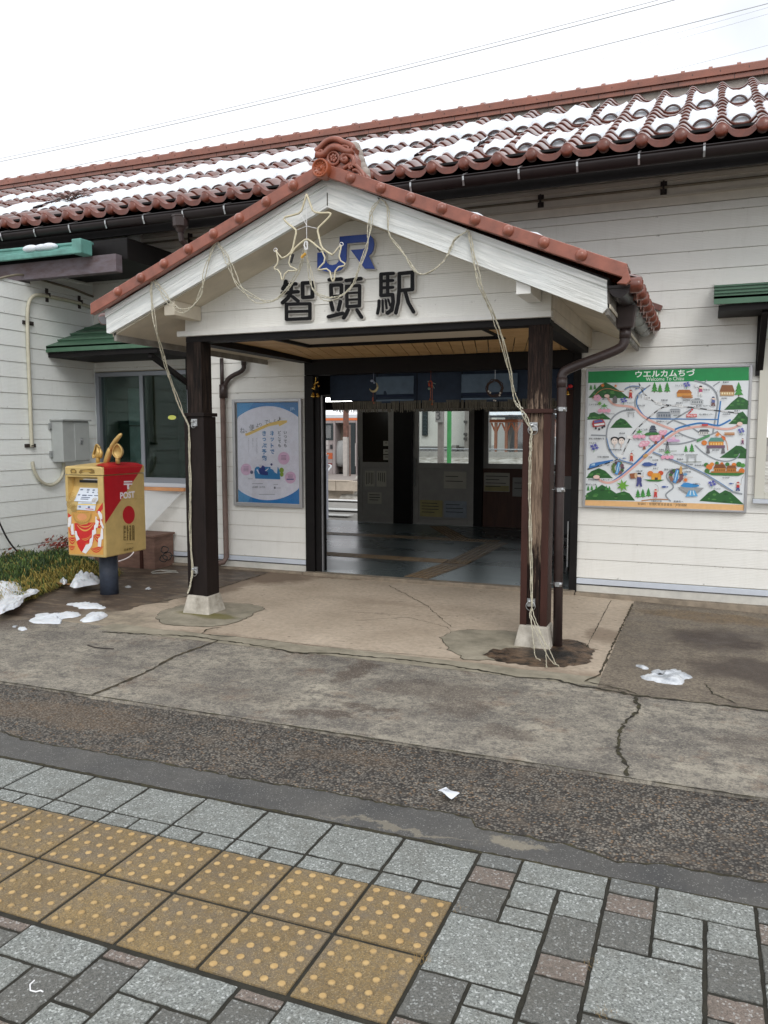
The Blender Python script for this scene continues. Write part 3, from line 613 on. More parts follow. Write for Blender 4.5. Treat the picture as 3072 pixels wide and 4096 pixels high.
# ---- the wide doorway
mb = MB(); mb.box(-4.10,-3.99,YW-.03,YW+.12,.0,2.20); mb.box(-3.985,-3.93,YW+.0,YW+.16,.035,1.98)
mb.box(-1.20,-1.13,YW-.03,YW+.14,-.03,2.37); mb.box(-4.10,-1.202,YW-.025,YW+.12,2.205,2.37); pass
mb.build('door_frame', BLKW, B, bevel=.004)
mb = MB(); mb.box(-3.928,-3.915,YW+.03,YW+.06,.035,1.98); mb.build('door_track_edge', ALU, B)
# interior shell
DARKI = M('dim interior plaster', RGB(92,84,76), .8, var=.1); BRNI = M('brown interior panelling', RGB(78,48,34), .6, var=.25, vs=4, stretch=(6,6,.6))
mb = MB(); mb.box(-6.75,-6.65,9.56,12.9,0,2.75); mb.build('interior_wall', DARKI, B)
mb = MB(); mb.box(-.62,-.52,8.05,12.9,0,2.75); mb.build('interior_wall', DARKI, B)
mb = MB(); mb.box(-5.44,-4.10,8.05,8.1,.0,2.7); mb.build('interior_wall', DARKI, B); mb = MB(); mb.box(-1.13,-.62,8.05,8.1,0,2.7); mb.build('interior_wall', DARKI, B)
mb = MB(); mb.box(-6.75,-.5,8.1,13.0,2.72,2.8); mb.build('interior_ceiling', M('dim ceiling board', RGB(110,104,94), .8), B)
def floor_mat():
    g = G('polished grey-green station floor', .3); a = g.noise(.8, 4, .5, g.mapping((1,2,1)))
    g.col(g.mix(g.map(a, .3, .7), RGB(84,96,98), RGB(98,108,110))); g.rough(g.map(a, .35, .65, .24, .34)); g.bump(g.noise(1.2, 2), .05, .01); return g.m
mb = MB(); mb.box(-6.65,-.62,7.93,12.86,-.05,.035); tag(mb.build('floor', floor_mat()), kind='structure')
# floor guide strips (raised bars) in tan
FT = M('tan floor guide strip', RGB(124,102,76), .5, var=.2, vs=12); 
mb = MB()
def strip(a, b, w, z=.036, dots=False):
    a = Vector(a); b = Vector(b); d = (b-a); l = d.length; d.normalize(); s = Vector((-d.y, d.x))
    p = [a+s*w/2, a-s*w/2, b-s*w/2, b+s*w/2]; mb.mat(0).box(0,0,0,0,0,0) if False else None
    mb.mat(0).prism([(q.x, q.y, z) for q in p], (0,0,.003))
    n = max(1, int(l/.3))
    for i in range(n):
        for k in range(4):
            o = (k-1.5)*w/4.6; c0 = a+d*(i*.3+.015)+s*o; c1 = a+d*(i*.3+.285)+s*o
            if dots:
                for t in range(5):
                    c = a+d*(i*.3+.03+t*.06)+s*o; mb.mat(1).cyl((c.x,c.y,z+.003),(c.x,c.y,z+.008),.014,8,.01)
            else: mb.mat(1).bar((c0.x,c0.y,z+.005),(c1.x,c1.y,z+.005),.022,.006)
FT2 = M('tan guide strip rib', RGB(146,122,90), .45, var=.15, vs=20)
strip((-2.82,7.96),(-2.70,9.0),.30); strip((-2.70,9.0),(-2.68,11.0),.30); strip((-2.55,9.13),(-6.5,9.16),.28)
strip((-2.68,11.1),(-6.6,11.03),.28, dots=True); strip((-3.3,11.2),(-4.1,12.6),.28)
mb.build('floor_guide_strips', [FT, FT2], kind='structure')
# rear wall of the hall
YB = 12.87
mb = MB()
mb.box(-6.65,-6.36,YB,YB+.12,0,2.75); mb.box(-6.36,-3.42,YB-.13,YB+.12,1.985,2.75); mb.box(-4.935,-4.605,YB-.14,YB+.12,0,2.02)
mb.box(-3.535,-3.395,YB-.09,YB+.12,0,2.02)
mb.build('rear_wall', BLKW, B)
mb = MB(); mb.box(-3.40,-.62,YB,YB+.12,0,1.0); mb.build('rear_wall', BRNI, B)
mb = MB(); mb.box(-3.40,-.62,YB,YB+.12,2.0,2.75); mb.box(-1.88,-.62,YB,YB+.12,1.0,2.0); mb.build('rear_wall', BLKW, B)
def door(x0, x1, y, glazed, nm='sliding_door', label=None):
    f = MB(); w = .10
    f.box(x0,x0+w,y,y+.04,.038,2.0); f.box(x1-w,x1,y,y+.04,.038,2.0); f.box(x0+w,x1-w,y,y+.04,1.94,2.0); f.box(x0+w,x1-w,y,y+.04,.985,1.08); f.box(x0+w,x1-w,y,y+.04,.038,.13)
    f.box(x0+w,x1-w,y+.012,y+.03,.13,.985)
    d = f.build(nm, ALUD, B, bevel=.004); 
    if label: d['label'] = label
    g_ = MB(); g_.box(x0+w,x1-w,y+.016,y+.022,1.08,1.94); g_.build('glass', GLASS if glazed else M('dark tinted pane', RGB(40,34,28), .25), d)
    h = MB(); h.tube([(x0+.045,y-.0,1.16),(x0+.045,y-.04,1.14),(x0+.045,y-.04,.70),(x0+.045,y-.0,.68)], .011, 6); h.build('handle', STEEL, d)
door(-4.60,-3.53,YB-.08,True); door(-5.62,-4.94,YB-.12,False, label='slid-open metal door with a dark upper pane')
# rear window
f = MB(); x0, x1 = -3.39, -1.90
for q in ((x0,x0+.075,1.0,2.0),(x1-.075,x1,1.0,2.0)): f.box(q[0],q[1],YB-.02,YB+.05,q[2],q[3])
f.box(x0+.075,x1-.075,YB-.02,YB+.05,1.0,1.08); f.box(x0+.075,x1-.075,YB-.02,YB+.05,1.925,2.0); f.box(-2.66,-2.62,YB-.02,YB+.05,1.08,1.925)
wd = f.build('rear_window', ALUD, B, bevel=.003); g_ = MB(); g_.box(x0+.075,-2.66,YB+.0,YB+.006,1.08,1.925); g_.box(-2.62,x1-.075,YB+.0,YB+.006,1.08,1.925); g_.build('glass', GLASS, wd)
# ---- left window and its sill
f = MB(); x0, x1, z0, z1 = -6.975, -5.585, .985, 2.31
for (a, b, c, d) in ((x0,x0+.05,z0,z1),(x1-.05,x1,z0,z1),(x0+.05,x1-.05,z0,z0+.06),(x0+.05,x1-.05,z1-.05,z1)): f.box(a,b,YW-.03,YW+.07,c,d)
f.box(-6.325,-6.275,YW-.018,YW+.05,z0+.06,z1-.05)
wl = f.build('window', M('blue-grey window aluminium', RGB(150,154,162), .35, metal=.4), B, bevel=.003)
g_ = MB(); g_.box(x0+.05,-6.325,YW+.02,YW+.026,z0+.06,z1-.05); g_.build('pane', GLASSD, wl)
g_ = MB(); g_.box(-6.275,x1-.05,YW+.0,YW+.006,z0+.06,z1-.05); g_.build('pane', GLASSD, wl)
f = MB(); f.box(x0-.01,x1+.02,YW-.05,YW+.02,z0-.05,z0-.002); f.build('sill', M('pale sill metal', RGB(200,206,214), .4), wl, bevel=.003)
# room behind that window
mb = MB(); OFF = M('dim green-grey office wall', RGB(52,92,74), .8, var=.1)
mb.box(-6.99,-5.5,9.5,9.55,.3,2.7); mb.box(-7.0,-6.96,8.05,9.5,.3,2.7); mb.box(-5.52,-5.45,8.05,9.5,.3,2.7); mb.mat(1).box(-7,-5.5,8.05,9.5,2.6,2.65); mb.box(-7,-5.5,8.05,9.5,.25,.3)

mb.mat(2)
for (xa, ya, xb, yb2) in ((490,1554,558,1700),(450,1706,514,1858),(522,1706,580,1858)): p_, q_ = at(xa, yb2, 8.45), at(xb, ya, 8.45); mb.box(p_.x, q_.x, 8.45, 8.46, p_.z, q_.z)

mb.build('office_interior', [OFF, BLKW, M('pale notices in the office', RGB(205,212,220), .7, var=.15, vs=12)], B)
mb = MB(); q_ = at(688,1670,8.7); mb.ball((q_.x, 8.7, q_.z), .04, 10, 6, (1.5,1,.75)); mb.build('office_lamp', M('yellow lamp glow', (1,.72,.16), .5, emit=1.1), B)
mb = MB(); mb.box(-5.56,-5.42,YW-.05,YW+.0,.98,2.30); mb.build('shutter_post', BRNW, B, bevel=.004)
mb = MB(); mb.box(-5.58,-5.565,YW-.035,YW+.0,1.0,2.2); mb.build('shutter_post', WHT, B)
# ---- right window
f = MB(); f.box(.42,.50,YW-.05,YW+.05,.99,2.39); f.box(.50,2.0,YW-.05,YW+.05,2.33,2.39); f.box(.50,2.0,YW-.05,YW+.05,.99,1.05); f.box(.56,.60,YW-.03,YW+.03,1.05,2.33)
wr = f.build('window', M('cream window surround', RGB(206,204,192), .45), B, bevel=.004); g_ = MB(); g_.box(.60,2,YW-.0,YW+.006,1.05,2.33); g_.build('pane', M('dark reflecting pane', RGB(38,40,44), .08), wr)
f = MB(); f.box(.41,2.0,YW-.075,YW+.0,.95,.988); f.build('sill', M('pale sill metal', RGB(200,206,214), .4), wr, bevel=.003)
mb = MB(); mb.box(.6,2,YW+.1,YW+.12,.9,2.4); mb.build('curtain', DARKI, wr)
# ---- green awnings
def awning(x0, x1, yf, zt, zf, brace, lip=.03, hipL=0, hipR=0):
    mb = MB(); n = 4
    for i in range(n):                   # overlapping metal courses
        f0, f1 = i/n, (i+1)/n; y0 = YW-(YW-yf)*f0; y1 = YW-(YW-yf)*f1; za = zt+(zf-zt)*f0; zb = zt+(zf-zt)*f1
        a0, b0 = x0+hipL*(1-f0), x1-hipR*(1-f0); a1, b1 = x0+hipL*(1-f1), x1-hipR*(1-f1)
        mb.add([(a0,y0,za+.004),(b0,y0,za+.004),(b1,y1,zb+.026),(a1,y1,zb+.026),(a1,y1,zb),(b1,y1,zb)], [(0,1,2,3),(3,2,5,4)])
        if i: mb.bar((a0,y0-.004,za+.02),(b0,y0-.004,za+.02),.02,.014)
    mb.add([(x0,yf,zf+.02),(x1,yf,zf+.02),(x1,yf,zf-.045),(x0,yf,zf-.045),(x0+.03,yf+.02,zf-.045),(x1-.03,yf+.02,zf-.045)], [(0,1,2,3),(3,2,5,4)])
    for xx, hp in ((x0, hipL), (x1, -hipR)): mb.add([(xx,yf,zf+.02),(xx,yf,zf-.045),(xx+hp,YW,zt-.1),(xx+hp,YW,zt+.02)], [(0,1,2,3)])
    a = mb.build('awning', GRN, B)
    mb = MB(); mb.box(x0+.04,x1-.04,yf+.03,YW,zf-.10,zf-.05)
    for bx in brace: mb.box(bx-.035,bx+.035,YW-.045,YW-.0,2.08,zf-.102); mb.bar((bx,YW-.03,2.14),(bx,yf+.06,zf-.12),.05,.05,(1,0,0)); 
    mb.build('awning_brace', BLKW, a)
awning(.02, 2.4, 7.42, 2.89, 2.70, [.42])
awning(-7.22, -5.45, 7.12, 2.90, 2.535, [-5.60], hipL=.36, hipR=.25)
# ================================================================== MAIN ROOF
SL = atan2(.497, 1); CS, SN = cos(SL), sin(SL); EY, EZ = 7.10, 3.945; EX = -.275
def tprof(u):                            # roll at u=.12, broad pan after it
    u = u % 1; a = 2*pi*(u-.12)
    return .036*cos(a)+.009*cos(2*a)-.012*u
def rp3(x, s, h, ey=EY, ez=EZ): return (x, ey+s*CS-h*SN, ez+s*SN+h*CS)
NT0, NT1 = -46, 26; ROWS = 15; CR = .225
def tile_rows(mb, pf, nt0, nt1, rows, pitch=.30, pt=rp3, x_of=lambda x: x, course=CR):
    us = [0,.04,.08,.12,.17,.23,.30,.38,.48,.58,.70,.82,.92,1.0]
    for r_ in range(rows):
        s0 = r_*course-.02; s1 = s0+course+.03
        for t in range(nt0, nt1):
            jz = rnd(-.0025, .0025); jx = rnd(-.002, .002)
            xs = [x_of(EX)+(t+u-.12)*pitch+jx for u in us]
            hs = [tprof(u if u < 1 else .9999) for u in us]
            n = len(us)
            v = [pt(x, s0+.002, h+.006+jz) for x, h in zip(xs, hs)]+[pt(x, s0, h+.020+jz) for x, h in zip(xs, hs)]+[pt(x, s0+.012, h+.027+jz) for x, h in zip(xs, hs)]+[pt(x, s1, h+.002+jz) for x, h in zip(xs, hs)]
            mb.mat(1, True).add(v, [(i, i+1, n+i+1, n+i) for i in range(n-1)])
            mb.mat(0, True).add(v, [(n*k+i, n*k+i+1, n*(k+1)+i+1, n*(k+1)+i) for k in (1,2) for i in range(n-1)])
            mb.mat(1).add([v[0], v[n], v[3*n], v[n-1], v[2*n-1], v[4*n-1]], [(0,1,2)])
mb = MB(); tile_rows(mb, None, NT0, NT1, ROWS)
roof = mb.build('tile_roof', [TILE, TILE2], B)
mb = MB()                                # eave tiles: round end on each roll, drooping lip between
for t in range(NT0, NT1):
    x = EX+t*.30; c = rp3(x, -.035, .018)
    mb.mat(0, True).lathe((c[0], c[1]-.03, c[2]), [(0,0),(.03,.002),(.046,.01),(.052,.025),(.052,.07)], 16, 'Y')
    us = [i/12 for i in range(13)]
    top = [rp3(x+.30*u, -.034, tprof(u+.12 if u < .88 else u-.88)+.034) for u in us]
    bot = [(p[0], p[1]+.004, p[2]-.044-.006*sin(pi*u)) for p, u in zip(top, us)]
    mb.mat(0, True).add(top+bot, [(i, i+1, 13+i+1, 13+i) for i in range(12)])
    tp2 = [rp3(x+.30*u, .02, tprof(u+.12 if u < .88 else u-.88)+.034) for u in us]; mb.add(tp2+top, [(i, i+1, 13+i+1, 13+i) for i in range(12)])
mb.smooth = False
mb.build('eave_tiles', [TILE2], B)
for row in (2, 8):                        # snow-guard tiles: one hoop on every tile of the course
    for t in range(-34, 14):
        mb = MB(); x = EX+(t+.50)*.30; s0 = row*CR; n = 13; AN = [pi*i/12 for i in range(13)]
        pts = [rp3(x+.085*cos(a), s0+.02*sin(a), tprof(.62)+.014+.075*sin(a)) for a in AN]; inn = [rp3(x+.068*cos(a), s0+.02*sin(a), tprof(.62)+.014+.058*sin(a)) for a in AN]; bk = [rp3(x+.085*cos(a), s0+.035+.02*sin(a), tprof(.62)+.014+.075*sin(a)) for a in AN]
        mb.mat(0, True).add(pts+inn+bk, [(i, i+1, n+i+1, n+i) for i in range(n-1)]+[(i, 2*n+i, 2*n+i+1, i+1) for i in range(n-1)]); mb.build('snow_guard', TDARK, roof)
# ridge
yR = 10.30; z0 = EZ+.497*(yR-EY)-.005
mb = MB(); mb.mat(2).box(-14.5,8,yR+.03,yR+.4,z0-.12,z0+.046)
mb.mat(0).box(-14.5,8,yR-.02,yR+.43,z0+.046,z0+.098); mb.box(-14.5,8,yR-.045,yR+.44,z0+.100,z0+.116)
for i in range(3): mb.mat(1 if i % 2 else 0).box(-14.5,8,yR+.0+.016*i,yR+.40-.016*i,z0+.120+.030*i,z0+.147+.030*i)
for i in range(75):                       # vertical joints of the course tiles
    mb.mat(3).box(-14.4+.3*i,-14.395+.3*i,yR+.012,yR+.03,z0+.152,z0+.176); mb.box(-14.25+.3*i,-14.245+.3*i,yR-.022,yR+.0,z0+.05,z0+.097)
cap = [(yR+.2+.15*cos(a), z0+.205+.055*sin(a)) for a in [pi*i/8 for i in range(9)]]
for i in range(75):
    xa = EX-.13-.30*(46-i); xb = xa+.30
    mb.mat(0, True).add([(x, y, z) for x in (xa, xb) for y, z in cap], [(k, k+1, 9+k+1, 9+k) for k in range(8)])
    q = [(yR+.2+(y-yR-.2)*1.12, z0+.205+(z-z0-.205)*1.35) for y, z in cap]
    mb.add([(x, y, z) for x in (xa-.022, xa+.022) for y, z in q], [(k, k+1, 9+k+1, 9+k) for k in range(8)]); mb.smooth = False
    mb.mat(1).add([(xa+s*.022, y, z) for s in (-1, 1) for y, z in q], [tuple(range(9)), tuple(range(17, 8, -1))])
mb.build('roof_ridge', [RIDT, RIDT, PLAS, BLACK], B)
mb = MB(); mb.poly([(-14.5,7.2,3.86),(8,7.2,3.86),(8,10.6,5.55),(-14.5,10.6,5.55)]); mb.poly([(-14.5,10.9,5.7),(8,10.9,5.7),(8,14,4.1),(-14.5,14,4.1)])
mb.box(-7,8,YW+.02,YW+.1,3.9,4.3); mb.build('roof_deck', BLKW, B)
mb = MB(); mb.box(-14,8,7.12,7.15,3.68,3.845); mb.box(-14,8,7.14,YW,3.98,4.0); mb.build('eave_fascia', BLKW, B)
# gutter with straps
def gutter(mb, a, b, r, n=10, ax='X', flat=.9, cap=True, wall=.004):
    prof = [(-r*cos(pi*i/n), -r*flat*sin(pi*i/n)) for i in range(n+1)]; inn = [(x*.92, z*.92) for x, z in prof][::-1]; P = prof+inn
    vs = []
    for e in (a, b):
        for (u, w) in P: vs.append((e[0], e[1]+u, e[2]+w) if ax == 'X' else (e[0]+u, e[1], e[2]+w))
    m = len(P); mb.smooth = True; mb.add(vs, [(i, (i+1)%m, m+(i+1)%m, m+i) for i in range(m)]); mb.smooth = False
    if cap:
        mb.add([vs[i] for i in range(n+1)], [tuple(range(n+1))]); mb.add([vs[m+i] for i in range(n+1)], [tuple(range(n+1))])
mb = MB(); gutter(mb, (-14,6.99,3.802), (8,6.99,3.802), .062, flat=1.35); mb.tube([(-14,6.925,3.803),(8,6.925,3.803)], .006, 5)
gt = mb.build('gutter', GUT, B)
for i in range(22):
    x = -.093-.4865*(i-4)
    mb = MB(); pts = [(x, 7.05, 3.86), (x, 6.935, 3.812), (x, 6.920, 3.795), (x, 6.924, 3.762), (x, 6.945, 3.72)]
    for a, b in zip(pts[:-1], pts[1:]): mb.bar(a, b, .016, .004, (0,-1,.3))
    if -9.5 < x < 1.5: mb.build('gutter_strap', STEEL, gt)
# hopper and short pipe of the main gutter on the left
hp = at(720, 905, 6.97)
mb = MB(); x = hp.x; mb.lathe((x, 6.98, 3.66), [(.035,-.06),(.055,-.02),(.078,.0),(.086,.085),(.092,.09),(.092,.105)], 4 if False else 12)
mb.tube([(x,6.98,3.61),(x,6.99,3.53),(x+.03,7.1,3.44),(x+.05,7.3,3.36)], .03, 8); mb.build('gutter_hopper', PIPE, B)
p_, q_ = at(512, 1062, 7.87), at(566, 940, 7.87); mb = MB(); mb.box(p_.x, q_.x, 7.85, 7.895, p_.z-.12, q_.z+.02); mb.build('corner_trim', SID, B, bevel=.003)
# conduit along the wall with brackets
mb = MB(); mb.tube([(-7,YW-.03,3.785),(8,YW-.03,3.785)], .0115, 6); cd = mb.build('cable_conduit', CONDD, B)
for x in (-7.0+.12, -5.55, -1.548, -.437, 1.1):
    mb = MB(); mb.box(x-.028,x+.028,YW-.02,YW-.006,3.72,3.772); mb.box(x-.028,x+.028,YW-.02,YW-.006,3.80,3.856); mb.box(x-.008,x+.008,YW-.05,YW-.02,3.735,3.84); mb.build('conduit_bracket', BRKT, cd)
# wing roof: teal metal gutter and flashing over a weathered beam
wr_ = thing('wing_roof_edge', 'faded teal metal roof edge over a purple-grey beam on the left wing', 'roof edge', (-6.8, 6.8, 3.4))
mb = MB(); mb.box(-9,-6.02,6.70,6.76,3.475,3.50); mb.box(-9,-6.02,6.66,6.70,3.42,3.475) ; mb.box(-9,-6.12,6.76,7.0,3.50,3.56); mb.bar((-9,6.8,3.58),(-6.02,6.8,3.545),.10,.03); mb.box(-6.12,-6.0,6.63,6.80,3.41,3.56)
mb.build('roof_flashing', TEAL, wr_, bevel=.01)
mb = MB(); mb.box(-9,-5.72,6.82,6.92,3.24,3.42); o = mb.build('beam', BEAMW, wr_, bevel=.006)
mb = MB(); mb.box(-9,-5.66,6.93,7.8,3.38,3.60); mb.build('soffit', BLKW, wr_)
SN_ = MB(); SN_.mat(0, True)
for (cx, r0, n) in ((-6.75,.05,5),(-6.6,.045,4),(-6.5,.05,4)): SN_.ball((cx,6.72,3.53), r0, 12, 8, (2.2,1.1,.8))
SN_.build('snow_lump', SNOW, label='small lump of snow left on the teal roof edge', cat='snow')
# snow on the main roof (each pan between the hoops)
mb = MB(); mb.mat(0, True)
def snowpatch(t, sA, sB, u0=.24, u1=.99, th=.04, full=False):
    nu, nv = (12 if full else 9), max(5, int((sB-sA)/.045)); sd_ = t*7.3
    def f(i, j):
        u = u0+(u1-u0)*i/nu; v = j/nv; X = EX+(t+u-.12)*.30; s = sA+(sB-sA)*v
        s += (.11*noise.noise(Vector((X*5, 1.5, sA)))+.05*noise.noise(Vector((X*17, 4.5, sA))))*v + .02*noise.noise(Vector((X*13, 9, sA)))*(1-v)
        ei = 1 if full else min(i, nu-i)/1.2; e = sqrt(max(0, min(1, ei, min(j, nv-j)/1.0)))
        b = tprof(u)*(.45 if full else .78)+(.004 if full else 0)
        h = b+.026+(th+.020*noise.noise(Vector((X*9, s*6, 2)))+.010*noise.noise(Vector((X*30, s*18, 7))))*e-.014*(1-e)
        w = .03*noise.noise(Vector((s*8, sd_, 3)))*(1 if i in (0, nu) and not full else 0)
        return rp3(X+w, s, h)
    mb.grid(f, nu, nv)
for t in range(NT0, NT1):
    x = EX+t*.3; left = max(0, min(1, (-5-x)/5)); j = noise.noise(Vector((t*.61, 5, 0))); k = noise.noise(Vector((t*.43, 15, 3)))
    fl = x < -2.2; gap = noise.noise(Vector((t*.9, 31, 3))) < -.25
    if noise.noise(Vector((t*.5, 9, 2))) > -.45 or left < .3: snowpatch(t, 2*CR+.02, 5.0*CR+.20*j-left*.15, u0=.0 if fl and not gap else .22, u1=1.0 if fl and not gap else 1.02, full=fl and not gap)
    fu = x < -1.2
    if left < .9: snowpatch(t, 8*CR+.02, 11.5*CR+.22*k-left*.5, u0=.0 if fu else .2, u1=1.0 if fu else 1.02, full=fu)
mb.build('snow', SNOW, kind='stuff')
# dead twigs caught on the roof
mb = MB(); r = random.Random(11); c = rp3(-7.05, .72, .06)
for i in range(90):
    a = r.uniform(0, 2*pi); l = r.uniform(.05, .22); p = Vector(c)+Vector((r.gauss(0,.10), r.gauss(0,.05), r.gauss(0,.02)))
    d = Vector((cos(a), .4*sin(a), r.uniform(-.1,.5)))*l; mb.tube([p, p+d*.5+Vector((0,0,.02)), p+d], .004, 4)
tag(mb.build('twig_clump', M('dead brown twigs', RGB(74,52,44), .9)), 'clump of dead brown twigs caught on the snowy roof tiles', 'twigs')

# ================================================================== ENTRANCE PORCH
XC = -2.60
P = thing('entrance_porch', 'gabled entrance porch on two dark timber posts with red-brown tiled roof', 'porch', (XC, 6.6, 0))
def wood_white2(name, rot):
    g = G(name, .5); v = g.mapping((.5,1,9), rot=(0, rot, 0))
    # rotate first, stretch after
    m1 = g.mapping((1,1,1), rot=(0, rot, 0)); mp = g.n.new('ShaderNodeMapping'); mp.inputs['Scale'].default_value = (.45,1,8); g.l.new(m1, mp.inputs['Vector'])
    a = g.noise(4.2, 7, .6, mp.outputs[0], dist=1.4); b = g.noise(2, 4, .5)
    c = g.mix(g.map(a, .38, .62), RGB(214,218,216), RGB(240,242,239)); c = g.mix(g.map(b, .5, .8, 0, .3), c, RGB(212,206,192))
    g.col(c); g.bump(a, 1, .012); return g.m
BR_, BL_ = wood_white2('fascia wood right', atan2(-.42,1)), wood_white2('fascia wood left', atan2(.42,1))
yb = 5.37
for side, mt, end in (('R', BR_, [(-.648,2.342),(-.618,2.372),(-.622,2.545)]), ('L', BL_, [(-4.600,2.392),(-4.632,2.40),(-4.632,2.572)])):
    e = end; ap0, ap1 = 3.200, 3.402
    mb = MB(); mb.prism([(XC, yb+.012, ap0), (e[0][0], yb+.012, e[0][1]), (e[1][0], yb+.012, e[1][1]), (e[2][0], yb+.012, e[2][1]-.046), (XC, yb+.012, ap1-.046)], (0,.034,0))
    mb.build('bargeboard', mt, P)
    mb = MB(); mb.prism([(XC, yb, ap1-.048), (e[2][0], yb, e[2][1]-.048), (e[2][0], yb, e[2][1]), (XC, yb, ap1)], (0,.044,0)); mb.build('barge_cap_strip', mt, P)
mb = MB(); mb.box(XC-.002,XC+.002,yb+.006,yb+.013,3.21,3.30); mb.build('apex_joint', CRK, P)
# soffits, deck, side walls
for s in (1, -1):
    XE = XC+2.0*s
    mb = MB(); mb.prism([(XC, yb+.05, 3.215), (XE, yb+.05, 3.215-.842), (XE, yb+.05, 3.24-.842), (XC, yb+.05, 3.24)], (0, YW-yb-.05, 0)); mb.build('soffit', SOFF, P)
    mb = MB(); mb.prism([(XC, yb+.02, 3.345), (XE-.012*s, yb+.02, 3.345-.835), (XE-.012*s, yb+.02, 3.395-.835), (XC, yb+.02, 3.395)], (0, YW-yb-.02, 0)); mb.build('roof_deck', BLKW, P)
    xf = XE-.022*s
    mb = MB(); mb.box(min(xf-.012,xf+.012), max(xf-.012,xf+.012), yb+.05, YW, 2.335, 2.52); mb.build('eave_fascia', M('stained pale fascia', RGB(176,172,164), .6, var=.3, vs=6, col2=RGB(110,104,98)), P)
    xw = -1.05 if s > 0 else -4.15
    mb = MB()
    for a, b in ((2.382,2.452),(2.455,2.62)): mb.box(xw-.012,xw+.012,5.82,YW,a,b)
    mb.build('side_panel', SOFF if s < 0 else M('cream side panel', RGB(212,204,190), .6, var=.08), P)
    mb = MB(); mb.box(xw-(.15 if s > 0 else -.015), xw-(.015 if s > 0 else -.15), 5.952, YW-.03, 2.335, 2.388); mb.build('beam', BLKW, P)
mb = MB()
def gx_(z): return min(1.55, max(0, (3.255-z)/.42))
zs = [2.436]+[2.415+.168*k for k in range(1, 5)]+[3.2]
for a, b in zip(zs[:-1], zs[1:]):
    wa, wb = gx_(a), gx_(b)
    mb.add([(XC-wa,5.793,a+.004),(XC+wa,5.793,a+.004),(XC+wb,5.80,b),(XC-wb,5.80,b),(XC+wa,5.81,a-.002),(XC-wa,5.81,a-.002)], [(0,1,2,3),(5,4,1,0)])
    wm = gx_((a+b)/2)
mb.mat(1).prism([(XC-1.55,5.812,2.44),(XC+1.55,5.812,2.44),(XC+1.55,5.812,2.62),(XC,5.812,3.23),(XC-1.55,5.812,2.62)], (0,.03,0))
mb.build('gable_wall', [SID, SOFF], P)
mb = MB(); mb.box(-4.215,-1.042,5.762,5.812,2.392,2.436); mb.build('gable_trim', WHT, P, bevel=.003)
mb = MB(); mb.box(-4.15,-1.055,5.80,5.95,2.345,2.390); mb.build('beam', BLKW, P)
for x in (-4.03, -1.17): 
    mb = MB(); mb.box(x-.05,x+.05,yb+.05,5.79,2.515 if x < -2 else 2.50,2.63); mb.build('purlin', SOFF if x < -2 else WHT, P, bevel=.004)
# porch ceiling
mb = MB(); mb.mat(0).box(-3.52,-1.68,5.99,6.88,2.412,2.42)
mb.mat(1)
for (a, b, c, d) in ((-3.56,-3.52,5.95,6.92),(-1.68,-1.64,5.95,6.92),(-3.52,-1.68,6.88,6.92)): mb.box(a,b,c,d,2.385,2.425)
mb.mat(2); x = -4.2
while x < -1.0:
    mb.prism([(max(-4.0,min(-1.21,x+.004)), 6.921, 2.394), (max(-4.0,min(-1.21,x+.116)), 6.921, 2.394), (max(-4.0,min(-1.21,x-.12)), 7.87, 2.372), (max(-4.0,min(-1.21,x-.232)), 7.87, 2.372)], (0,0,.012)); x += .12
y = 5.96
while y < 6.9: mb.box(-4.0,-3.562,y,y+.112,2.394,2.406); mb.box(-1.64,-1.21,y,y+.112,2.394,2.406); y += .12
mb.mat(3).box(-4.0,-1.21,5.955,7.88,2.43,2.44)
mb.build('porch_ceiling', [M('cream ceiling board', RGB(206,196,180), .6), BLKW, TAN, BLACK], P)
# posts
PDK = M('dark brown timber strip', RGB(30,22,20), .6, spec=.25, var=.3, vs=7, stretch=(3,3,.5), bump=.15)
for x0, mts, sl_, lab in ((-1.21, WORN, BRNW, 'sun-worn post with reddish side boards'), (-4.15, DARKW, PDK, 'dark stained post')):
    mb = MB(); mb.box(x0, x0+.15, 5.80, 5.95, .155, 2.344); po = mb.build('post', [WORN if x0 > -2 else DARKW], P, bevel=.003, label=lab)
    if x0 > -2: po.data.materials[0] = WORN
    mb = MB()
    for a, b in ((x0-.024, x0-.001),(x0+.151, x0+.174)): mb.box(a, b, 5.786, 5.965, .158, 1.715)
    w = .045 if x0 > -2 else .03
    mb.box(x0-.024, x0+w-.02, 5.780, 5.7855, .158, 1.715); mb.box(x0+.15-w+.02, x0+.174, 5.780, 5.7855, .158, 1.715)
    if x0 < -2: mb.box(x0+.012, x0+.138, 5.7865, 5.799, .158, 1.715)
    mb.build('post_sleeve', sl_, po, bevel=.002)
    mb = MB(); mb.box(x0-.036, x0+.186, 5.768, 5.975, 1.717, 1.747); mb.build('post_collar', sl_, po, bevel=.003)
    mb = MB(); cx, cy = x0+.078, 5.872; rj = random.Random(int(-x0*10)); q = lambda: rj.uniform(-.006,.006)
    b0 = [(cx+sx*.138+q(), cy+sy*.138+q(), -.01) for sx, sy in ((-1,-1),(1,-1),(1,1),(-1,1))]; t0 = [(cx+sx*.107+q(), cy+sy*.107+q(), .160+q()) for sx, sy in ((-1,-1),(1,-1),(1,1),(-1,1))]
    mb.add(b0+t0, [(4,5,6,7),(0,1,5,4),(1,2,6,5),(2,3,7,6),(3,0,4,7)])
    f = mb.build('footing', M('pale footing concrete', RGB(176,168,154), .85, var=.35, vs=9, bump=.4, bs=50, col2=RGB(196,190,178)), po, bevel=.012)
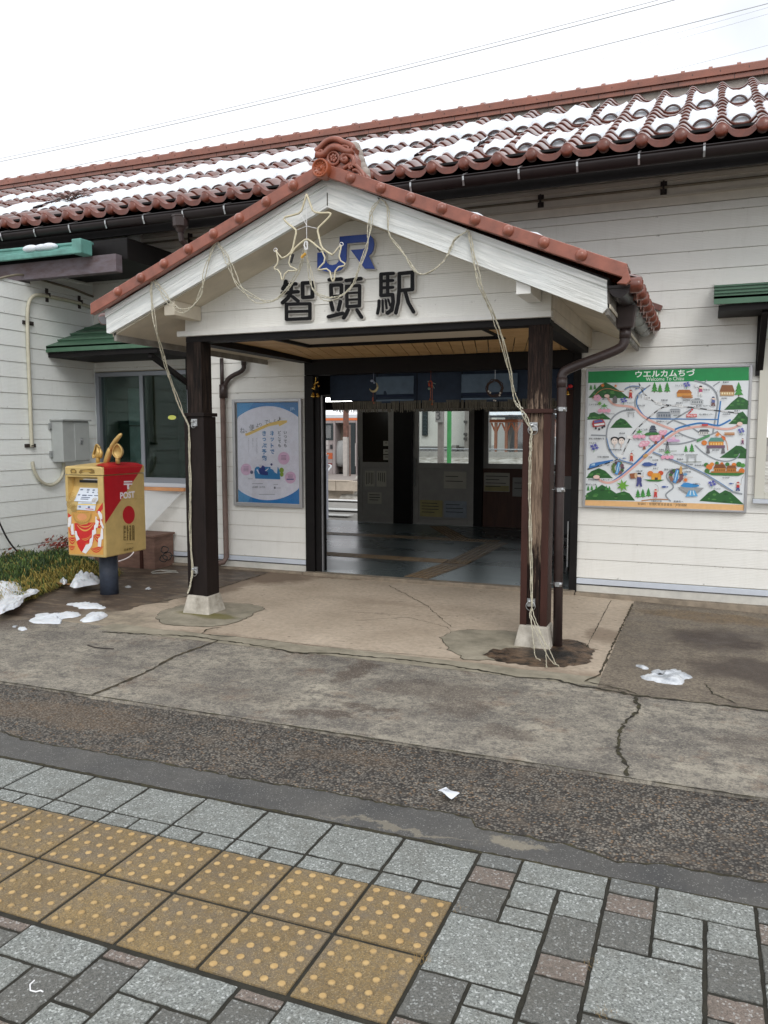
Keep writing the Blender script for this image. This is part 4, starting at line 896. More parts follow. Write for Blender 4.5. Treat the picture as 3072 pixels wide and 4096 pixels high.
# knee brace seen by the left post (bracket of an old fixture)
# porch roof tiles: kerb tiles with round knobs down both rakes
RZ = lambda x: 3.440-(.41 if x > XC else .405)*abs(x-XC)
for s, xe, n in ((1, -.505, 9), (-1, -4.70, 9)):
    mb = MB(); kn = MB(); kn.mat(0, True)
    bx = [-2.373,-2.147,-1.927,-1.705,-1.472,-1.249,-1.014,-.775] if s > 0 else [-2.827,-3.05,-3.284,-3.51,-3.742,-3.968,-4.196,-4.423]
    ed = [XC-.0*s]+bx+[xe]
    for k, (a, b) in enumerate(zip(ed[:-1], ed[1:])):
        za, zb = RZ(a), RZ(b); l = .004*(k % 2)
        mb.mat(0).prism([(a, 5.29-l, za-.046), (b+.012*s, 5.29-l, zb-.046-.004), (b+.012*s, 5.29-l, zb+.040), (a, 5.29-l, za+.044)], (0,.055,0))
        mb.mat(0).prism([(a, 5.295, za+.030), (b+.012*s, 5.295, zb+.026), (b+.012*s, 5.295, zb+.042), (a, 5.295, za+.046)], (0,.26,0))
    if s > 0: mb.prism([(xe-.02,5.288,RZ(xe)-.05),(xe-.05,5.288,RZ(xe)-.074),(xe+.01,5.288,RZ(xe)-.085),(xe+.035,5.288,RZ(xe)-.06),(xe+.01,5.288,RZ(xe)+.03)], (0,.05,0))
    mb.build('kerb_tiles', KERBT, P, bevel=.004)
    for x in bx:
        kn = MB(); kn.mat(0, True).ball((x, 5.292, RZ(x)+.002), .039, 14, 10, (1,1.05,1)); kn.mat(0, True).tube([(x,5.30,RZ(x)+.005),(x,5.55,RZ(x)+.005)], .036, 10); kn.build('kerb_knob', KERBT, P)
    # field tiles
    c_, s_ = cos(atan2(.41,1)), sin(atan2(.41,1))
    XE2, ZE = (-.46, 2.520) if s > 0 else (-4.74, 2.530)
    pt = (lambda x, q, h, s=s, XE2=XE2, ZE=ZE: (XE2-s*q*c_+s*h*s_, x, ZE+q*s_+h*c_))
    mb = MB(); tile_rows(mb, None, 0, 8, 9, pt=pt, x_of=lambda x: 5.53, course=.25)
    mb.build('porch_tiles', [TILE, TILE2], P)
    for k in range(8):
        yk = 5.50+.30*k; mb = MB(); mb.mat(0, True).lathe((XE2+.0*s, yk, ZE+.004), [(0,.052*s),(.028,.050*s),(.046,.038*s),(.05,.02*s),(.05,-.05*s)], 14, 'X')
        mb.smooth = False; top = [(XE2+.01*s, yk+.3*u, ZE+tprof(u+.12 if u < .88 else u-.88)+.012) for u in [i/8 for i in range(9)]]
        mb.add(top+[(p[0]-.006*s, p[1], p[2]-.05-.012*sin(pi*i/8)) for i, p in enumerate(top)], [(i, i+1, 10+i, 9+i) for i in range(8)])
        mb.build('eave_tile', TILE2, P)
mb = MB(); q = [(XC+.10*cos(a), 3.455+.075*sin(a)) for a in [pi*i/8 for i in range(9)]]
mb.mat(0, True).add([(x, y, z) for y in (5.36, 7.3) for x, z in q], [(k, k+1, 9+k+1, 9+k) for k in range(8)]); mb.smooth = False
mb.mat(1).box(XC-.12, XC+.12, 5.40, 7.3, 3.38, 3.455); mb.build('porch_ridge', [TILE, PLAS], P)
# flashing tile where the porch eave meets the wall
mb = MB(); a = at(2585,1212,7.86); b = at(2647,1236,7.86); mb.bar((a.x-.1,7.84,a.z+.035), (b.x,7.84,b.z), .06, .05); mb.build('end_tile', TILE2, P, bevel=.003)
mb = MB(); mb.box(b.x-.10,b.x-.03,7.83,7.89,b.z-.07,b.z-.028); mb.build('end_mortar', M('white mortar', RGB(222,216,204), .7), P)
# ridge-end ornament
O = lambda x, y, Y=5.33: at(1200+x*.1808, 520+y*.1808, Y)
orn = MB(); pl = [O(*p) for p in [(335,470),(430,370),(570,240),(700,185),(850,185),(950,240),(1100,280),(1205,370),(1180,480),(1235,600),(1240,740),(1330,850),(1450,960),(1470,1070),(1060,1010),(900,880),(700,850),(600,760),(520,600),(390,575)]]
orn.mat(0).prism(pl, (0,.09,0))
def otube(pts, r, Y=5.325, n=8): orn.mat(0, True).tube([O(x, y, Y) for x, y in smooth2(pts, 2)], r, n); orn.smooth = False
otube([(345,470),(430,400),(560,260),(700,195),(850,205),(950,270),(1080,300),(1190,380),(1150,420)], .020, 5.32)
otube([(360,540),(460,560),(560,520),(640,420),(740,370),(880,385),(1000,470),(1120,490),(1180,450)], .024, 5.315)
otube([(420,480),(470,440),(500,470),(470,520)], .010, 5.31); otube([(930,360),(1000,350),(1080,380),(1060,430)], .010, 5.31)
ring = [(740+125*cos(a), 625+145*sin(a)) for a in [2*pi*i/16 for i in range(17)]]; otube(ring, .010, 5.32)
for i in range(6):
    a = 2*pi*i/6+.3; orn.mat(0, True).ball(O(740+55*cos(a), 615+60*sin(a), 5.322), .012, 8, 6, (1,.6,1.2))
orn.ball(O(740,615,5.318), .008, 8, 6); orn.smooth = False
sp = [(1000+ (95-60*t)*cos(.5+7.5*t)*1.0, 640+(105-65*t)*sin(.5+7.5*t)) for t in [i/22 for i in range(23)]]
otube([(1180,800),(1200,720),(1180,620),(1120,560),(1040,530)]+[(950,560),(915,630),(950,690),(1010,690),(1030,640),(1000,610)], .017, 5.315); orn.mat(0, True).ball(O(985,635,5.31), .016, 8, 6)
otube([(960,850),(1040,800),(1110,760),(1200,740)], .014, 5.32)
otube([(1130,860),(1090,830),(1110,770),(1180,760),(1260,800),(1330,890),(1400,980),(1410,1050)], .013, 5.315)
otube([(1170,900),(1230,880),(1300,920),(1350,990),(1360,1040),(1310,1040),(1290,990)], .012, 5.315)
orn.mat(0, True).ball(O(1145,820,5.31), .012, 8, 6); orn.smooth = False
orn.build('ridge_end_ornament', [KERBT], P)
mb = MB(); mb.mat(0, True)
for (x, y, Y, r0) in ((1200,420,5.46,.05),(1230,560,5.47,.06),(1290,720,5.46,.055),(1350,850,5.46,.05),(1430,960,5.45,.045),(1480,1060,5.44,.03)): mb.ball(O(x, y, Y), r0, 10, 8)
mb.build('ridge_mortar', PLAS, P)
dc = O(430, 830, 5.22); mb = MB(); R0 = .065
mb.mat(0, True).lathe((dc.x, dc.y, dc.z), [(0,.012),(.050,.012),(.052,.0),(.060,-.002),(R0,.006),(R0,.03),(.056,.12)], 24, 'Y')
for i in range(12): a = 2*pi*i/12; mb.ball((dc.x+.038*cos(a), dc.y+.011, dc.z+.038*sin(a)), .0052, 6, 4)
mb.smooth = False
for k in range(3):
    pts = [(dc.x+(.004+.016*t)*cos(2.1*k+3.4*t), dc.y+.011, dc.z+(.004+.016*t)*sin(2.1*k+3.4*t)) for t in [i/8 for i in range(9)]]; mb.tube(pts, [.007-.0006*i for i in range(9)], 6)
mb.build('ridge_end_disc', M('orange-brown glazed disc', RGB(156,80,48), .4, var=.15, vs=20, coat=.2), P)
# snow caught behind the right rake
mb = MB(); mb.mat(0, True)
for (x, l) in ((-1.60,.10),(-1.18,.10),(-1.63+.12,.06)): mb.ball((x, 5.62, RZ(x)+.045), .06, 12, 8, (l/.06*1.0, 1.6, .75))
mb.ball((-1.1, 5.66, RZ(-1.1)+.04), .05, 10, 8, (1.5,1.2,.7)); mb.build('snow', SNOW, kind='stuff')
# eave gutters of the porch
mb = MB(); gutter(mb, (-.548,5.395,2.500), (-.553,6.05,2.508), .064, ax='Y', flat=1.0)
mb.box(-.616,-.480,5.385,5.400,2.494,2.512); gp = mb.build('porch_gutter', GUT, P)
mb = MB(); gutter(mb, (-.553,6.05,2.505), (-.553,7.72,2.505), .062, ax='Y', flat=1.0); mb.build('porch_gutter', GUTG, P, label='grey faded length of gutter')
mb = MB()
for y in (5.60, 6.02, 6.45, 6.95, 7.4):
    mb.tube([(-.553-.066*cos(a), y, 2.508-.066*sin(a)) for a in [pi*i/10 for i in range(11)]], .0035, 4); mb.box(-.500,-.478,y-.008,y+.008,2.508,2.522)
mb.build('gutter_hook', STEEL, gp)
mb = MB(); gutter(mb, (-4.70,5.44,2.545), (-4.70,7.7,2.545), .064, ax='Y', flat=1.0); mb.build('porch_gutter', M('silvery grey gutter', RGB(120,118,120), .35, metal=.2), P)
# right downpipe with hopper
mb = MB(); hy = 5.93
vs = []
for (w, z) in ((.055,2.30),(.072,2.43),(.076,2.455)): vs += [(-.553-w, hy-w, z), (-.553+w, hy-w, z), (-.553+w, hy+w, z), (-.553-w, hy+w, z)]
mb.add(vs, [(3,2,1,0)]+[(4*l+i, 4*l+(i+1)%4, 4*l+4+(i+1)%4, 4*l+4+i) for l in (0,1) for i in range(4)])
hop = mb.build('pipe_hopper', PIPE, P, bevel=.012)
mb = MB(); mb.mat(0, True); pth = smooth2([(-.553,hy,2.32),(-.553,hy,2.20),(-.60,hy-.01,2.155),(-.93,5.87,2.035),(-.975,5.86,2.0),(-.975,5.86,1.95)], 2)
mb.tube(pth+[(-.975,5.86,1.0),(-.965,5.86,.0)], .0345, 14)
dp = mb.build('downpipe', PIPE, P)
mb = MB(); mb.mat(0, True); mb.tube([(-.553,hy,2.30),(-.553,hy,2.235)], .040, 14); mb.build('pipe_socket', PIPE, dp); mb = MB(); mb.mat(0, True).tube([(-.975,5.86,1.97),(-.975,5.86,1.90)], .038, 14); mb.build('pipe_socket', PIPE, dp)
for z in (1.745, 1.165, .47):
    mb = MB(); mb.mat(0, True).tube([(-.973,5.86,z-.016),(-.973,5.86,z+.016)], .0375, 14); mb.smooth = False; mb.box(-.985,-.955,5.815,5.826,z-.014,z+.014); mb.bar((-1.03,5.86,z),(-1.0,5.86,z),.004,.004); mb.build('pipe_clip', STEEL, dp)
# left downpipes behind the left post
mb = MB(); mb.mat(0, True); x1 = at(889, 1560, 7.84).x; zj = at(890,1560,7.84).z
mb.tube([(x1,7.84,2.42),(x1,7.84,zj)], .022, 10); mb.mat(1, True).tube([(x1+.002,7.84,zj),(x1+.012,7.84,.14),(x1+.0,7.80,.09),(x1-.14,7.78,.055),(x1-.30,7.78,.05)], .031, 10)
mb.mat(0, True).tube([(x1+.015,7.84,zj+.06),(x1+.015,7.84,zj-.09)], .046, 10)
e1 = at(975, 1435, 7.84); mb.tube([(e1.x,7.84,e1.z+.02),(e1.x,7.84,e1.z-.07)], .030, 10); mb.tube(smooth2([(e1.x,7.84,e1.z-.05),(e1.x,7.84,e1.z-.13),(x1+.11,7.84,zj+.15),(x1+.04,7.84,zj+.07),(x1+.03,7.84,zj)], 2), .026, 10)
mb.lathe((e1.x,7.84,e1.z), [(.03,0),(.055,.06),(.06,.07)], 12); mb.build('downpipe', [PIPE, PIPEW], P, label='faded brown downpipe against the wall')
# hooks and rings on the posts
def ringhook(px, py, Y, r=.028, plate=True, nm='ring_hook', right=0):
    c = at(px, py, Y); t = MB()
    if plate: t.box(c.x-.028+right,c.x+.03+right,Y+.004,Y+.012,c.z-.005,c.z+.055); t.ball((c.x-.01+right,Y-.004,c.z+.035), .014, 8, 6); t.ball((c.x+.018+right,Y,c.z+.04), .007, 6, 4)
    t.tube([(c.x+r*cos(a), Y-.006, c.z+r*sin(a)) for a in [2*pi*i/18 for i in range(18)]], .0032, 5, closed=True); t.build(nm, STEEL, P)
ringhook(2132, 1720, 5.775, .034); ringhook(775, 1702, 5.775, .020); ringhook(2123, 2424, 5.775, .034); ringhook(778, 2292, 5.775, .026)

# ================================================================== SIGN LETTERS
SB = M('sign letter black', (.007,.007,.008), .6, spec=.2); SW = M('sign letter backing', RGB(206,202,196), .5); SBLUE = M('sign blue', RGB(14,62,150), .4)
def stroke_poly(pts, w, n=5):           # rounded thick stroke outline in the 2-D sheet of the sign
    out = []; m = len(pts)
    def nrm(a, b): d = hypot(b[0]-a[0], b[1]-a[1]) or 1; return ((b[0]-a[0])/d, (b[1]-a[1])/d)
    dirs = [nrm(pts[max(0,i-1)], pts[min(m-1,i+1)]) for i in range(m)]
    for i, p in enumerate(pts): out.append((p[0]-dirs[i][1]*w/2, p[1]+dirs[i][0]*w/2))
    d = nrm(pts[-2], pts[-1]); a0 = atan2(d[0], -d[1])
    for k in range(1, n): out.append((pts[-1][0]+w/2*cos(a0-pi*k/n), pts[-1][1]+w/2*sin(a0-pi*k/n)))
    for i in range(m-1, -1, -1): out.append((pts[i][0]+dirs[i][1]*w/2, pts[i][1]-dirs[i][0]*w/2))
    d = nrm(pts[0], pts[1]); a0 = atan2(-d[0], d[1])
    for k in range(1, n): out.append((pts[0][0]+w/2*cos(a0-pi*k/n), pts[0][1]+w/2*sin(a0-pi*k/n)))
    return out
def letter(strokes, lab):
    mb = MB(); k = 0
    for st_ in strokes:
        w = 33
        if isinstance(st_, tuple): w, st_ = st_
        for q_ in (zip(st_[:-1], st_[1:]) if len(st_) > 3 or st_[0] == st_[-1] else [st_]):
            q_ = list(q_); k += 1
            A2 = lambda x, y, Y: at(1100+x*.4219, 750+y*.4219, Y)
            o1 = stroke_poly(q_, w); o2 = stroke_poly([(x+5, y+5) for x, y in q_], w+15)
            mb.mat(0).prism([A2(x, y, 5.748-.00006*k) for x, y in o1], (0,.010,0)); mb.mat(1).prism([A2(x, y, 5.7595-.00006*k) for x, y in o2], (0,.034,0))
    return tag(mb.build('sign_letter', [SB, SW]), lab, 'sign letter', 'raised characters of the station name')
letter([[(100,888),(92,925),(72,960)], [(95,922),(195,912)], [(68,1000),(215,985)], [(150,925),(150,990),(120,1045),(68,1092)], [(165,1035),(215,1075)], [(258,905),(350,900),(352,1035),(260,1042),(258,905)], (30,[(105,1105),(328,1100),(328,1240),(107,1250),(105,1105)]), (27,[(105,1176),(328,1170)])], 'black raised 智 character on the gable, leftmost of three, behind the small star')
letter([[(512,874),(625,866)], [(528,925),(628,920),(626,1028),(532,1034),(528,925)], [(528,1085),(546,1160)], [(618,1078),(598,1160)], [(505,1225),(640,1190)], [(672,882),(812,862)], [(745,885),(728,925)], (30,[(676,935),(800,928),(798,1120),(680,1128),(676,935)]), (20,[(676,1000),(800,994)]), (20,[(676,1063),(800,1057)]), [(690,1160),(672,1200),(648,1235)], [(775,1160),(800,1200),(818,1228)]], 'black raised 頭 character in the middle of the station name')
letter([(32,[(1003,822),(1003,1020)]), (30,[(1003,820),(1120,812)]), (27,[(1003,886),(1115,880)]), (27,[(1003,950),(1115,944)]), (30,[(1066,820),(1066,1018)]), (34,[(1003,1022),(1112,1014),(1118,1080),(1105,1160),(1062,1190)]), (27,[(985,1072),(982,1130),(970,1192)]), (20,[(1018,1068),(1020,1180)]), (20,[(1047,1064),(1056,1145)]), (18,[(1072,1060),(1090,1120)]), [(1176,815),(1300,802),(1300,965),(1178,975)], [(1176,815),(1176,960),(1165,1090),(1143,1188)], [(1228,975),(1262,1090),(1312,1178)]], 'black raised 駅 character, rightmost of the station name')
jr = [(612,465),(740,453),(870,443),(905,453),(930,485),(938,530),(930,590),(910,625),(885,645),(945,770),(848,768),(718,592),(832,583),(862,565),(870,540),(862,520),(845,515),(680,528),(676,600),(674,680),(660,735),(620,780),(560,800),(500,798),(440,785),(400,768),(400,618),(470,612),(474,670),(490,712),(515,730),(545,735),(580,725),(602,700),(610,660)]
J = [at(1100+x*.4219, 750+y*.4219, 5.75) for x, y in jr]
mb = MB(); mb.mat(0).prism(J, (0,.012,0)); c = sum(J, Vector())/len(J)
mb.mat(1).prism([q+Vector((.004,.013,-.006)) for q in J], (0,.03,0))
tag(mb.build('railway_logo', [SBLUE, SW]), 'blue JR letters logo on the porch gable above the station name', 'logo')

# ================================================================== STRING LIGHTS AND STAR
LS = M('cloudy clear light cord', RGB(196,190,168), .4, var=.2, vs=40, trans=.15); BULB = M('milky tiny bulbs', RGB(208,204,188), .3)
def strands(pts, n=3, spread=.015, r=.0036, seed=0, conv=True):
    out = []; rr = random.Random(seed)
    for k in range(n):
        m = len(pts); ph = rr.uniform(0, 6); q = []
        dense = smooth2(pts, 3)
        for i, p in enumerate(dense):
            f = i/(len(dense)-1); e = min(1, 6*min(f, 1-f)+.15) if conv else 1
            w = spread*e; q.append((p[0]+w*sin(ph+i*.2+k*2.1)+rr.uniform(-.0025,.0025), p[1]+w*.4*cos(ph*1.3+i*.37), p[2]+w*.8*cos(ph+i*.17+k*1.7)+rr.uniform(-.002,.002)))
        out.append(q)
    return out
cord = thing('string_lights', 'bundle of cloudy string-light cords looped along the porch bargeboards', 'string lights', (XC, 5.35, 2.9))
Z3 = lambda x, y, Y=5.345: tuple(at(900+x*.6172, 600+y*.6172, Y)); Z1 = lambda x, y, Y=5.345: tuple(at(x*.6172, 900+y*.6172, Y)); Z7 = lambda x, y, Y=5.77: tuple(at(1800+x*.3134, 1600+y*.3134, Y))
runs = [
 [Z1(1405,105), Z1(1375,150), Z1(1340,260), Z1(1310,400), Z1(1290,480), Z1(1240,540), Z1(1180,565), Z1(1110,520), Z1(1060,450), Z1(1020,380), Z1(985,350)],
 [Z1(1410,110), Z1(1450,180), Z1(1490,270), (Z3(20,720)), Z3(80,860), Z3(150,940), Z3(230,990), Z3(300,990), Z3(380,930), Z3(440,850), Z3(490,740), Z3(518,660), Z3(522,630)],
 [Z3(522,640), Z3(530,740), Z3(560,850), Z3(610,940), Z3(680,975), Z3(760,950), Z3(840,860), Z3(880,760), Z3(905,650), Z3(925,560), Z3(945,450), Z3(960,380), Z3(1000,320)],
 [Z3(1005,320), Z3(1045,360), Z3(1065,450), Z3(1080,560), Z3(1120,650), Z3(1180,740), Z3(1250,790), Z3(1310,795), Z3(1380,750), Z3(1440,690), Z3(1490,600), Z3(1530,540), Z3(1570,518)],
 [Z3(1575,520), Z3(1600,620), Z3(1630,760), Z3(1655,900), tuple(at(1990,1300,5.55)), tuple(at(2045,1500,5.70)), Z7(830,0), Z7(880,70), Z7(940,170), Z7(1000,300), Z7(1045,400)],
 [Z7(1045,400,5.765), Z7(1030,500,5.77), Z7(1025,640,5.77), tuple(at(2120,1850,5.772)), tuple(at(2118,2000,5.772)), tuple(at(2122,2150,5.772)), tuple(at(2126,2300,5.772)), tuple(at(2127,2424,5.765))],
 [Z1(985,352), Z1(975,430), Z1(985,540), Z1(1015,680), tuple(at(645,1400,5.5)), tuple(at(672,1500,5.62)), Z1(1130,1080,5.7), Z1(1180,1200,5.75), Z1(1222,1300,5.77)],
 [Z1(1222,1300,5.77), Z1(1228,1400,5.775), tuple(at(759,1850,5.775)), tuple(at(762,2000,5.775)), tuple(at(760,2150,5.775)), tuple(at(772,2290,5.765)), tuple(at(762,2340,5.765)), tuple(at(750,2375,5.75))],
]
for i, rn in enumerate(runs):
    mb = MB(); bl = MB()
    for q in strands(rn, 4 if i in (4,5,6,7) else 3, .011 if i in (4,6) else (.008 if i in (5,7) else .017), .0034, i*7+1):
        mb.mat(0, True).tube(q, .0034, 5)
        for k in range(2, len(q)-2, 3): mb.mat(1, True).ball(q[k], .0045, 5, 3, (1,1,1.5))
    mb.smooth = False; mb.build('light_cord', [LS, BULB], cord)
mb = MB()                                # loose ends at the foot of the right post
g0 = at(2127,2424,5.765)
for k, (ex, ey) in enumerate([(2203,2656),(2140,2635),(2215,2650),(2190,2665)]):
    e = atz(ex, ey, .022); m1 = (g0.x+.01*k-.01, 5.70, .25); m2 = ((g0.x+e.x)/2+.01*k, 5.60, .08)
    for q in strands([tuple(g0), m1, m2, tuple(e), (e.x+.06-.02*k, e.y-.03, .022)], 1, .006, .003, 90+k): mb.mat(0, True).tube(q, .0036, 5)
mb.smooth = False; mb.build('light_cord', [LS], cord)
mb = MB()
for (x, y) in ((985,350),(1405,103)): p = Z1(x, y, 5.36); mb.ball(p, .008, 6, 4); mb.tube([p, (p[0], 5.335, p[2])], .004, 5)
for (x, y) in ((1000,316),(1573,513)): p = Z3(x, y, 5.36); mb.ball(p, .008, 6, 4); mb.tube([p, (p[0], 5.335, p[2])], .004, 5)
mb.build('nail', BRKT, cord)
st = thing('star_light_motif', 'one large and two small star outlines of yellowed rope light under the porch apex', 'christmas light', (-2.9, 5.3, 3.1))
ROPE = M('yellowed rope light', RGB(206,197,168), .4, var=.12, vs=30); ROPE2 = M('paler rope light', RGB(206,198,172), .4, var=.1, vs=30)
A = lambda x, y, Y=5.30: tuple(at(1100+x*.4219, 750+y*.4219, Y))
big = [(300,62),(335,160),(362,235),(440,242),(532,238),(520,275),(450,345),(400,392),(420,480),(440,570),(500,615),(545,640)]
bigL = [(300,62),(270,160),(245,240),(160,265),(75,285),(110,335),(180,385),(205,410),(185,500),(165,600),(110,655),(70,670)]
arc = [(150,640),(185,580),(240,530),(300,485),(350,515),(400,560),(450,600)]
mb = MB(); mb.mat(0, True)
for c_ in (big, bigL, arc): mb.tube([A(*p) for p in smooth2(c_, 1)], .0075, 7)
mb.smooth = False; mb.build('large_star', ROPE, st)
def ministar(pts):
    mb = MB(); mb.mat(0, True).tube([A(*p) for p in smooth2(pts, 1)], .006, 6); mb.smooth = False; mb.build('small_star', ROPE2, st)
ministar([(70,675),(5,600),(10,590),(35,715),(-20,770),(45,785),(70,905),(100,790),(205,790),(205,775),(125,740),(150,640)])
ministar([(545,640),(625,540),(628,560),(600,680),(685,735),(575,760),(560,890),(540,890),(515,765),(405,785),(410,770),(485,690),(440,590)])
mb = MB()
for pts in ([(300,70),(300,490)],[(205,405),(300,365),(395,388)],[(250,265),(300,360)],[(300,70),(250,265)],[(300,70),(345,210)]): mb.tube([A(*p, 5.305) for p in pts], .0022, 4)
mb.build('wire_frame', WHITE, st)
for hx, hy_ in ((630,537),(5,592)): mb = MB(); mb.tube([A(hx+17*cos(a), hy_+17*sin(a)) for a in [2*pi*i/10 for i in range(10)]], .0025, 4, closed=True); mb.build('hanging_loop', WHITE, st)
mb = MB(); mb.tube([A(172,630), A(150,715)], .009, 7); mb.tube([A(405,572), A(430,602)], .009, 7); mb.build('connector', BLACK, st)
mb = MB(); mb.tube([A(250,665), A(290,625)], .010, 7); mb.build('plug_tag', M('amber plug', RGB(206,160,70), .4), st)
mb = MB()
for q in strands([A(290,500), A(275,560), A(300,600), A(310,560), A(300,510)], 2, .004, .003, 5): mb.tube(q, .003, 5)
mb.build('white_tie', WHITE, st)

# ================================================================== MAP BOARD
MP = thing('map_board', 'framed illustrated town map with green header on the right-hand wall', 'map', (-.36, 7.88, 1.52))
mb = MB(); mb.box(-1.064,.345,7.862,7.885,.875,2.165); mb.build('board_panel', M('map board white', RGB(228,233,236), .3), MP)
mb = MB()
for q in ((-1.081,-1.060,.860,2.181),(.340,.362,.860,2.181)): mb.box(q[0],q[1],7.850,7.887,q[2],q[3])
mb.box(-1.060,.340,7.850,7.887,2.162,2.181); mb.box(-1.060,.340,7.850,7.887,.860,.880); mb.build('frame', ALU, MP, bevel=.003)
a = Art('Y', 7.861, .00003, px=lambda x, y: (2320+x*.44, 1450+y*.44))
GRNH = (18,142,74); GR = (150,156,162); BLU = (52,122,188); PNK = (228,180,170); DG = (44,98,48); DG2 = (64,124,60); TG = (72,150,70); TX = (78,84,92)
a.poly(GRNH, [(74,82),(1537,40),(1535,163),(71,187)]); a.poly((232,186,130), [(46,1250),(1512,1294),(1506,1346),(42,1308)])
a.text((240,244,240), 'ウエルカムちづ', 770, 98, w=540, h=62, off=.02); a.text((236,240,236), 'Welcome To Chizu', 770, 148, w=345, h=34)
a.text((120,96,72), '智頭町・智頭町教育委員会・JR智頭駅', 745, 1292, w=450, h=30, off=.01)
def hill(pts, c=DG):
    a.poly(c, pts+[]); xs = [p[0] for p in pts]; r = random.Random(int(xs[0]))
    for _ in range(9):
        p = pts[r.randrange(1, len(pts)-1)]; by = max(q[1] for q in pts); x = p[0]+r.uniform(-8,8); y = p[1]+(by-p[1])*r.uniform(.25,.8); a.ell(r.choice([DG2,(34,80,40),(84,138,72)]), x, y, r.uniform(10,24), r.uniform(5,12), 8)
for h_ in ([(75,320),(130,255),(190,200),(230,180),(290,210),(380,270),(450,325)], [(65,520),(90,460),(130,450),(170,470),(210,460),(285,518)], [(275,595),(330,530),(370,505),(410,520),(478,593)], [(55,1050),(100,990),(170,960),(230,985),(300,1052)],
    [(48,1250),(60,1190),(140,1150),(200,1110),(270,1150),(330,1190),(400,1170),(450,1190),(500,1255)], [(1310,430),(1380,360),(1440,310),(1480,320),(1530,350),(1525,425)], [(1350,558),(1400,510),(1440,460),(1480,445),(1525,500),(1520,560)],
    [(1270,865),(1360,800),(1420,755),(1470,760),(1512,790),(1508,873)], [(1085,1258),(1170,1180),(1220,1155),(1270,1190),(1320,1160),(1370,1180),(1490,1290)]): hill(h_)
for pts, w in (([(100,660),(170,662),(240,665)],12),([(500,430),(440,432),(380,440),(300,490),(250,580),(238,665),(245,760),(290,840),(350,890),(480,928)],14),([(405,250),(450,218),(540,226),(590,238)],14),([(505,420),(497,350),(520,290),(590,240),(640,205)],12),
    ([(1040,165),(1130,185),(1220,240),(1260,330),(1240,450),(1208,640)],15),([(1130,185),(1155,160)],9),([(790,560),(900,490),(1020,420)],13),([(840,520),(1000,580),(1090,640),(1150,670)],12),([(760,740),(900,745),(1040,710),(1180,660),(1255,625)],13),([(860,620),(960,670),(1060,700)],12),
    ([(660,820),(800,880),(980,950),(1100,1000),(1250,1090),(1390,1180),(1475,1195)],16),([(980,960),(860,970),(790,1000),(785,1060),(870,1130),(780,1190),(780,1220),(825,1262)],13),([(1045,750),(1130,830),(1250,890),(1350,900),(1430,870),(1452,828)],10),([(1210,215),(1270,175)],9)): a.line(GR, pts, w)
for pts, w in (([(598,236),(530,290),(508,370),(545,440),(600,505),(720,514),(900,513),(1100,516),(1250,518)],9),([(245,690),(262,770),(300,838),(356,884),(482,918)],6),([(1250,575),(1258,500),(1268,440),(1278,350)],12),([(300,1080),(400,1010),(500,918),(660,760),(850,605),(1000,565),(1110,545),(1250,578),(1300,560),(1370,520)],15),([(660,810),(800,866),(980,938),(1100,988),(1250,1076),(1390,1168)],5),([(410,236),(470,210),(540,216)],5)): a.line(BLU, pts, w)
for pts in ([(245,300),(270,350),(320,390),(420,395),(500,410),(560,480),(640,530),(740,570),(860,615)], [(150,1040),(190,1080),(260,1098),(330,1074),(420,1012),(850,632),(1000,590),(1150,575),(1300,608),(1400,598),(1450,560)]): a.line(PNK, pts, 20)
def rail(pts, w=10, seg=6):
    a.line((60,62,66), pts, w); q = smooth2(pts, 3); 
    for i in range(0, len(q)-3, 6): a.line((240,240,240), [q[i], q[min(i+3, len(q)-1)]], w*.62)
rail([(535,185),(570,270),(620,320),(700,370),(820,390),(950,400),(1100,420),(1270,440),(1440,460)]); rail([(820,390),(740,410),(660,470),(560,560),(480,640),(420,760),(380,850),(330,890),(200,930),(70,970)])
for (x, y, t) in ((618,322,'因幡'),(717,370,'はじ'),(905,392,'ちづ'),(455,680,''),(365,850,'')): a.poly((236,238,238), [(x-30,y-22),(x+28,y-8),(x+30,y+22),(x-28,y+8)]); t and a.text(TX, t, x, y, h=18)
a.line((176,124,84), [(560,1256),(680,1240),(800,1246)], 9); a.line((196,134,92), [(1250,630),(1330,700),(1345,800)], 6); a.line((196,134,92), [(110,330),(180,250),(260,232),(340,260),(400,262)], 6)
def pine(x, y, h, w=None, c=TG):
    w = w or h*.62
    a.poly((110,84,56), [(x-w*.06,y+h*.8),(x+w*.06,y+h*.8),(x+w*.06,y+h),(x-w*.06,y+h)])
    for k, (t, b, ww) in enumerate(((0,.42,.55),(.2,.66,.8),(.45,.9,1))): a.poly(c if k != 1 else (58,134,60), [(x,y+h*t),(x+w*ww/2,y+h*b),(x-w*ww/2,y+h*b)])
for (x, y, h) in ((678,175,98),(728,192,82),(793,175,98),(1443,175,132),(100,200,52),(135,198,50),(963,750,66),(1017,735,82),(527,1150,82),(572,1146,84),(623,1138,84),(75,1118,50),(108,1115,50),(240,1115,45),(268,1120,45),(150,1112,40)): pine(x, y, h)
for (x, y, r, c) in ((1148,930,22,DG2),(1175,950,30,(222,126,56)),(1200,925,20,(222,140,60)),(1245,915,18,DG2),(1290,920,16,(204,110,50)),(1340,925,20,DG2),(1400,930,22,(222,126,56)),(1445,925,26,DG2),(1480,935,22,(84,150,70)),(1155,985,24,(70,120,60)),(1470,985,28,(214,120,52)),(640,1010,28,(226,130,56)),(735,1005,24,(206,84,48)),(1130,730,26,(220,130,60)),(1300,690,24,(214,110,60))): a.ell(c, x, y, r, r*.9, 10)
a.poly(DG2, [(1140,1000),(1500,1005),(1440,1030),(1200,1024)]); a.poly(DG2, [(575,1062),(770,1066),(720,1082),(630,1080)])
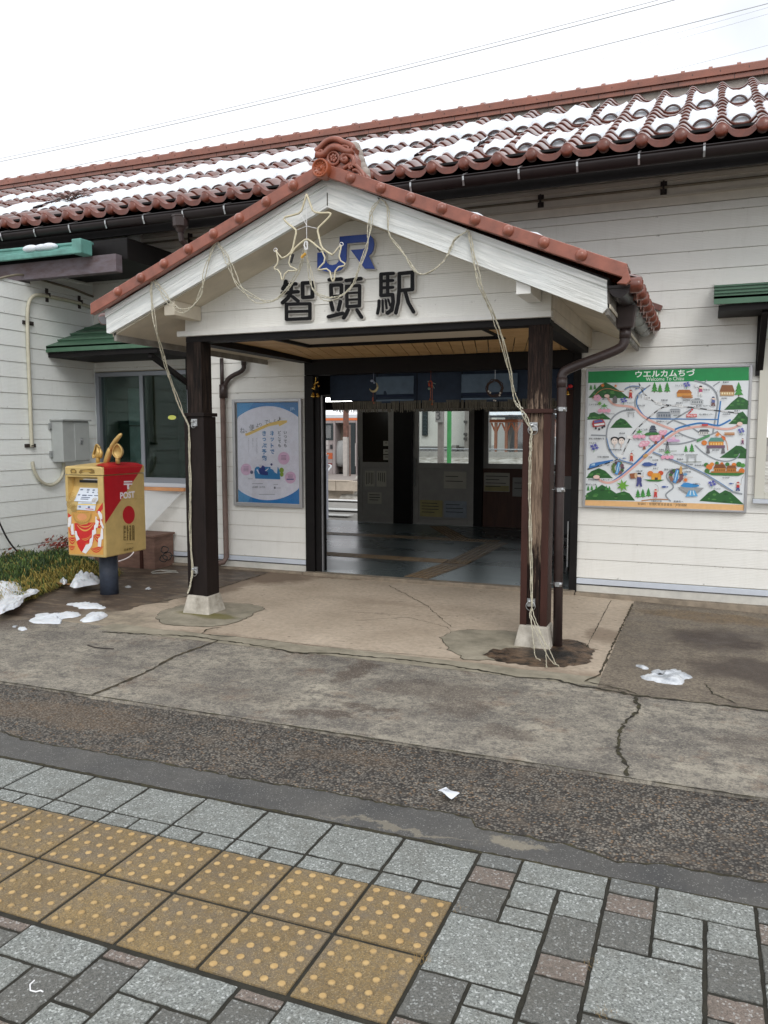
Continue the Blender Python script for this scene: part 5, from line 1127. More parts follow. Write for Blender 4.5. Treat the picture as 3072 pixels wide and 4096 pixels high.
def house(x0, y0, x1, y1, roof, wall, rh=.45, win=None):
    ym = y0+(y1-y0)*rh; a.poly(wall, [(x0+(x1-x0)*.05,ym),(x1-(x1-x0)*.05,ym),(x1-(x1-x0)*.05,y1),(x0+(x1-x0)*.05,y1)]); a.poly(roof, [(x0,ym+3),(x0+(x1-x0)*.16,y0),(x1-(x1-x0)*.16,y0),(x1,ym+3)])
    if win:
        n = 5
        for i in range(n): xx = x0+(x1-x0)*(.14+.16*i); a.poly(win, [(xx,ym+(y1-ym)*.25),(xx+(x1-x0)*.09,ym+(y1-ym)*.25),(xx+(x1-x0)*.09,ym+(y1-ym)*.7),(xx,ym+(y1-ym)*.7)])
house(875,248,1020,312,(176,110,54),(214,150,72)); house(1268,205,1408,302,(140,92,58),(196,160,112),.6,(240,228,190)); house(693,448,836,506,(120,128,138),(158,164,172),.2,(96,106,120)); house(813,420,917,466,(150,156,162),(184,188,192),.2,(110,116,124)); house(1003,335,1127,378,(168,172,176),(196,200,202),.2,(100,108,114)); a.poly((150,156,160), [(1042,325),(1090,325),(1090,340),(1042,340)])
house(1078,608,1178,656,(78,82,88),(224,224,220),.4,(100,100,100)); house(1212,925,1330,1000,(128,78,44),(206,140,62),.45,(110,70,40)); house(1328,935,1425,1000,(140,86,48),(200,130,56),.4,(110,70,40)); a.poly((176,116,60), [(1190,988),(1480,990),(1480,1004),(1190,1002)]); house(645,1005,742,1065,(226,160,60),(232,172,70),.6); a.poly((90,66,50), [(680,1045),(708,1045),(708,1066),(680,1066)])
house(1165,682,1312,765,(96,150,138),(222,140,56),.42,(236,200,120)); a.poly((118,90,112), [(1150,752),(1318,752),(1318,778),(1150,778)]); 
for x in (1165, 1302): a.poly((110,110,114), [(x-10,778),(x+10,778),(x+18,826),(x-18,826)])
for (y, w) in ((580,40),(604,60),(630,84)): a.poly((74,82,98), [(664-w/2-8,y+14),(664-w/3,y-8),(664+w/3,y-8),(664+w/2+8,y+14)]); a.poly((120,128,140), [(664-w/3,y+14),(664+w/3,y+14),(664+w/3,y+24),(664-w/3,y+24)])
a.poly(DG2, [(570,662),(610,636),(700,636),(745,664)])
for (x, y, r) in ((690,690,46),(660,680,30),(718,672,26),(585,738,42),(560,750,26),(612,728,26),(755,640,34),(775,625,20),(738,628,20)): a.ell((232,168,190), x, y, r, r*.66, 12); a.ell((244,206,216), x-r*.2, y-r*.1, r*.5, r*.3, 9)
for (x, y) in ((690,712),(585,760),(757,662)): a.poly((150,88,72), [(x-8,y),(x+8,y),(x+14,y+30),(x-14,y+30)])
def torii(x, y, w, h, c=(178,182,184)):
    a.poly(c, [(x-w*.55,y),(x+w*.55,y),(x+w*.5,y+h*.16),(x-w*.5,y+h*.16)]); a.poly(c, [(x-w*.42,y+h*.30),(x+w*.42,y+h*.30),(x+w*.42,y+h*.40),(x-w*.42,y+h*.40)])
    for s in (-1, 1): a.poly(c, [(x+s*w*.28,y+h*.16),(x+s*w*.38,y+h*.16),(x+s*w*.42,y+h),(x+s*w*.28,y+h)])
torii(466,448,66,48); torii(1015,832,104,76); torii(547,290,42,34)
a.line((120,128,110), [(920,905),(1105,902)], 5); a.poly((90,150,104), [(1058,705),(1175,650),(1182,672),(1066,724)])
a.poly((204,48,52), [(968,470),(1060,468),(1063,496),(970,498)]); a.text((246,226,224), '現在地', 1015, 483, w=84, h=22, off=.02); a.line((204,48,52), [(985,465),(1012,440)], 10); a.ell((204,48,52), 1020, 428, 9, 9, 8)
a.poly((178,60,64), [(110,560),(118,528),(205,512),(228,545),(232,572),(120,590)]); a.poly((96,104,168), [(128,550),(132,530),(200,518),(208,540)]); a.poly((236,236,236), [(130,560),(222,548),(224,566),(134,578)])
for x, y in ((145,598),(175,606),(205,590),(222,580)): a.ell((52,52,60), x, y, 10, 11, 9)
a.poly((62,122,190), [(82,955),(92,925),(125,912),(300,882),(306,892),(180,930),(100,965)]); a.poly((170,206,230), [(95,936),(120,918),(140,916),(135,936)]); a.line((50,56,80), [(70,972),(130,955),(200,935)], 6)
for (x, r) in ((316,36),(378,34)):       # two puppet heads
    a.ell((34,34,40), x, 696, r, r*.62, 12); a.ell((240,228,220), x, 716, r*.78, r*.82, 12); a.line((40,40,44), [(x-16,704),(x-6,708)], 4); a.line((40,40,44), [(x+6,708),(x+16,704)], 4); a.line((190,70,70), [(x-5,732),(x+6,732)], 3); a.poly((210,200,196), [(x-7,745),(x+7,745),(x+6,772),(x-6,772)]); a.ell((34,34,40), x+8, 682, 10, 7, 8)
for k in range(7): y0 = 712+13*k; w = 4+k*3.2; a.line((62,66,74), [(795-w/2,y0),(795+w/2+2,y0+13)], 3); a.line((62,66,74), [(795+w/2,y0),(795-w/2-2,y0+13)], 3)
a.line((62,66,74), [(795,708),(776,806)], 4); a.line((62,66,74), [(795,708),(814,806)], 4); a.line((80,110,60), [(720,806),(880,804)], 4)
def fish(x, y, l, c=(70,96,160)): a.poly(c, [(x,y),(x+l*.2,y-l*.13),(x+l*.5,y-l*.15),(x+l*.8,y-l*.03),(x+l,y-l*.12),(x+l*.97,y+l*.12),(x+l*.8,y+l*.03),(x+l*.5,y+l*.13),(x+l*.2,y+l*.12)])
fish(560,926,138); fish(740,1130,62); fish(385,870,36); fish(500,240,34); fish(1352,1100,44)
def rocks(cx, cy, w, h, sd):
    r = random.Random(sd)
    for i in range(13): t = i/13*2*pi; a.ell(r.choice([(120,86,96),(86,70,84),(146,110,96),(92,120,64),(66,104,52)]), cx+w*.42*cos(t), cy+h*.42*sin(t), w*.16, h*.14, 8)
    a.line((74,150,214), [(cx+w*.12,cy-h*.45),(cx-w*.02,cy-h*.05),(cx+w*.03,cy+h*.15),(cx-w*.15,cy+h*.5)], w*.26); a.line((190,224,240), [(cx+w*.12,cy-h*.4),(cx,cy),(cx-w*.1,cy+h*.4)], w*.07)
rocks(345,958,104,116,1); rocks(875,1030,120,122,2)
a.poly((150,152,154), [(885,1132),(1128,1138),(1075,1182),(965,1186)]); 
for k in range(4): a.line((196,198,198), [(905+16*k,1140+11*k),(1110-12*k,1144+11*k)], 2)
a.ell((60,142,206), 1000, 1118, 84, 18, 16); a.ell((60,142,206), 970, 1104, 40, 12, 12); a.poly((96,170,222), [(990,1162),(1045,1162),(1072,1215),(960,1218)]); a.poly((214,234,244), [(1002,1165),(1012,1165),(1006,1205),(996,1205)]); a.poly((214,234,244), [(1024,1165),(1034,1165),(1044,1205),(1034,1205)])
def kid(x, y, h, shirt, pants=(230,230,226), tool=None, cap=None):
    a.poly(pants, [(x-h*.13,y+h*.55),(x+h*.13,y+h*.55),(x+h*.22,y+h),(x+h*.06,y+h),(x,y+h*.75),(x-h*.1,y+h),(x-h*.24,y+h*.95)]); a.poly(shirt, [(x-h*.16,y+h*.28),(x+h*.16,y+h*.28),(x+h*.18,y+h*.62),(x-h*.18,y+h*.62)])
    a.ell((240,212,190), x, y+h*.16, h*.15, h*.15, 10); a.poly(cap or (50,46,50), [(x-h*.17,y+h*.13),(x-h*.1,y-h*.02),(x+h*.1,y-h*.02),(x+h*.17,y+h*.13)]); a.line((240,212,190), [(x+h*.12,y+h*.34),(x+h*.3,y+h*.22)], h*.07)
    if tool: a.line((120,116,110), [(x+h*.3,y+h*.3)]+tool, 2.5)
kid(462,250,76,(196,70,62),(186,66,58),[(452,225),(455,200)],(150,60,56)); kid(1097,212,92,(186,84,120),cap=(44,40,44)); a.ell((228,228,232), 1055, 208, 12, 16, 10); a.line((110,110,120), [(1062,222),(1080,240)], 4); kid(1212,312,86,(98,110,160),(120,84,80),[(1240,290),(1250,250)],(60,80,120)); kid(470,824,74,(200,80,56),(196,76,52),[(460,810),(490,795)],(190,60,56)); kid(688,1152,74,(206,66,60),(196,60,56),[(712,1120),(680,1105)],(196,60,56)); kid(1436,1086,82,(190,60,60),(74,84,140),[(1470,1050),(1495,1018)],(176,56,60)); kid(1478,690,54,(128,70,110),(110,70,100),None,(110,60,96)); kid(540,1004,124,(72,76,132),(78,80,136),[(572,1020),(578,998)],(44,40,44)); a.poly((236,236,240), [(516,1018),(566,1018),(566,1026),(516,1026)])
a.poly((150,92,60), [(450,1010),(512,1002),(512,1052),(462,1056)]); a.ell((206,176,140), 510, 1027, 14, 26, 12)
def flower(x, y, r, c=(88,92,176)):
    for k in range(4):
        t = k*pi/2+.4; cx, cy = x+r*.55*cos(t), y+r*.4*sin(t); a.poly(c, [(cx+r*.5*cos(j*2*pi/10)*(1 if j % 2 == 0 else .45), cy+r*.42*sin(j*2*pi/10)*(1 if j % 2 == 0 else .45)) for j in range(10)])
    a.line((86,150,80), [(x,y+r*.5),(x-r*.1,y+r*1.1)], 5)
for (x, y, r) in ((972,200,38),(398,342,38),(132,768,44),(1465,618,36),(1202,1098,42)): flower(x, y, r)
for (x, y, r) in ((160,322,34),): 
    for k in range(5): a.ell((236,176,200), x+r*.6*cos(k*1.26), y+r*.5*sin(k*1.26), r*.5, r*.42, 9)
for (x, y) in ((222,420),(540,655),(795,842)):
    for k in (-1,0,1): a.ell((236,168,192), x+38*k, y+18, 20, 18, 10); a.line((96,160,84), [(x,y-30),(x+38*k,y+4)], 3)
    a.poly((90,160,80), [(x-30,y-24),(x-8,y-34),(x,y-50),(x+10,y-34),(x+32,y-26),(x+8,y-16),(x-8,y-14)])
def maple(x, y, r, c): a.poly(c, [(x+r*cos(j*pi/7)*(1 if j % 2 == 0 else .4), y+r*sin(j*pi/7)*(1 if j % 2 == 0 else .4)) for j in range(14)])
maple(208,208,22,(230,130,50)); maple(325,214,18,(232,140,60)); maple(1250,655,26,(232,140,60)); maple(960,1066,28,(224,120,50)); maple(390,1118,62,(110,170,64)); maple(180,372,24,(110,170,64))
for (x, y) in ((980,312),(1360,650)):
    for i in range(3):
        for j in range(2): a.poly((176,118,66) if j else (196,138,82), [(x-50+6*i,y-14+14*j),(x+44-4*i,y-14+14*j),(x+46,y-3+14*j),(x-46,y-3+14*j)])
        break
a.poly((110,110,112), [(300,320),(322,300),(340,320),(338,370),(302,370)]); a.poly((206,70,70), [(1105,560),(1160,558),(1166,574),(1110,576)]); a.poly((206,160,100), [(572,848),(600,826),(622,842),(606,862),(580,862)]); a.poly((206,168,206), [(790,712),(800,690),(900,700),(914,718),(800,722)]); a.ell((236,186,210), 850, 688, 18, 14, 9)
a.poly((206,160,96), [(905,965),(912,942),(924,942),(930,965),(930,1010),(906,1012)]); a.ell((110,160,200), 957, 1016, 20, 12, 10); a.line((200,196,190), [(935,1038),(1028,1042)], 6)
a.ell((240,206,196), 247, 305, 24, 16, 12); a.ell((240,206,196), 152, 1040, 30, 18, 12); a.ell((240,206,196), 1452, 558, 26, 18, 12)
for (t, x, y, w) in (('りんどう',898,210,60),('りんどう',458,366,60),('りんどう',118,730,62),('りんどう',1470,655,50),('りんどう',1246,1146,60),('しゃくなげ',128,382,80),('どうだんつつじ',274,466,90),('どうだんつつじ',548,700,100),('どうだんつつじ公園',888,836,110),('智頭急行',905,368,60),('JRちづ',1012,406,70),('智頭病院・老人ホーム',1120,394,130),('木材団地',965,344,66),('唐櫃城跡',768,344,64),('老人福祉センター',1148,472,130),('物産観光センター',752,536,115),('JA智頭支店',882,484,80),('中原の観音堂',212,858,104),('スーパーはくと',240,930,104),('新田人形浄瑠璃の館',152,692,136),('人形浄瑠璃文楽',320,792,120),('あまご',690,962,48),('あたご公園',574,610,80),('温水プール',898,666,76),('杉神社',742,792,46),('智頭神社',1235,796,66),('大日堂',684,886,56),('教善寺',910,880,60),('虫井神社',998,926,66),('県指定松原',1082,934,84),('三滝ダム',1062,1102,66),('杉の木村',1328,1046,66),('山田太鼓',540,986,64),('中国自然歩道',695,1258,96),('至鳥取へ',896,1262,90),('智頭杉人工林',102,1108,96),('至中国自動車道・佐用インターへ',186,1064,220),('親水公園',452,424,64),('親水公園',560,392,62),('牛臥山',1150,248,60),('豊乗寺',1325,180,56),('駒帰へ',1430,440,56),('JR因美線',1330,470,72),('西光寺',385,644,50),('諏訪神社',1312,326,52),('坂原',640,862,34),('桜土手',645,758,44),('国定公園',806,972,80),('山菜料理',975,992,66),('鏡トンネル',240,332,70)):
    a.text(TX, t, x, y, w=w, h=17, off=.016)
a.build('illustrated_map', MP)

# ================================================================== POSTER CASE
PO = thing('poster_case', 'blue and white ticket reservation poster in an aluminium frame left of the doorway', 'poster', (-4.57, 7.87, 1.35))
mb = MB()
px0, px1, pz0, pz1 = -5.012, -4.128, .745, 1.955
for q in ((px0,px0+.035,pz0,pz1),(px1-.035,px1,pz0,pz1)): mb.box(q[0],q[1],7.845,7.89,q[2],q[3])
mb.box(px0+.035,px1-.035,7.845,7.89,pz1-.035,pz1); mb.box(px0+.035,px1-.035,7.845,7.89,pz0,pz0+.045); mb.build('frame', ALU, PO, bevel=.004)
mb = MB(); mb.box(px0+.035,px1-.035,7.875,7.888,pz0+.045,pz1-.035); mb.build('backing', ALUD, PO)
a = Art('Y', 7.868, .00008, px=lambda x, y: (930+x*.2034, 1600+y*.2034))
L0 = lambda y: 88+(y-50)/1960*28; R0_ = lambda y: 1290+(y-50)/2000*30
a.poly((34,136,204), [(L0(50),55),(R0_(50),45),(R0_(2040),2046),(L0(2010),2006)])
a.poly((64,158,214), [(L0(50),55),(420,50),(150,400),(L0(420),420)]); a.poly((70,160,214), [(L0(1700),1700),(380,1860),(300,2010),(L0(2006),2006)]); a.poly((40,128,190), [(900,46),(1290,45),(1294,330)])
a.poly((240,241,248), [(max(L0(y), min(R0_(y), x)), y) for x, y in [(700+925*cos(t), 1045+925*sin(t)) for t in [2*pi*i/72 for i in range(72)]]])
a.text((150,196,226), 'JR', 1180, 178, w=110, h=70, off=.03)
a.poly((240,204,96), [(245,660),(290,650),(700,460),(920,405),(1070,400),(1072,440),(920,515),(905,480),(700,520),(330,690),(260,705)])
for ch, x, y, w in (('ね',195,600,90),('、',268,620,30),('便',380,545,100),('よ',490,500,60),('り',552,485,50),('で',672,440,70),('し',745,415,50),('ょ',830,400,40),('♪',920,370,70)): a.text((70,74,86), ch, x, y, w=w, h=w*1.25 if ch != '、' else 30)
BP = (44,124,182); a.text((88,92,104), 'いつでも', 1040, 640, h=76, vertical=True, off=.03); a.text((88,92,104), 'どこでも', 925, 640, h=76, vertical=True, off=.03)
a.text(BP, 'ネットで', 782, 655, h=108, vertical=True, off=.035); a.text(BP, 'きっぷ予約', 625, 655, h=108, vertical=True, off=.035)
for i, (t, x, y) in enumerate((('みどりの窓口に並ばず',480,760),('時間からでき',402,760),('うれしいスピーディ。',318,760))): a.text((110,112,124), t, x, y, h=28, vertical=True)
for (x, y, r) in ((1010,1145,125),(270,1365,115),(1140,1525,118)): a.ell((232,196,220), x, y, r*.92, r, 20); [a.line((140,110,140), [(x-52,y-50+26*k),(x+48,y-50+26*k)], 9) for k in range(4)]
a.poly((112,104,150), [(1068,1545),(1205,1545),(1205,1572),(1068,1572)])
a.poly((48,140,196), [(430,1420),(445,1340),(480,1310),(900,1320),(930,1400),(942,1560),(450,1545)]); a.poly((26,58,140), [(520,1380),(545,1310),(600,1285),(635,1310),(650,1390),(700,1420),(700,1480),(560,1470),(530,1430)]); a.ell((228,226,232), 550, 1300, 28, 34, 12); a.ell((70,74,120), 770, 1268, 22, 24, 10)
a.poly((232,234,240), [(750,1310),(890,1320),(880,1450),(830,1420),(800,1370),(750,1350)]); a.poly((232,234,240), [(470,1370),(500,1360),(535,1450),(520,1450)]); a.poly((232,234,240), [(640,1390),(720,1330),(700,1370),(660,1400)])
a.ell((140,174,56), 968, 1380, 46, 50, 12); a.ell((140,174,56), 972, 1460, 36, 48, 12); a.ell((96,100,130), 380, 1420, 32, 36, 12)
a.text((120,122,130), 'e5489', 450, 1712, w=110, h=40); a.text((120,122,130), 'EX予約', 590, 1712, w=110, h=42); a.poly((100,104,120), [(818,1705),(850,1705),(850,1745),(818,1745)])
for (x0, x1, y) in ((390,600,1645),(860,950,1730),(810,900,1660),(520,840,1855),(310,400,1550)): a.line((150,152,160), [(x0,y),(x1,y)], 8)
a.build('printed_poster', PO)
mb = MB(); mb.box(px0+.035,px1-.035,7.855,7.858,pz0+.045,pz1-.035); mb.build('cover_glass', glass_mat('poster cover', (.99,.99,1), -.08), PO)

# ================================================================== POST BOX
GOLD = M('gold painted metal', RGB(206,178,116), .42, metal=.25, var=.08, vs=8, bump=.03); GOLDM = M('bright gold ornament', RGB(196,164,102), .42, metal=.45, var=.15, vs=14, bump=.08, bs=40)
PRED = M('post box red', RGB(176,26,34), .38, var=.05); PNAVY = M('dark slate pillar paint', RGB(58,66,80), .55, var=.15, vs=20, bump=.05)
PB = thing('post_box', 'gold and red post box with gold horn and ears on its lid', 'post box', (-5.39, 6.18, 0))
XA, XB_, YA, YB_ = -5.615, -5.165, 5.885, 6.485
ZB, ZS, ZT = .414, 1.185, 1.262
def rrect(x0, x1, y0, y1, r, n=4): return [(cx+r*cos(t0+pi/2*k/n), cy+r*sin(t0+pi/2*k/n)) for cx, cy, t0 in ((x1-r,y1-r,0),(x0+r,y1-r,pi/2),(x0+r,y0+r,pi),(x1-r,y0+r,1.5*pi)) for k in range(n+1)]
def loft(mb, levels, cap=True):
    n = len(levels[0][0]); vs = [(x, y, z) for pts, z in levels for x, y in pts]
    fs = [(l*n+i, l*n+(i+1)%n, (l+1)*n+(i+1)%n, (l+1)*n+i) for l in range(len(levels)-1) for i in range(n)]
    if cap: fs += [tuple(range(n-1,-1,-1)), tuple((len(levels)-1)*n+i for i in range(n))]
    mb.add(vs, fs)
# body: open niche on the front for the slot
R = rrect(XA, XB_, YA, YB_, .022)
mb = MB(); nx0, nx1, nz0, nz1 = XA+.03, XB_-.065, .93, 1.165
loft(mb, [(rrect(XA+.006,XB_-.006,YA+.006,YB_-.006,.02), ZB), (R, ZB+.008), (R, nz0)])
loft(mb, [(rrect(XA,XB_,YA+.09,YB_,.022), nz0), (rrect(XA,XB_,YA+.09,YB_,.022), ZS-.004)])
for (q0, q1, za, zb) in ((XA,nx0,nz0,ZS-.004),(nx1,XB_,nz0,ZS-.004),(nx0,nx1,nz1,ZS-.004)): mb.box(q0+.0005, q1-.0005, YA+.0005, YA+.0895, za, zb)
mb.build('body', GOLD, PB, bevel=.003)
# sloping niche floor
mb = MB(); mb.prism([(nx0,YA+.004,nz0+.001),(nx0,YA+.088,nz0+.001),(nx0,YA+.088,nz0+.15)], (nx1-nx0,0,0)); mb.build('niche_slope', GOLD, PB)
mb = MB(); mb.box(nx0+.07,nx1-.02,YA+.080,YA+.089,1.108,1.132); sl_o = mb.build('letter_slot', BLACK, PB); mb = MB(); mb.box(nx0+.14,nx1-.02,YA+.055,YA+.079,1.136,1.146); mb.build('slot_flap', M('white slot plate', RGB(232,232,232), .4), PB)
mb = MB()
def dome(inset, z): return rrect(XA-.004+inset, XB_+.004-inset, YA-.004+inset, YB_+.004-inset, .024+inset*.2)
loft(mb, [(dome(0,0), ZS+.002), (dome(0,0), ZT-.012), (dome(.008,0), ZT+.002)], cap=False)
n = 12; gxs = lambda i: XA+.004+(XB_-XA-.008)*i/n; gys = lambda j: YA+.004+(YB_-YA-.008)*j/n
mb.smooth = True; mb.grid(lambda i, j: (gxs(i), gys(j), ZT+.0+.03*(1-((i-n/2)/(n/2))**2)*(1-((j-n/2)/(n/2))**2)**.5+.002), n, n); mb.smooth = False
lid = mb.build('lid', GOLD, PB)
# red corner of the side and of the lid (the post colours)
xs = XB_+.0045+.0008
def side(y, z, o=0): return (xs+o, y, z)
q = lambda px, py: (lambda v: (v.y, v.z))(atx(px, py, xs))
zseam = ZS
a_ = Art('X', xs, .0006, inward=(1,0,0), px=lambda x, y: (230+x*.3166, 1700+y*.3166))
xs_body = XB_+.0012
ab = Art('X', xs_body, .00008, inward=(1,0,0), px=lambda x, y: (230+x*.3166, 1700+y*.3166))
RED = (172,26,36)
ytop = YB_-.02
ab.c(RED); ab.mb.poly([(xs_body, YA+.012, ZS-.006), (xs_body, 6.385, ZS-.006), (xs_body, YA+.012, .735)])
ab.text((226,220,226), 'POST', 885, 885, w=186, h=86, off=.035)
ab.poly((226,220,226), [(838,708),(945,706),(945,724),(838,727)]); ab.poly((226,220,226), [(836,739),(945,737),(945,755),(836,758)]); ab.poly((226,220,226), [(878,757),(906,756),(906,810),(880,812)])
ab.ell((178,24,34), 900, 1135, 76, 114, 28)
r = random.Random(3)
for k in range(4):
    for j in range(15):
        if r.random() < .75: x0 = 842+32*k; y0 = 1272+12.5*j-k*1.5; ab.poly((110,92,48), [(x0,y0),(x0+r.uniform(14,26),y0-1),(x0+r.uniform(14,26),y0+8),(x0,y0+9)])
    ab.line((104,86,46), [(838+42*k,1272),(838+42*k,1458)], 8)
ab.text((120,102,56), '日本郵便', 900, 1568, w=126, h=34, off=.02); ab.line((140,120,70), [(860,1502),(950,1495)], 5)
ab.build('side_markings', PB)
mb = MB(); mb.poly([(xs, YA+.014, ZS+.004), (xs, 6.395, ZS+.004), (xs, 6.445, ZT-.013), (xs, YA+.014, ZT-.013)]); 
mb.prism([(XB_+.005, YA+.016, ZT-.012), (XB_+.005, 6.45, ZT-.012), (XB_-.004, 6.45, ZT+.004), (XB_-.004, YA+.016, ZT+.004)], (0.0008,0,0.0008)) 
mb.smooth = True; mb.grid(lambda i, j: (XB_-.004-(.16*(1-abs(j-4)/9) if i else 0)*(i/4), 5.90+.54*j/9, ZT+.0045+.030*(1-(1-(.8*i/4))**2)*(1-((5.90+.54*j/9-6.185)/.31)**2)**.5 if abs(5.90+.54*j/9-6.185) < .31 else ZT+.004), 4, 9); mb.smooth = False
mb.build('lid_red_corner', PRED, lid)
af = Art('Y', YA-.0015, .00006, inward=(0,-1,0), px=lambda x, y: (230+x*.3166, 1700+y*.3166))
SW_ = (214,160,84); RD = (200,40,40); WH = (228,226,228); BR2 = (140,110,50)
def fan(cx, cy, rx, ry, lvls, a0, a1):
    for k in range(lvls):
        f = 1-k/lvls; c = RD if k % 2 == 0 else SW_
        af.poly(c, [(cx+rx*f*cos(t), cy+ry*f*sin(t)) for t in [a0+(a1-a0)*i/12 for i in range(13)]]+[(cx, cy)])
af.poly(SW_, [(133,1150),(240,1090),(560,990),(585,1240),(578,1640),(150,1630)])
af.poly(RD, [(133,1110),(175,1150),(160,1200),(135,1190)]); af.poly(RD, [(490,1100),(530,1040),(572,980),(572,1060),(520,1130)])
def swag(p0, p1, sag, w, lv=4):        # hanging folds: alternating red and tan crescents
    for k in range(lv*2):
        f = 1-k/(lv*2); a_, b_ = p0, p1; m_ = ((a_[0]+b_[0])/2+8*sin(k*2.1), max(a_[1], b_[1])+sag*f)
        q = [( (1-t)**2*(a_[0]+(1-f)*w)+2*t*(1-t)*m_[0]+t*t*(b_[0]-(1-f)*w), (1-t)**2*(a_[1]-(1-f)*4)+2*t*(1-t)*m_[1]*1.0+t*t*b_[1]) for t in [i/10 for i in range(11)]]
        af.poly(RD if k % 2 == 0 else SW_, q)
def swag2(p0, p1, sag):
    for f, c_, w in ((1, RD, 0), (.78, SW_, .04), (.62, RD, .07), (.38, SW_, .12), (.27, RD, .15)):
        a_ = (p0[0]+(p1[0]-p0[0])*w, p0[1]+(p1[1]-p0[1])*w); b_ = (p1[0]-(p1[0]-p0[0])*w, p1[1]-(p1[1]-p0[1])*w); m_ = ((p0[0]+p1[0])/2+14*(1-f), (p0[1]+p1[1])/2+sag*f*1.9)
        af.poly(c_, [((1-t)**2*a_[0]+2*t*(1-t)*m_[0]+t*t*b_[0], (1-t)**2*a_[1]+2*t*(1-t)*m_[1]+t*t*b_[1]) for t in [i/12 for i in range(13)]])
af.poly(RD, [(215,1240),(470,1230),(500,1300),(440,1500),(330,1600),(260,1520),(228,1380)]); swag2((232,1262),(478,1232),130); swag2((300,1440),(440,1380),60); swag2((134,1300),(228,1330),95); swag2((134,1420),(240,1420),90); swag2((138,1520),(225,1530),60)
af.poly(RD, [(240,1470),(300,1530),(345,1600),(300,1600),(262,1540)]); swag2((420,1560),(580,1530),70); swag2((455,1380),(580,1380),110); swag2((480,1200),(578,1180),120); swag2((350,1500),(470,1440),70)
af.poly((200,150,78), [(180,1100),(440,1100),(430,1180),(380,1250),(300,1262),(230,1230),(195,1160)]); af.ell((218,150,100), 312, 1160, 62, 44, 16)
for k in range(2): af.line((164,128,62), [(200+10*k,1130),(215+8*k,1200-5*k),(270,1245-10*k),(340,1248-10*k),(410,1205-5*k),(430-8*k,1130)], 6)
for i in range(7): af.ell((176,142,72), 245+24*i, 1104, 9, 7, 7); af.ell((176,142,72), 240+26*i, 1215+10*sin(i*.5), 9, 7, 7)
for zp in ([(140,1170),(180,1150),(178,1240),(158,1288),(133,1285)], [(172,1250),(205,1245),(208,1325),(220,1382),(182,1388),(172,1320)], [(220,1335),(246,1340),(255,1388),(286,1442),(245,1466),(228,1400)],
    [(483,1155),(502,1160),(495,1192),(528,1215),(512,1292),(490,1302),(492,1370),(457,1392),(455,1440),(438,1524),(412,1562),(362,1626),(315,1604),(362,1512),(405,1500),(412,1440),(438,1420),(442,1330),(464,1320),(466,1270),(482,1250)],
    [(512,1090),(532,1085),(568,1130),(570,1190),(552,1190),(592,1292),(578,1316),(545,1250),(540,1180),(515,1120)], [(556,1300),(578,1320),(582,1440),(562,1446),(552,1540),(512,1534),(520,1430),(544,1415)]):
    af.poly(WH, zp)
for (cx, cy, rr_) in ((190,900,48),(170,1000,52),(480,960,40),(215,1060,40)): [af.line((166,132,66), [(cx+rr_*k/3*cos(t), cy+rr_*k/3*sin(t)) for t in [i*.6 for i in range(10)]], 5) for k in (1,2,3)]
af.build('front_markings', PB)
al = Art('Y', YA-.0055, .0001, inward=(0,-1,0), px=lambda x, y: (230+x*.3166, 1700+y*.3166))
al.poly((124,98,44), [(160,575),(175,552),(215,552),(240,580),(240,612),(170,610)]); al.poly((124,98,44), [(268,600),(290,562),(360,560),(430,550),(465,570),(470,610),(420,615),(380,595),(320,600),(290,616)]); al.ell((176,144,76), 370, 585, 60, 14, 12); al.ell((176,144,76), 203, 585, 22, 18, 10)
al.build('lid_markings', lid)
# white labels in the niche and below it
av = MB(); p0, p1, p2, p3 = [at(230+x*.3166, 1700+y*.3166, YY) for x, y, YY in ((245,772,YA+.055),(535,770,YA+.055),(540,938,YA-.001),(222,930,YA-.001))]
p2 = Vector((XB_-.075, YA+.002, nz0+.004)); p3 = Vector((XA+.10, YA+.002, nz0+.004)); p0 = Vector((XA+.115, YA+.072, nz0+.128)); p1 = Vector((XB_-.075, YA+.072, nz0+.128))
LB = M('white label', RGB(214,222,234), .35); LG = M('grey label print', RGB(96,106,128), .5); off = Vector((0,-.003,.002))
av.mat(0).poly([p3+off,p2+off,p1+off,p0+off]); av.mat(1)
def lerp(u, v): return (p3*(1-u)+p2*u)*(1-v)+(p0*(1-u)+p1*u)*v+off*1.4
for (u, v, du, dv) in ((.06,.80,.12,.09),(.36,.80,.12,.09),(.62,.80,.10,.09),(.86,.80,.1,.09),(.4,.64,.08,.08),(.64,.64,.08,.08),(.88,.64,.08,.08),(.05,.42,.1,.09),(.25,.40,.2,.09),(.5,.42,.2,.06),(.78,.42,.18,.06),(.25,.26,.38,.06),(.25,.14,.34,.06)): av.poly([lerp(u,v),lerp(u+du,v),lerp(u+du,v+dv),lerp(u,v+dv)])
av.build('collection_times_label', [LB, LG], PB)
al = Art('Y', YA-.0075, .0001, inward=(0,-1,0), px=lambda x, y: (230+x*.3166, 1700+y*.3166)); al.poly((214,220,232), [(262,970),(490,975),(472,1085),(245,1068)]); al.poly((232,200,90), [(258,996),(486,1002),(484,1016),(256,1008)]); al.poly((120,130,160), [(268,1020),(298,1021),(296,1046),(266,1044)]); al.poly((100,110,140), [(384,1026),(412,1027),(410,1052),(382,1051)]); al.line((200,70,80), [(356,1058),(455,1066)], 9); al.line((150,156,170), [(305,985),(440,990)], 7)
al.build('notice_label', PB)
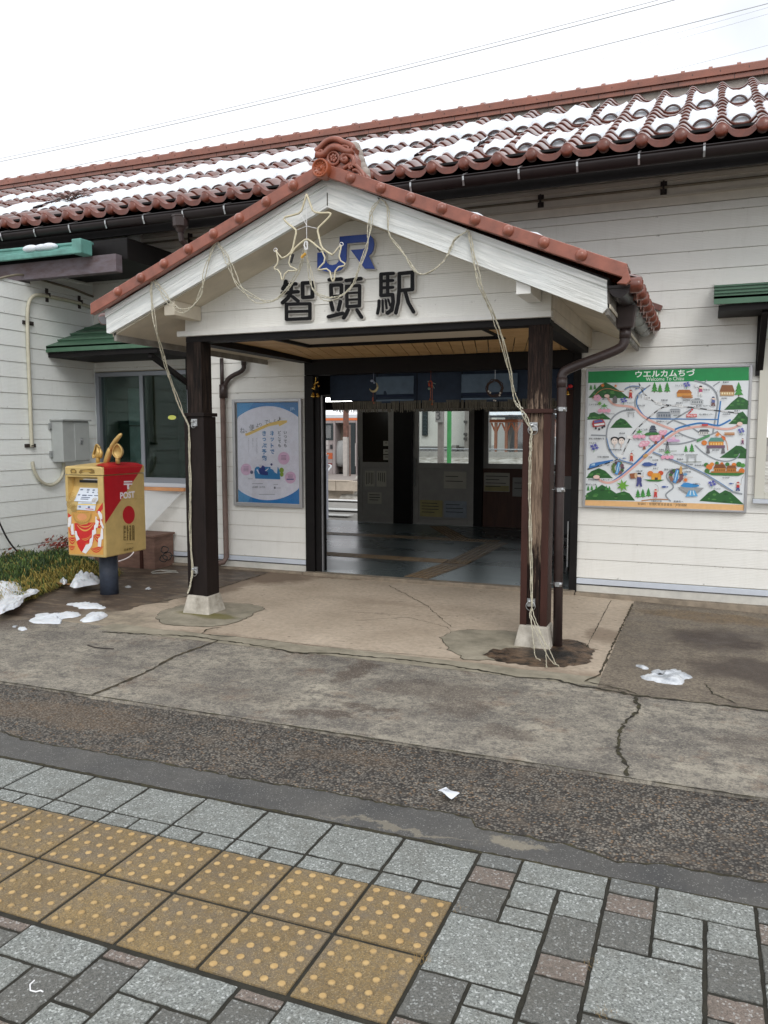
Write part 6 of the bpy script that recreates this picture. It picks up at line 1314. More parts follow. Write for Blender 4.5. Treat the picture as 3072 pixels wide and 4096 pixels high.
# horn and ears of the lion mask on the lid
ft = lambda x, y, Y=6.2: at(230+x*.3166, 1700+y*.3166, Y)
eq = lambda x, y, Y=6.15: tuple(at(360+x*.2101, 1720+y*.2101, Y))
mb = MB(); mb.mat(0, True).tube([eq(300,650), eq(335,520), eq(375,400), eq(392,352), eq(396,340)], [.027,.029,.028,.024,.006], 14)
mb.tube([eq(385,400), eq(430,290), eq(500,190), eq(570,105), eq(598,78), eq(606,66)], [.023,.0235,.022,.019,.013,.003], 14); mb.smooth = False; mb.build('horn', GOLDM, PB)
def cup(rim, yc, back, stem0, stem1, rs, extra=()):
    mb = MB(); mb.mat(0, True); Rm = [Vector(eq(x, y, yc)) for x, y in smooth2(rim, 2, True)]; c = sum(Rm, Vector())/len(Rm); n = len(Rm)
    mb.tube(Rm, .0065, 8, closed=True)
    for d, cc in ((.030, 1), (back, 1)):           # hollow inner wall, then the rounded outside
        vs = []
        for k in range(6):
            f = cos(k*pi/10); h = sin(k*pi/10)*d
            vs += [c+(p-c)*(f if d < .04 else f*.98)*(1.0 if d < .04 else 1.12)+Vector((0,h,0)) for p in Rm]
        mb.add(vs, [(k*n+i, k*n+(i+1)%n, (k+1)*n+(i+1)%n, (k+1)*n+i) for k in range(5) for i in range(n)]+[tuple(5*n+i for i in range(n))])
    mb.tube([Vector(eq(*stem0, yc+.02)), Vector(eq(*stem1, yc+.02))], rs, 12)
    for e in extra: mb.tube([Vector(eq(*p, yc+.01)) for p in e[0]], e[1], 10)
    mb.smooth = False; mb.build('ear', GOLDM, PB)
cup([(530,552),(470,510),(424,440),(440,360),(480,295),(520,262),(565,300),(605,370),(612,440),(585,510)], 6.10, .055, (530,640), (530,500), [.021,.024])
cup([(70,540),(44,500),(60,440),(85,380),(100,300),(125,268),(150,290),(190,330),(150,440),(110,480)], 6.14, .05, (150,640), (155,470), [.018,.026], extra=[([(160,520),(165,420),(140,290)],[.028,.026,.006]), ([(190,520),(215,430),(190,340)],[.022,.020,.006]), ([(90,520),(62,470),(48,455)],[.016,.012,.005])])
mb = MB(); mb.mat(0, True).tube([(-5.39,6.18,-.01),(-5.39,6.18,ZB+.01)], .088, 28); mb.smooth = False; mb.build('pillar', PNAVY, PB)

# ================================================================== THINGS ON THE LEFT WALLS
EB = thing('meter_box', 'pale grey metal utility box on the wing wall behind the post box', 'utility box', (-6.93, 7.34, 1.48))
mb = MB(); mb.box(-6.99,-6.82,7.14,7.56,1.245,1.715); mb.build('cabinet', M('pale grey cabinet paint', RGB(168,172,170), .45, var=.06), EB, bevel=.006)
mb = MB(); mb.box(-6.99,-6.79,7.12,7.58,1.717,1.735); mb.build('cabinet_lid', M('pale grey cabinet paint', (0,0,0)), EB, bevel=.003)
mb = MB(); mb.box(-6.819,-6.810,7.32,7.555,1.26,1.70); dr = mb.build('door', M('pale grey cabinet paint', (0,0,0)), EB, bevel=.003)
mb = MB(); mb.box(-6.809,-6.80,7.40,7.43,1.45,1.52); mb.ball((-6.797,7.415,1.50), .014, 8, 6); mb.build('latch', STEEL, dr)
mb = MB()
for z in (1.30, 1.62): mb.box(-6.99,-6.97,7.10,7.14,z,z+.07)
mb.build('mounting_tab', STEEL, EB)
CT = thing('wall_conduit', 'cream plastic conduit bending along the wing wall to the utility box', 'conduit', (-6.97, 7.0, 1.9))
mb = MB(); mb.mat(0, True)
pts = [(-6.965,7.80,2.92),(-6.965,7.35,2.93),(-6.965,7.05,2.96),(-6.965,6.93,2.93),(-6.965,6.875,2.80),(-6.965,6.86,2.5),(-6.965,6.86,1.6)]
A1 = [tuple(atx(x*.6172, 900+y*.6172, -6.965)) for x, y in ((620,545),(500,500),(330,465),(240,447),(195,475),(178,540),(178,700),(190,1000),(200,1300),(207,1440))]
A2 = [tuple(atx(x*.6172, 1600+y*.6172, -6.965)) for x, y in ((210,400),(220,460),(260,530),(330,560),(390,520),(415,460),(412,405))]
mb.tube(smooth2(A1, 2), .0205, 8); mb.tube(smooth2(A2, 2), .019, 8); mb.build('conduit_run', CONDU, CT)
for (x, y) in ((305,455),(515,500),(185,635),(200,1430)):
    p = atx(x*.6172, 900+y*.6172, -6.985); mb = MB()
    if x > 250: mb.box(p.x-.01,p.x+.004,p.y-.018,p.y+.018,p.z-.075,p.z-.02); mb.box(p.x-.01,p.x+.004,p.y-.018,p.y+.018,p.z+.02,p.z+.075); mb.box(p.x-.01,p.x+.045,p.y-.008,p.y+.008,p.z-.022,p.z+.022)
    else: mb.box(p.x-.01,p.x+.004,p.y-.08,p.y-.015,p.z-.02,p.z+.02); mb.box(p.x-.01,p.x+.004,p.y+.015,p.y+.07,p.z-.02,p.z+.02); mb.box(p.x-.01,p.x+.04,p.y-.022,p.y+.022,p.z-.007,p.z+.007)
    mb.build('bracket', BRKT, CT)
mb = MB(); mb.mat(0, True)
cb = [tuple(atx(x*.6172, 900+y*.6172, -6.98)) for x, y in ((0,345),(60,330),(140,318),(250,350),(370,385),(480,415),(560,450),(620,470))]
mb.tube(smooth2(cb, 2), .013, 6); tag(mb.build('wall_cable', CONDD), 'grubby grey cable sagging across the top of the wing wall', 'cable')
mb = MB(); cv = [tuple(at(x, y, 7.85)) for x, y in ((505,930),(500,980),(497,1030),(490,1110))]; mb.mat(0, True).tube(cv, .014, 6); cv2 = [tuple(at(x, y, 7.86)) for x, y in ((562,1000),(566,1060),(566,1090))]; mb.tube(cv2, .01, 6)
tag(mb.build('wall_cable', CONDD), 'grey cable dropping down the corner above the left awning', 'cable')
mb = MB(); mb.mat(0, True).tube(smooth2([tuple(atx(x, y, -6.9)) for x, y in ((-30,2030),(0,2095),(30,2160),(75,2215),(130,2244))], 2), .009, 6); tag(mb.build('black_cable', BLACK), 'black cable curving down the wing wall into the plants', 'cable')
# weathered brown box by the wall
WB = M('weathered brown board', RGB(120,92,80), .8, var=.25, vs=5, stretch=(1,1,4), bump=.2)
bxo = thing('wooden_box', 'weathered brown wooden box standing against the wall behind the post box', 'box', (-6.3, 7.65, 0))
mb = MB(); mb.box(-6.75,-5.87,7.50,7.86,0,.375); mb.build('casing', WB, bxo, bevel=.004); mb = MB(); mb.box(-6.77,-5.85,7.48,7.87,.377,.40); mb.build('lid', WB, bxo, bevel=.003)
mb = MB(); mb.box(-6.07,-6.03,7.485,7.50,0,.375); mb.build('batten', BRNW, bxo)
mb = MB(); mb.mat(0, True)
for (x, y, r0) in ((655,2200,.05),(665,2225,.06),(650,2235,.05)): c = at(x, y, 7.45); mb.tube([(c.x+r0*cos(t), 7.47+.01*sin(3*t), c.z+r0*.8*sin(t)) for t in [2*pi*i/14 for i in range(14)]], .006, 5, closed=True)
mb.tube([tuple(at(680,2222,7.45)), tuple(at(720,2225,7.6)), tuple(at(800,2228,7.7))], .006, 5); tag(mb.build('cable_coil', BLACK), 'small black cable coil hung at the end of the wooden box', 'cable')
# clear plastic sheet taped under the window
PLC = M('clear crinkled plastic sheet', (.84,.86,.88), .12, alpha=.5, bump=.6, bs=18)
mb = MB(); mb.mat(0, True)
mb.grid(lambda i, j: (lambda f, g_: (-6.72+(1.05-.55*g_)*f, 7.84-.22*g_+.02*sin(9*f+3*g_)+.015*noise.noise(Vector((f*6, g_*5, 1))), .92-.62*g_+.02*sin(6*f)*g_))(i/14, j/14), 14, 14)
mb.smooth = False; tag(mb.build('plastic_sheet', PLC), 'crinkled clear plastic sheet taped under the left window', 'plastic sheet')
mb = MB(); mb.box(-6.75,-5.66,7.80,7.835,.895,.935); tag(mb.build('orange_tape', M('faded orange tape', RGB(214,152,104), .6, var=.1)), 'faded orange strip holding the plastic under the window sill', 'tape')
mb = MB(); mb.mat(0, True).tube(smooth2([tuple(atx(x, y, -5.0)) for x, y in ((475,2245),(505,2235),(525,2222),(535,2208))], 2), .006, 5); o = mb.build('dangling_rope', M('white plastic cord', RGB(214,206,206), .4)); tag(o, 'end of white plastic cord hanging beside the box under the post box', 'cord')
mb = MB(); mb.mat(0, True)
for (pts) in ([(605,2290),(625,2282),(660,2280),(705,2284)],[(608,2293),(640,2292),(690,2288)],[(640,2281),(680,2287),(712,2290)]): mb.tube(smooth2([tuple(atz(x, y, .015)) for x, y in pts], 2), .006, 5)
tag(mb.build('loose_rope', M('dull white cord', RGB(170,168,160), .5)), 'dull white cords lying on the wet ground by the wooden box', 'cord')
# ================================================================== PLANTING
SOIL = M('dark planting soil', RGB(60,50,38), .95, var=.3, vs=8, bump=.5)
mbd = [(-5.75,4.9),(-5.85,5.35),(-5.92,5.7),(-6.05,6.05),(-6.15,6.35),(-6.1,6.7),(-6.0,6.95)]
def bedx(y):
    for (a, b) in zip(mbd[:-1], mbd[1:]):
        if a[1] <= y <= b[1]: return a[0]+(b[0]-a[0])*(y-a[1])/(b[1]-a[1])
    return mbd[0][0] if y < mbd[0][1] else mbd[-1][0]
def bedz(x, y):
    d = max(0, bedx(y)-x); e = max(0, min(1, (7.0-y)/.25)) if y > 6.75 else 1
    return (.02+.19*min(1, d/.30)**.7)*(.35+.65*e)+.03*noise.noise(Vector((x*3, y*3, 0)))*min(1, d*4)
mb = MB(); mb.mat(0, True); mb.grid(lambda i, j: (lambda y: (lambda x: (x, y, bedz(x, y)))(bedx(y)-(bedx(y)+7.0)*i/14))(3.2+3.85*j/26), 14, 26)
mb.smooth = False; mb.build('planting_bed', SOIL, kind='structure')
gl = MB(); r = random.Random(21)
for i in range(15000):
    y = r.uniform(4.3, 7.02); d = r.random()**1.3; x = bedx(y)+.04-d*(bedx(y)+6.95); x += r.gauss(0, .01)
    zc = bedz(x, y); clump = noise.noise(Vector((x*5, y*5, 3))); edge = max(0, 1-(bedx(y)-x)/.22)
    l = r.uniform(.06, .14)*(1+.5*clump); aa = r.uniform(0, 2*pi); lean = r.uniform(.3, 1.0)
    dx, dy = cos(aa)*l*lean*.7+edge*.05, sin(aa)*l*lean*.7-edge*.02
    p0 = Vector((x, y, zc-.01)); p1 = p0+Vector((dx*.5, dy*.5, l*.75)); p2 = p0+Vector((dx*1.25, dy*1.25, l*(.75-.55*lean)))
    w = Vector((-sin(aa), cos(aa), 0))*.0028
    gl.mat(2 if (edge > .35 and r.random() < .6) or r.random() < .08 else (1 if r.random() < .35 else 0)).add([p0-w, p0+w, p1+w, p1-w, p2], [(0,1,2,3),(3,2,4)])
gl.build('ground_cover_grass', [M('dark green grass blade', RGB(44,66,32), .6), M('green grass blade', RGB(92,116,54), .6), M('yellowing grass blade', RGB(160,142,72), .7)], kind='stuff')
def leafy(name, c, rad, n, mats, lab, cat, ls=.03, stems=5, seed=1):
    r = random.Random(seed); t = thing(name, lab, cat, c); mb = MB()
    for s in range(stems): a_ = r.uniform(0, 6.28); mb.tube([c, (c[0]+rad[0]*.6*cos(a_), c[1]+rad[1]*.6*sin(a_), c[2]+rad[2]*r.uniform(.7,1.3))], .004, 4)
    mb.build('stems', M('brown stems', RGB(76,56,44), .9), t); mb = MB()
    for i in range(n):
        v = Vector((r.gauss(0,.5), r.gauss(0,.5), r.gauss(0,.5))); p = Vector((c[0]+v.x*rad[0], c[1]+v.y*rad[1], c[2]+rad[2]*.9+v.z*rad[2])); 
        n1 = Vector((r.uniform(-1,1), r.uniform(-1,1), r.uniform(-.3,1))).normalized(); u = n1.orthogonal().normalized(); w = n1.cross(u); l = ls*r.uniform(.6,1.2)
        mb.mat(r.randrange(len(mats))).add([p-u*l, p+w*l*.4, p+u*l, p-w*l*.4], [(0,1,2,3)])
    mb.build('foliage', mats, t); return t
RL = [M('dark red leaf', RGB(108,36,34), .55), M('rust leaf', RGB(138,66,48), .55), M('dull olive leaf', RGB(74,70,46), .6)]
GL2 = [M('dark shrub leaf', RGB(44,62,36), .55), M('olive shrub leaf', RGB(92,96,56), .6), M('brownish leaf', RGB(120,96,70), .6)]
leafy('red_leaf_shrub', (-6.78,7.02,.16), (.24,.26,.13), 340, RL, 'low dark red shrub at the foot of the wing wall', 'shrub', .028, 6, 3)
leafy('green_shrub', (-6.72,7.40,.16), (.14,.14,.22), 150, GL2, 'small green shrub behind the red one near the wooden box', 'shrub', .03, 5, 5)
leafy('twiggy_shrub', (-6.85,6.35,.16), (.14,.18,.10), 120, GL2+RL[1:2], 'sparse twiggy shrub at the far left of the planting bed', 'shrub', .024, 6, 8)
mb = MB(); mb.mat(0, True).tube(smooth2([tuple(atz(x, y, .07)) for x, y in ((170,2318),(210,2328),(270,2338),(330,2340),(390,2334)) ], 2), .009, 6); tag(mb.build('bamboo_stick', M('pale brown cane', RGB(150,116,78), .7)), 'pale brown cane lying along the edge of the planting', 'stick')
mb = MB(); mb.mat(0, True).tube([tuple(atz(-20, 2258, .22)), tuple(atz(40, 2285, .2))], .012, 6); tag(mb.build('white_pipe', M('dull white pipe', RGB(190,184,172), .5)), 'short dull white pipe poking out of the grass at the left edge', 'pipe')
mb = MB(); mb.mat(0, True).tube(smooth2([tuple(atz(x, y, .012)) for x, y in ((350,2580),(375,2588),(415,2593),(455,2595))], 2), .004, 5); tag(mb.build('dark_twig', BRKT), 'thin dark twig lying on the grey concrete', 'twig')
# snow on planting and ground
def snowlump(name, outl, z, h, lab, m=SNOW, sd=0, zf=None):
    cx = sum(p[0] for p in outl)/len(outl); cy = sum(p[1] for p in outl)/len(outl); o2 = smooth2(outl, 2, True); n = len(o2); mb = MB(); mb.mat(0, True); vs = []; R_ = 12
    r = random.Random(sd)
    for k in range(R_+1):
        f = 1-k/R_
        for i, p in enumerate(o2):
            x = cx+(p[0]-cx)*f; y = cy+(p[1]-cy)*f; nn = noise.noise(Vector((x*9+sd, y*9, 1.3))); n2 = noise.noise(Vector((x*40+sd, y*40, 4)))
            x += f*(.02*nn+.012*n2); y += f*(.02*n2+.012*noise.noise(Vector((x*25, y*25, 8))))
            hh = h*(1-f**2.5)**.5*(.7+.7*nn+.35*n2); vs.append((x, y, (zf(x, y) if zf else z)+max(0, hh)))
    mb.add(vs, [(k*n+i, k*n+(i+1)%n, (k+1)*n+(i+1)%n, (k+1)*n+i) for k in range(R_) for i in range(n)])
    mb.smooth = False; o = mb.build(name, m); tag(o, lab, 'snow', 'melting snow lumps'); return o
Q5 = lambda x, y, z=0.0: tuple(atz(x*.434, 2150+y*.434, z)[:2])
zf = lambda x, y: max(.02, bedz(x, y))+.06
snowlump('snow_patch', [Q5(x, y, .27) for x, y in ((-60,345),(60,330),(150,312),(230,330),(290,300),(360,300),(340,325),(270,350),(205,375),(180,420),(120,460),(60,470),(-60,520))], 0, .045, 'big white snow patch on the planting at the left edge', sd=1, zf=zf)
snowlump('snow_patch', [Q5(x, y, .1) for x, y in ((640,420),(700,390),(715,330),(750,320),(780,370),(850,370),(920,380),(930,410),(840,420),(740,440),(660,450))], 0, .09, 'snow heap among the grass just left of the post box pillar', sd=2, zf=zf)
snowlump('snow_patch', [Q5(x, y, .2) for x, y in ((545,295),(575,285),(610,305),(590,325),(560,318))], 0, .05, 'tiny snow clump in the middle of the dark grass', sd=3, zf=zf)
snowlump('snow_patch', [Q5(x, y, .2) for x, y in ((680,262),(705,255),(722,270),(700,282))], 0, .04, 'tiniest snow clump in the grass behind the post box', sd=13, zf=zf)
snowlump('snow_patch', [Q5(x, y) for x, y in ((585,625),(650,615),(720,625),(760,603),(830,610),(920,635),(972,655),(940,668),(860,662),(770,668),(700,645))], .006, .03, 'long flat snow patch in front of the post box pillar', sd=4)
snowlump('snow_patch', [Q5(x, y) for x, y in ((262,768),(320,745),(325,712),(420,706),(440,716),(540,712),(600,725),(640,700),(720,697),(765,720),(700,742),(610,750),(560,765),(500,745),(430,757),(585,795),(540,806),(420,800),(300,802))], .006, .028, 'largest ragged snow patch on the damp ground', sd=5)
snowlump('snow_patch', [Q5(x, y) for x, y in ((738,775),(800,735),(830,700),(900,708),(960,690),(995,730),(940,765),(850,785),(760,792))], .006, .035, 'rounded snow patch right of the ragged one', sd=6)
snowlump('snow_patch', [Q5(x, y) for x, y in ((160,850),(185,832),(235,835),(256,852),(215,866),(170,864))], .006, .02, 'small oval snow patch nearest the left corner', sd=7)
snowlump('snow_patch', [Q5(x, y) for x, y in ((112,826),(140,815),(160,828),(130,838))], .006, .012, 'faint thin snow scrap beside the small oval one', SLUSH, 8)
snowlump('snow_patch', [Q5(x, y) for x, y in ((1148,462),(1180,450),(1222,460),(1185,474))], .006, .014, 'thin slush spot right behind the post box pillar', SLUSH, 9)
snowlump('snow_patch', [Q5(x, y) for x, y in ((1335,478),(1380,462),(1400,484),(1360,488))], .006, .014, 'thin slush spot nearest the left porch post', SLUSH, 10)
SR = lambda x, y: tuple(atz(1536+x*.9259, 2400+y*.9259, .0)[:2])
snowlump('snow_patch', [SR(x, y) for x, y in ((1095,325),(1130,325),(1165,345),(1200,345),(1235,335),(1230,318),(1160,320),(1150,305),(1175,303),(1200,316),(1250,312),(1280,308),(1310,322),(1338,338),(1300,345),(1298,368),(1240,368),(1180,360),(1110,345))], -.01, .05, 'half-melted icy snow in front of the right-hand wall', SLUSH, 11)
snowlump('snow_patch', [SR(x, y) for x, y in ((1078,278),(1110,276),(1142,298),(1110,300))], -.005, .02, 'small slush streak behind the icy snow on the right', SLUSH, 12)
# paper litter
LT_ = thing('paper_scrap', 'crumpled white printed paper scrap on the coarse asphalt', 'litter', (-.99, 3.23, .0))
mb = MB(); W4 = [Vector(atz(1536+x*.9259, 2400+y*.9259, .012)) for x, y in ((232,826),(268,815),(328,846),(291,860))]
mb.mat(0, True).grid(lambda i, j: (lambda u, v: (W4[0]*(1-u)*(1-v)+W4[3]*u*(1-v)+W4[1]*(1-u)*v+W4[2]*u*v)+Vector((0,0,.004+.005*sin(u*5)*cos(v*3)+.004*v)))(i/6, j/5), 6, 5)
mb.smooth = False; mb.build('paper', M('white litter paper', RGB(222,226,232), .5), LT_)
mb = MB()
for k in range(4):
    u0, u1, v = .15, .15+.5*rnd(.5,1), .85-.15*k; f = lambda u, v: (W4[0]*(1-u)*(1-v)+W4[3]*u*(1-v)+W4[1]*(1-u)*v+W4[2]*u*v)+Vector((0,0,.008+.005*sin(u*5)*cos(v*3)+.004*v)); mb.poly([f(u0,v),f(u1,v),f(u1,v-.05),f(u0,v-.05)])
mb.build('printing', M('faint grey print', RGB(150,154,160), .6), LT_)

# ================================================================== IN THE DOORWAY
NR = thing('noren_curtain', 'dark blue noren curtain with a ragged fringe hanging inside the doorway', 'curtain', (-2.6, 8.14, 2.1))
def cloth(x0, x1, z0, z1, y, amp=.012, k=9, m=None, nm='cloth_panel', ph=0):
    mb = MB(); mb.mat(0, True); mb.grid(lambda i, j: (x0+(x1-x0)*i/24, y+amp*sin(k*(x0+(x1-x0)*i/24)+ph)*(1-j/6*.6)+.01*noise.noise(Vector((i*.3, j*.4, ph))), z0+(z1-z0)*j/6), 24, 6); mb.smooth = False
    return mb.build(nm, m, NR)
NB1 = M('dark indigo cloth', RGB(42,54,72), .9, var=.15, vs=8); NB2 = M('dull blue-grey cloth', RGB(92,110,128), .9, var=.12, vs=8); NB3 = M('deep blue stripe cloth', RGB(26,38,62), .9)
for (a, b) in ((-3.92,-3.36),(-3.35,-2.90),(-2.89,-2.40),(-2.39,-1.85),(-1.84,-1.22)): cloth(a, b, 1.90 if a > -3.9 else 1.93, 2.24, 8.16, m=NB1, ph=a)
for (a, b, z0, z1) in ((-3.36,-2.92,1.995,2.185),(-2.39,-1.80,1.995,2.185)): cloth(a, b, z0, z1, 8.135, m=NB2, ph=a*2); cloth(a, b, z0-.03, z0-.005, 8.133, m=NB3, ph=a*2); cloth(a, b, z0-.075, z0-.055, 8.133, m=NB2, ph=a*2)
fr = MB(); r = random.Random(8); x = -3.9; FZ = 1.925
while x < -1.22:
    w = r.uniform(.006,.013); l = r.uniform(.09,.13) if x > -3.9 else .06; jx = r.uniform(-.006,.006)
    fr.add([(x,8.15,FZ),(x+w,8.15,FZ),(x+w+jx,8.152,FZ-l),(x+jx,8.152,FZ-l)], [(0,1,2,3)]); x += w+r.uniform(.001,.005)+(r.random() < .08)*.012
fr.build('fringe', M('grey-brown cord fringe', RGB(92,88,78), .9, var=.2, vs=30), NR)
def zz(x, y, Y=7.84): return tuple(at(1240+x*.2411, 1480+y*.2411, Y))
def zy(x, y, Y=7.84): return tuple(at(1640+x*.2532, 1480+y*.2532, Y))
def bell(mb, c, r, tilt=0):
    pr = [(0,r*1.5),(r*.35,r*1.45),(r*.55,r*1.0),(r*.65,r*.3),(r*1.0,-.1*r),(r*.95,-.12*r)]; m2 = MB(); m2.mat(0, True).lathe((0,0,0), pr, 12)
    mb.mat(0, True).add([(c[0]+x*cos(tilt)+z*sin(tilt), c[1]+y, c[2]-x*sin(tilt)+z*cos(tilt)) for x, y, z in m2.v], m2.f); mb.ball((c[0], c[1], c[2]-r*.15), r*.22, 6, 4); mb.smooth = False
GB = M('shiny gold foil', RGB(212,170,84), .22, metal=.9, var=.2, vs=20)
t = thing('gold_bells', 'cluster of gold bells hanging at the left of the doorway', 'ornament', zz(90,300)); mb = MB(); bell(mb, zz(50,440), .030, .1); bell(mb, zz(135,440), .026, -.3); bell(mb, zz(60,310), .026, .5); bell(mb, zz(150,270), .016, -.9); mb.tube([zz(95,120),zz(90,200),zz(80,300)], .003, 5); mb.mat(0, True).tube([zz(75,250),zz(100,210),zz(140,200)], .012, 6); mb.smooth = False; mb.build('bells', GB, t)
t = thing('moon_ornament', 'silver and gold crescent moon ornament with a hanging charm', 'ornament', zz(1050,250)); mb = MB(); q = []
for i in range(15):
    a = -2.6+3.4*i/14; q.append((1045+62*cos(a), 280+78*sin(a)*.95))
q = [(1050+70*cos(a), 275+82*sin(a)) for a in [-.9+3.6*i/14 for i in range(15)]]
mb.mat(0, True).tube([zz(*p) for p in q], [.003+.011*sin(pi*i/14) for i in range(15)], 8); mb.smooth = False; mb.build('crescent', M('pale gold metal', RGB(196,184,142), .3, metal=.8), t)
mb = MB(); mb.tube([zz(1055,50),zz(1055,160)], .002, 4); mb.mat(0, True).ball(zz(1030,180), .014, 8, 6, (1.6,1,1)); mb.ball(zz(1065,210), .012, 8, 6); mb.smooth = False; mb.build('ribbon', M('pale blue ribbon', RGB(150,160,184), .5), t)
mb = MB(); mb.tube([zz(1050,360),zz(1045,470)], .002, 4); mb.mat(0, True).tube([zz(1045,450),zz(1040,520)], .008, 6); mb.ball(zz(1058,545), .009, 8, 6); mb.smooth = False; mb.build('charm', M('copper red charm', RGB(150,76,56), .4), t)
t = thing('ribbon_ornament', 'red and green bow ornament with dangling copper bells', 'ornament', zy(320,250)); mb = MB(); mb.mat(0, True)
mb.tube([zy(330,10),zy(328,160)], .0018, 4); mb.tube([zy(300,180),zy(330,175),zy(350,200),zy(345,280)], .008, 6); mb.tube([zy(310,260),zy(300,200)], .012, 6); mb.smooth = False; mb.build('bow', M('orange red bow', RGB(160,62,40), .5), t)
mb = MB(); mb.mat(0, True).ball(zy(300,295), .014, 8, 6); mb.tube([zy(280,180),zy(300,185)], .006, 5); mb.tube([zy(350,200),zy(405,218)], .004, 5); mb.tube([zy(355,230),zy(385,290)], .004, 5); mb.smooth = False; mb.build('leaves', M('pale holly leaf', RGB(120,140,130), .5), t)
mb = MB(); mb.tube([zy(325,270),zy(322,440)], .0018, 4); mb.tube([zy(350,270),zy(350,540)], .0018, 4); bell(mb, zy(320,475), .014); bell(mb, zy(348,550), .013); mb.build('bells', M('copper bell', RGB(168,96,58), .3, metal=.7), t)
t = thing('wreath', 'dark twig wreath with small white flowers in the doorway', 'wreath', zy(1340,300)); mb = MB(); c = Vector(zy(1335,290)); r = random.Random(4)
for k in range(9):
    rr = .078+r.uniform(-.010,.010); ph = r.uniform(0,6); mb.mat(0, True).tube([(c.x+(rr+.007*sin(5*a+ph))*cos(a), c.y+.008*sin(7*a+ph), c.z+(rr+.007*cos(4*a+ph))*sin(a)) for a in [2*pi*i/26 for i in range(26)]], .0035, 5, closed=True)
mb.smooth = False; mb.build('ring', M('dark vine twig', RGB(64,48,42), .8), t)
mb = MB(); 
for (x, y) in ((1268,358),(1425,362),(1325,478),(1350,485),(1240,335),(1415,400)): mb.mat(0, True).ball(zy(x, y, 7.82), .010 if y < 470 else .008, 7, 5)
mb.smooth = False; mb.build('flowers', M('white dried flowers', RGB(206,200,192), .6), t); mb = MB(); mb.tube([zy(1345,0),zy(1342,165)], .002, 4); mb.build('wire', STEEL, t)
t = thing('red_bow_bell', 'small gold bell with a red bow on the right door jamb', 'ornament', tuple(at(2270, 1570, 7.84))); mb = MB(); bell(mb, tuple(at(2271,1578,7.84)), .024); mb.build('bell', GB, t)
mb = MB(); mb.mat(0, True).ball(tuple(at(2262,1552,7.84)), .022, 8, 6, (1,.6,.8)); mb.ball(tuple(at(2282,1545,7.84)), .022, 8, 6, (1.1,.6,.8)); mb.smooth = False; mb.build('bow', M('bright red bow', RGB(176,24,26), .5), t)
# brown poster case on the right inside reveal
mb = MB(); mb.box(-1.30,-1.215,8.02,8.05,1.15,2.0); tag(mb.build('inner_notice_board', BRNW), 'narrow reddish-brown board inside the right side of the doorway', 'board')
# ceiling lamp
t = thing('ceiling_lamp', 'lit white tube light under the waiting room ceiling', 'lamp', (-5.6, 11.3, 2.2)); a0 = at(1289, 1598, 11.3); a1 = at(1397, 1598, 11.3)
mb = MB(); mb.box(a0.x, a1.x, 11.3, 11.4, a0.z-.032, a0.z+.02); mb.build('tube', M('lit lamp tube', (1,1,.94), .5, emit=11), t); mb = MB(); mb.box(a0.x-.02, a1.x+.02, 11.29, 11.42, a0.z+.021, a0.z+.07); mb.box(a0.x+.2, a0.x+.24, 11.33, 11.37, a0.z+.07, 2.72); mb.box(a1.x-.24, a1.x-.2, 11.33, 11.37, a0.z+.07, 2.72); mb.build('lamp_body', WHITE, t)
# notices inside
NPAP = M('dull notice paper', RGB(176,172,160), .7, var=.06); NP2 = M('yellowish notice paper', RGB(160,150,104), .7, var=.1, vs=9); NPB = M('blue-grey notice paper', RGB(140,148,158), .7, var=.1, vs=20); NINK = M('notice ink', RGB(60,58,58), .7); NRD = M('notice red', RGB(176,70,56), .7)
def notice(x0, x1, z0, z1, y, lab, mats, band=None, lines=5, vert=False, sd=0):
    t = thing('notice', lab, 'notice', ((x0+x1)/2, y, (z0+z1)/2)); mb = MB(); mb.box(x0, x1, y, y+.003, z0, z1); mb.build('sheet', mats, t); r = random.Random(sd+3); mb = MB()
    if band: mb.mat(1).box(x0+.01, x1-.01, y-.002, y-.0005, z0+.01, z0+(z1-z0)*band)
    for i in range(lines):
        if vert: xx = x1-(x1-x0)*(i+1)/(lines+1); mb.mat(0).box(xx-.006, xx+.006, y-.0035, y-.0022, z0+(z1-z0)*r.uniform(.1,.4), z1-.03)
        else: zz_ = z1-(z1-z0)*(i+1)/(lines+1.5); mb.mat(0).box(x0+.03, x0+(x1-x0)*r.uniform(.6,.95), y-.0035, y-.0022, zz_-.006, zz_+.006)
    mb.build('printing', [NINK, NP2], t); return t
yd = YB-.12-.008+.012
notice(-5.47,-5.29,.66,.93,YB-.125,'white notice with upright lines, left of the pair on the open door',NPAP,vert=True,lines=5,sd=1); notice(-5.25,-5.07,.66,.93,YB-.125,'white notice with upright lines, right of the pair on the open door',NPAP,vert=True,lines=4,sd=2)
notice(-5.42,-5.16,.36,.56,YB-.125,'small white notice low on the open door',NPAP,lines=3,sd=3)
for k, z in enumerate((1.36,1.22,1.12)): notice(-5.13,-5.02,z,z+.085,YB-.118,['topmost small label on the dark pane of the open door','middle small label on the dark pane of the open door','lowest small label on the dark pane of the open door'][k],NPAP,lines=1,sd=5+k)
notice(-4.47,-4.07,.17,.45,YB-.085,'yellowish leaflet at the foot of the glazed door',NP2,lines=4,sd=9); notice(-4.04,-3.65,.17,.45,YB-.085,'blue-grey leaflet with boxes at the foot of the glazed door',NPB,lines=3,sd=10)
notice(-4.05,-3.66,.66,.94,YB-.085,'cream leaflet with a red figure on the glazed door',NPAP,lines=2,sd=11)
notice(-3.38,-2.95,.62,.93,YB-.01,'white notice with a yellow band under the rear window',NPAP,band=.32,lines=4,sd=12); notice(-2.90,-2.55,.55,.86,YB-.01,'pale grey notice beside the yellow-banded one',M('grey notice paper', RGB(150,150,146), .7),lines=2,sd=13)
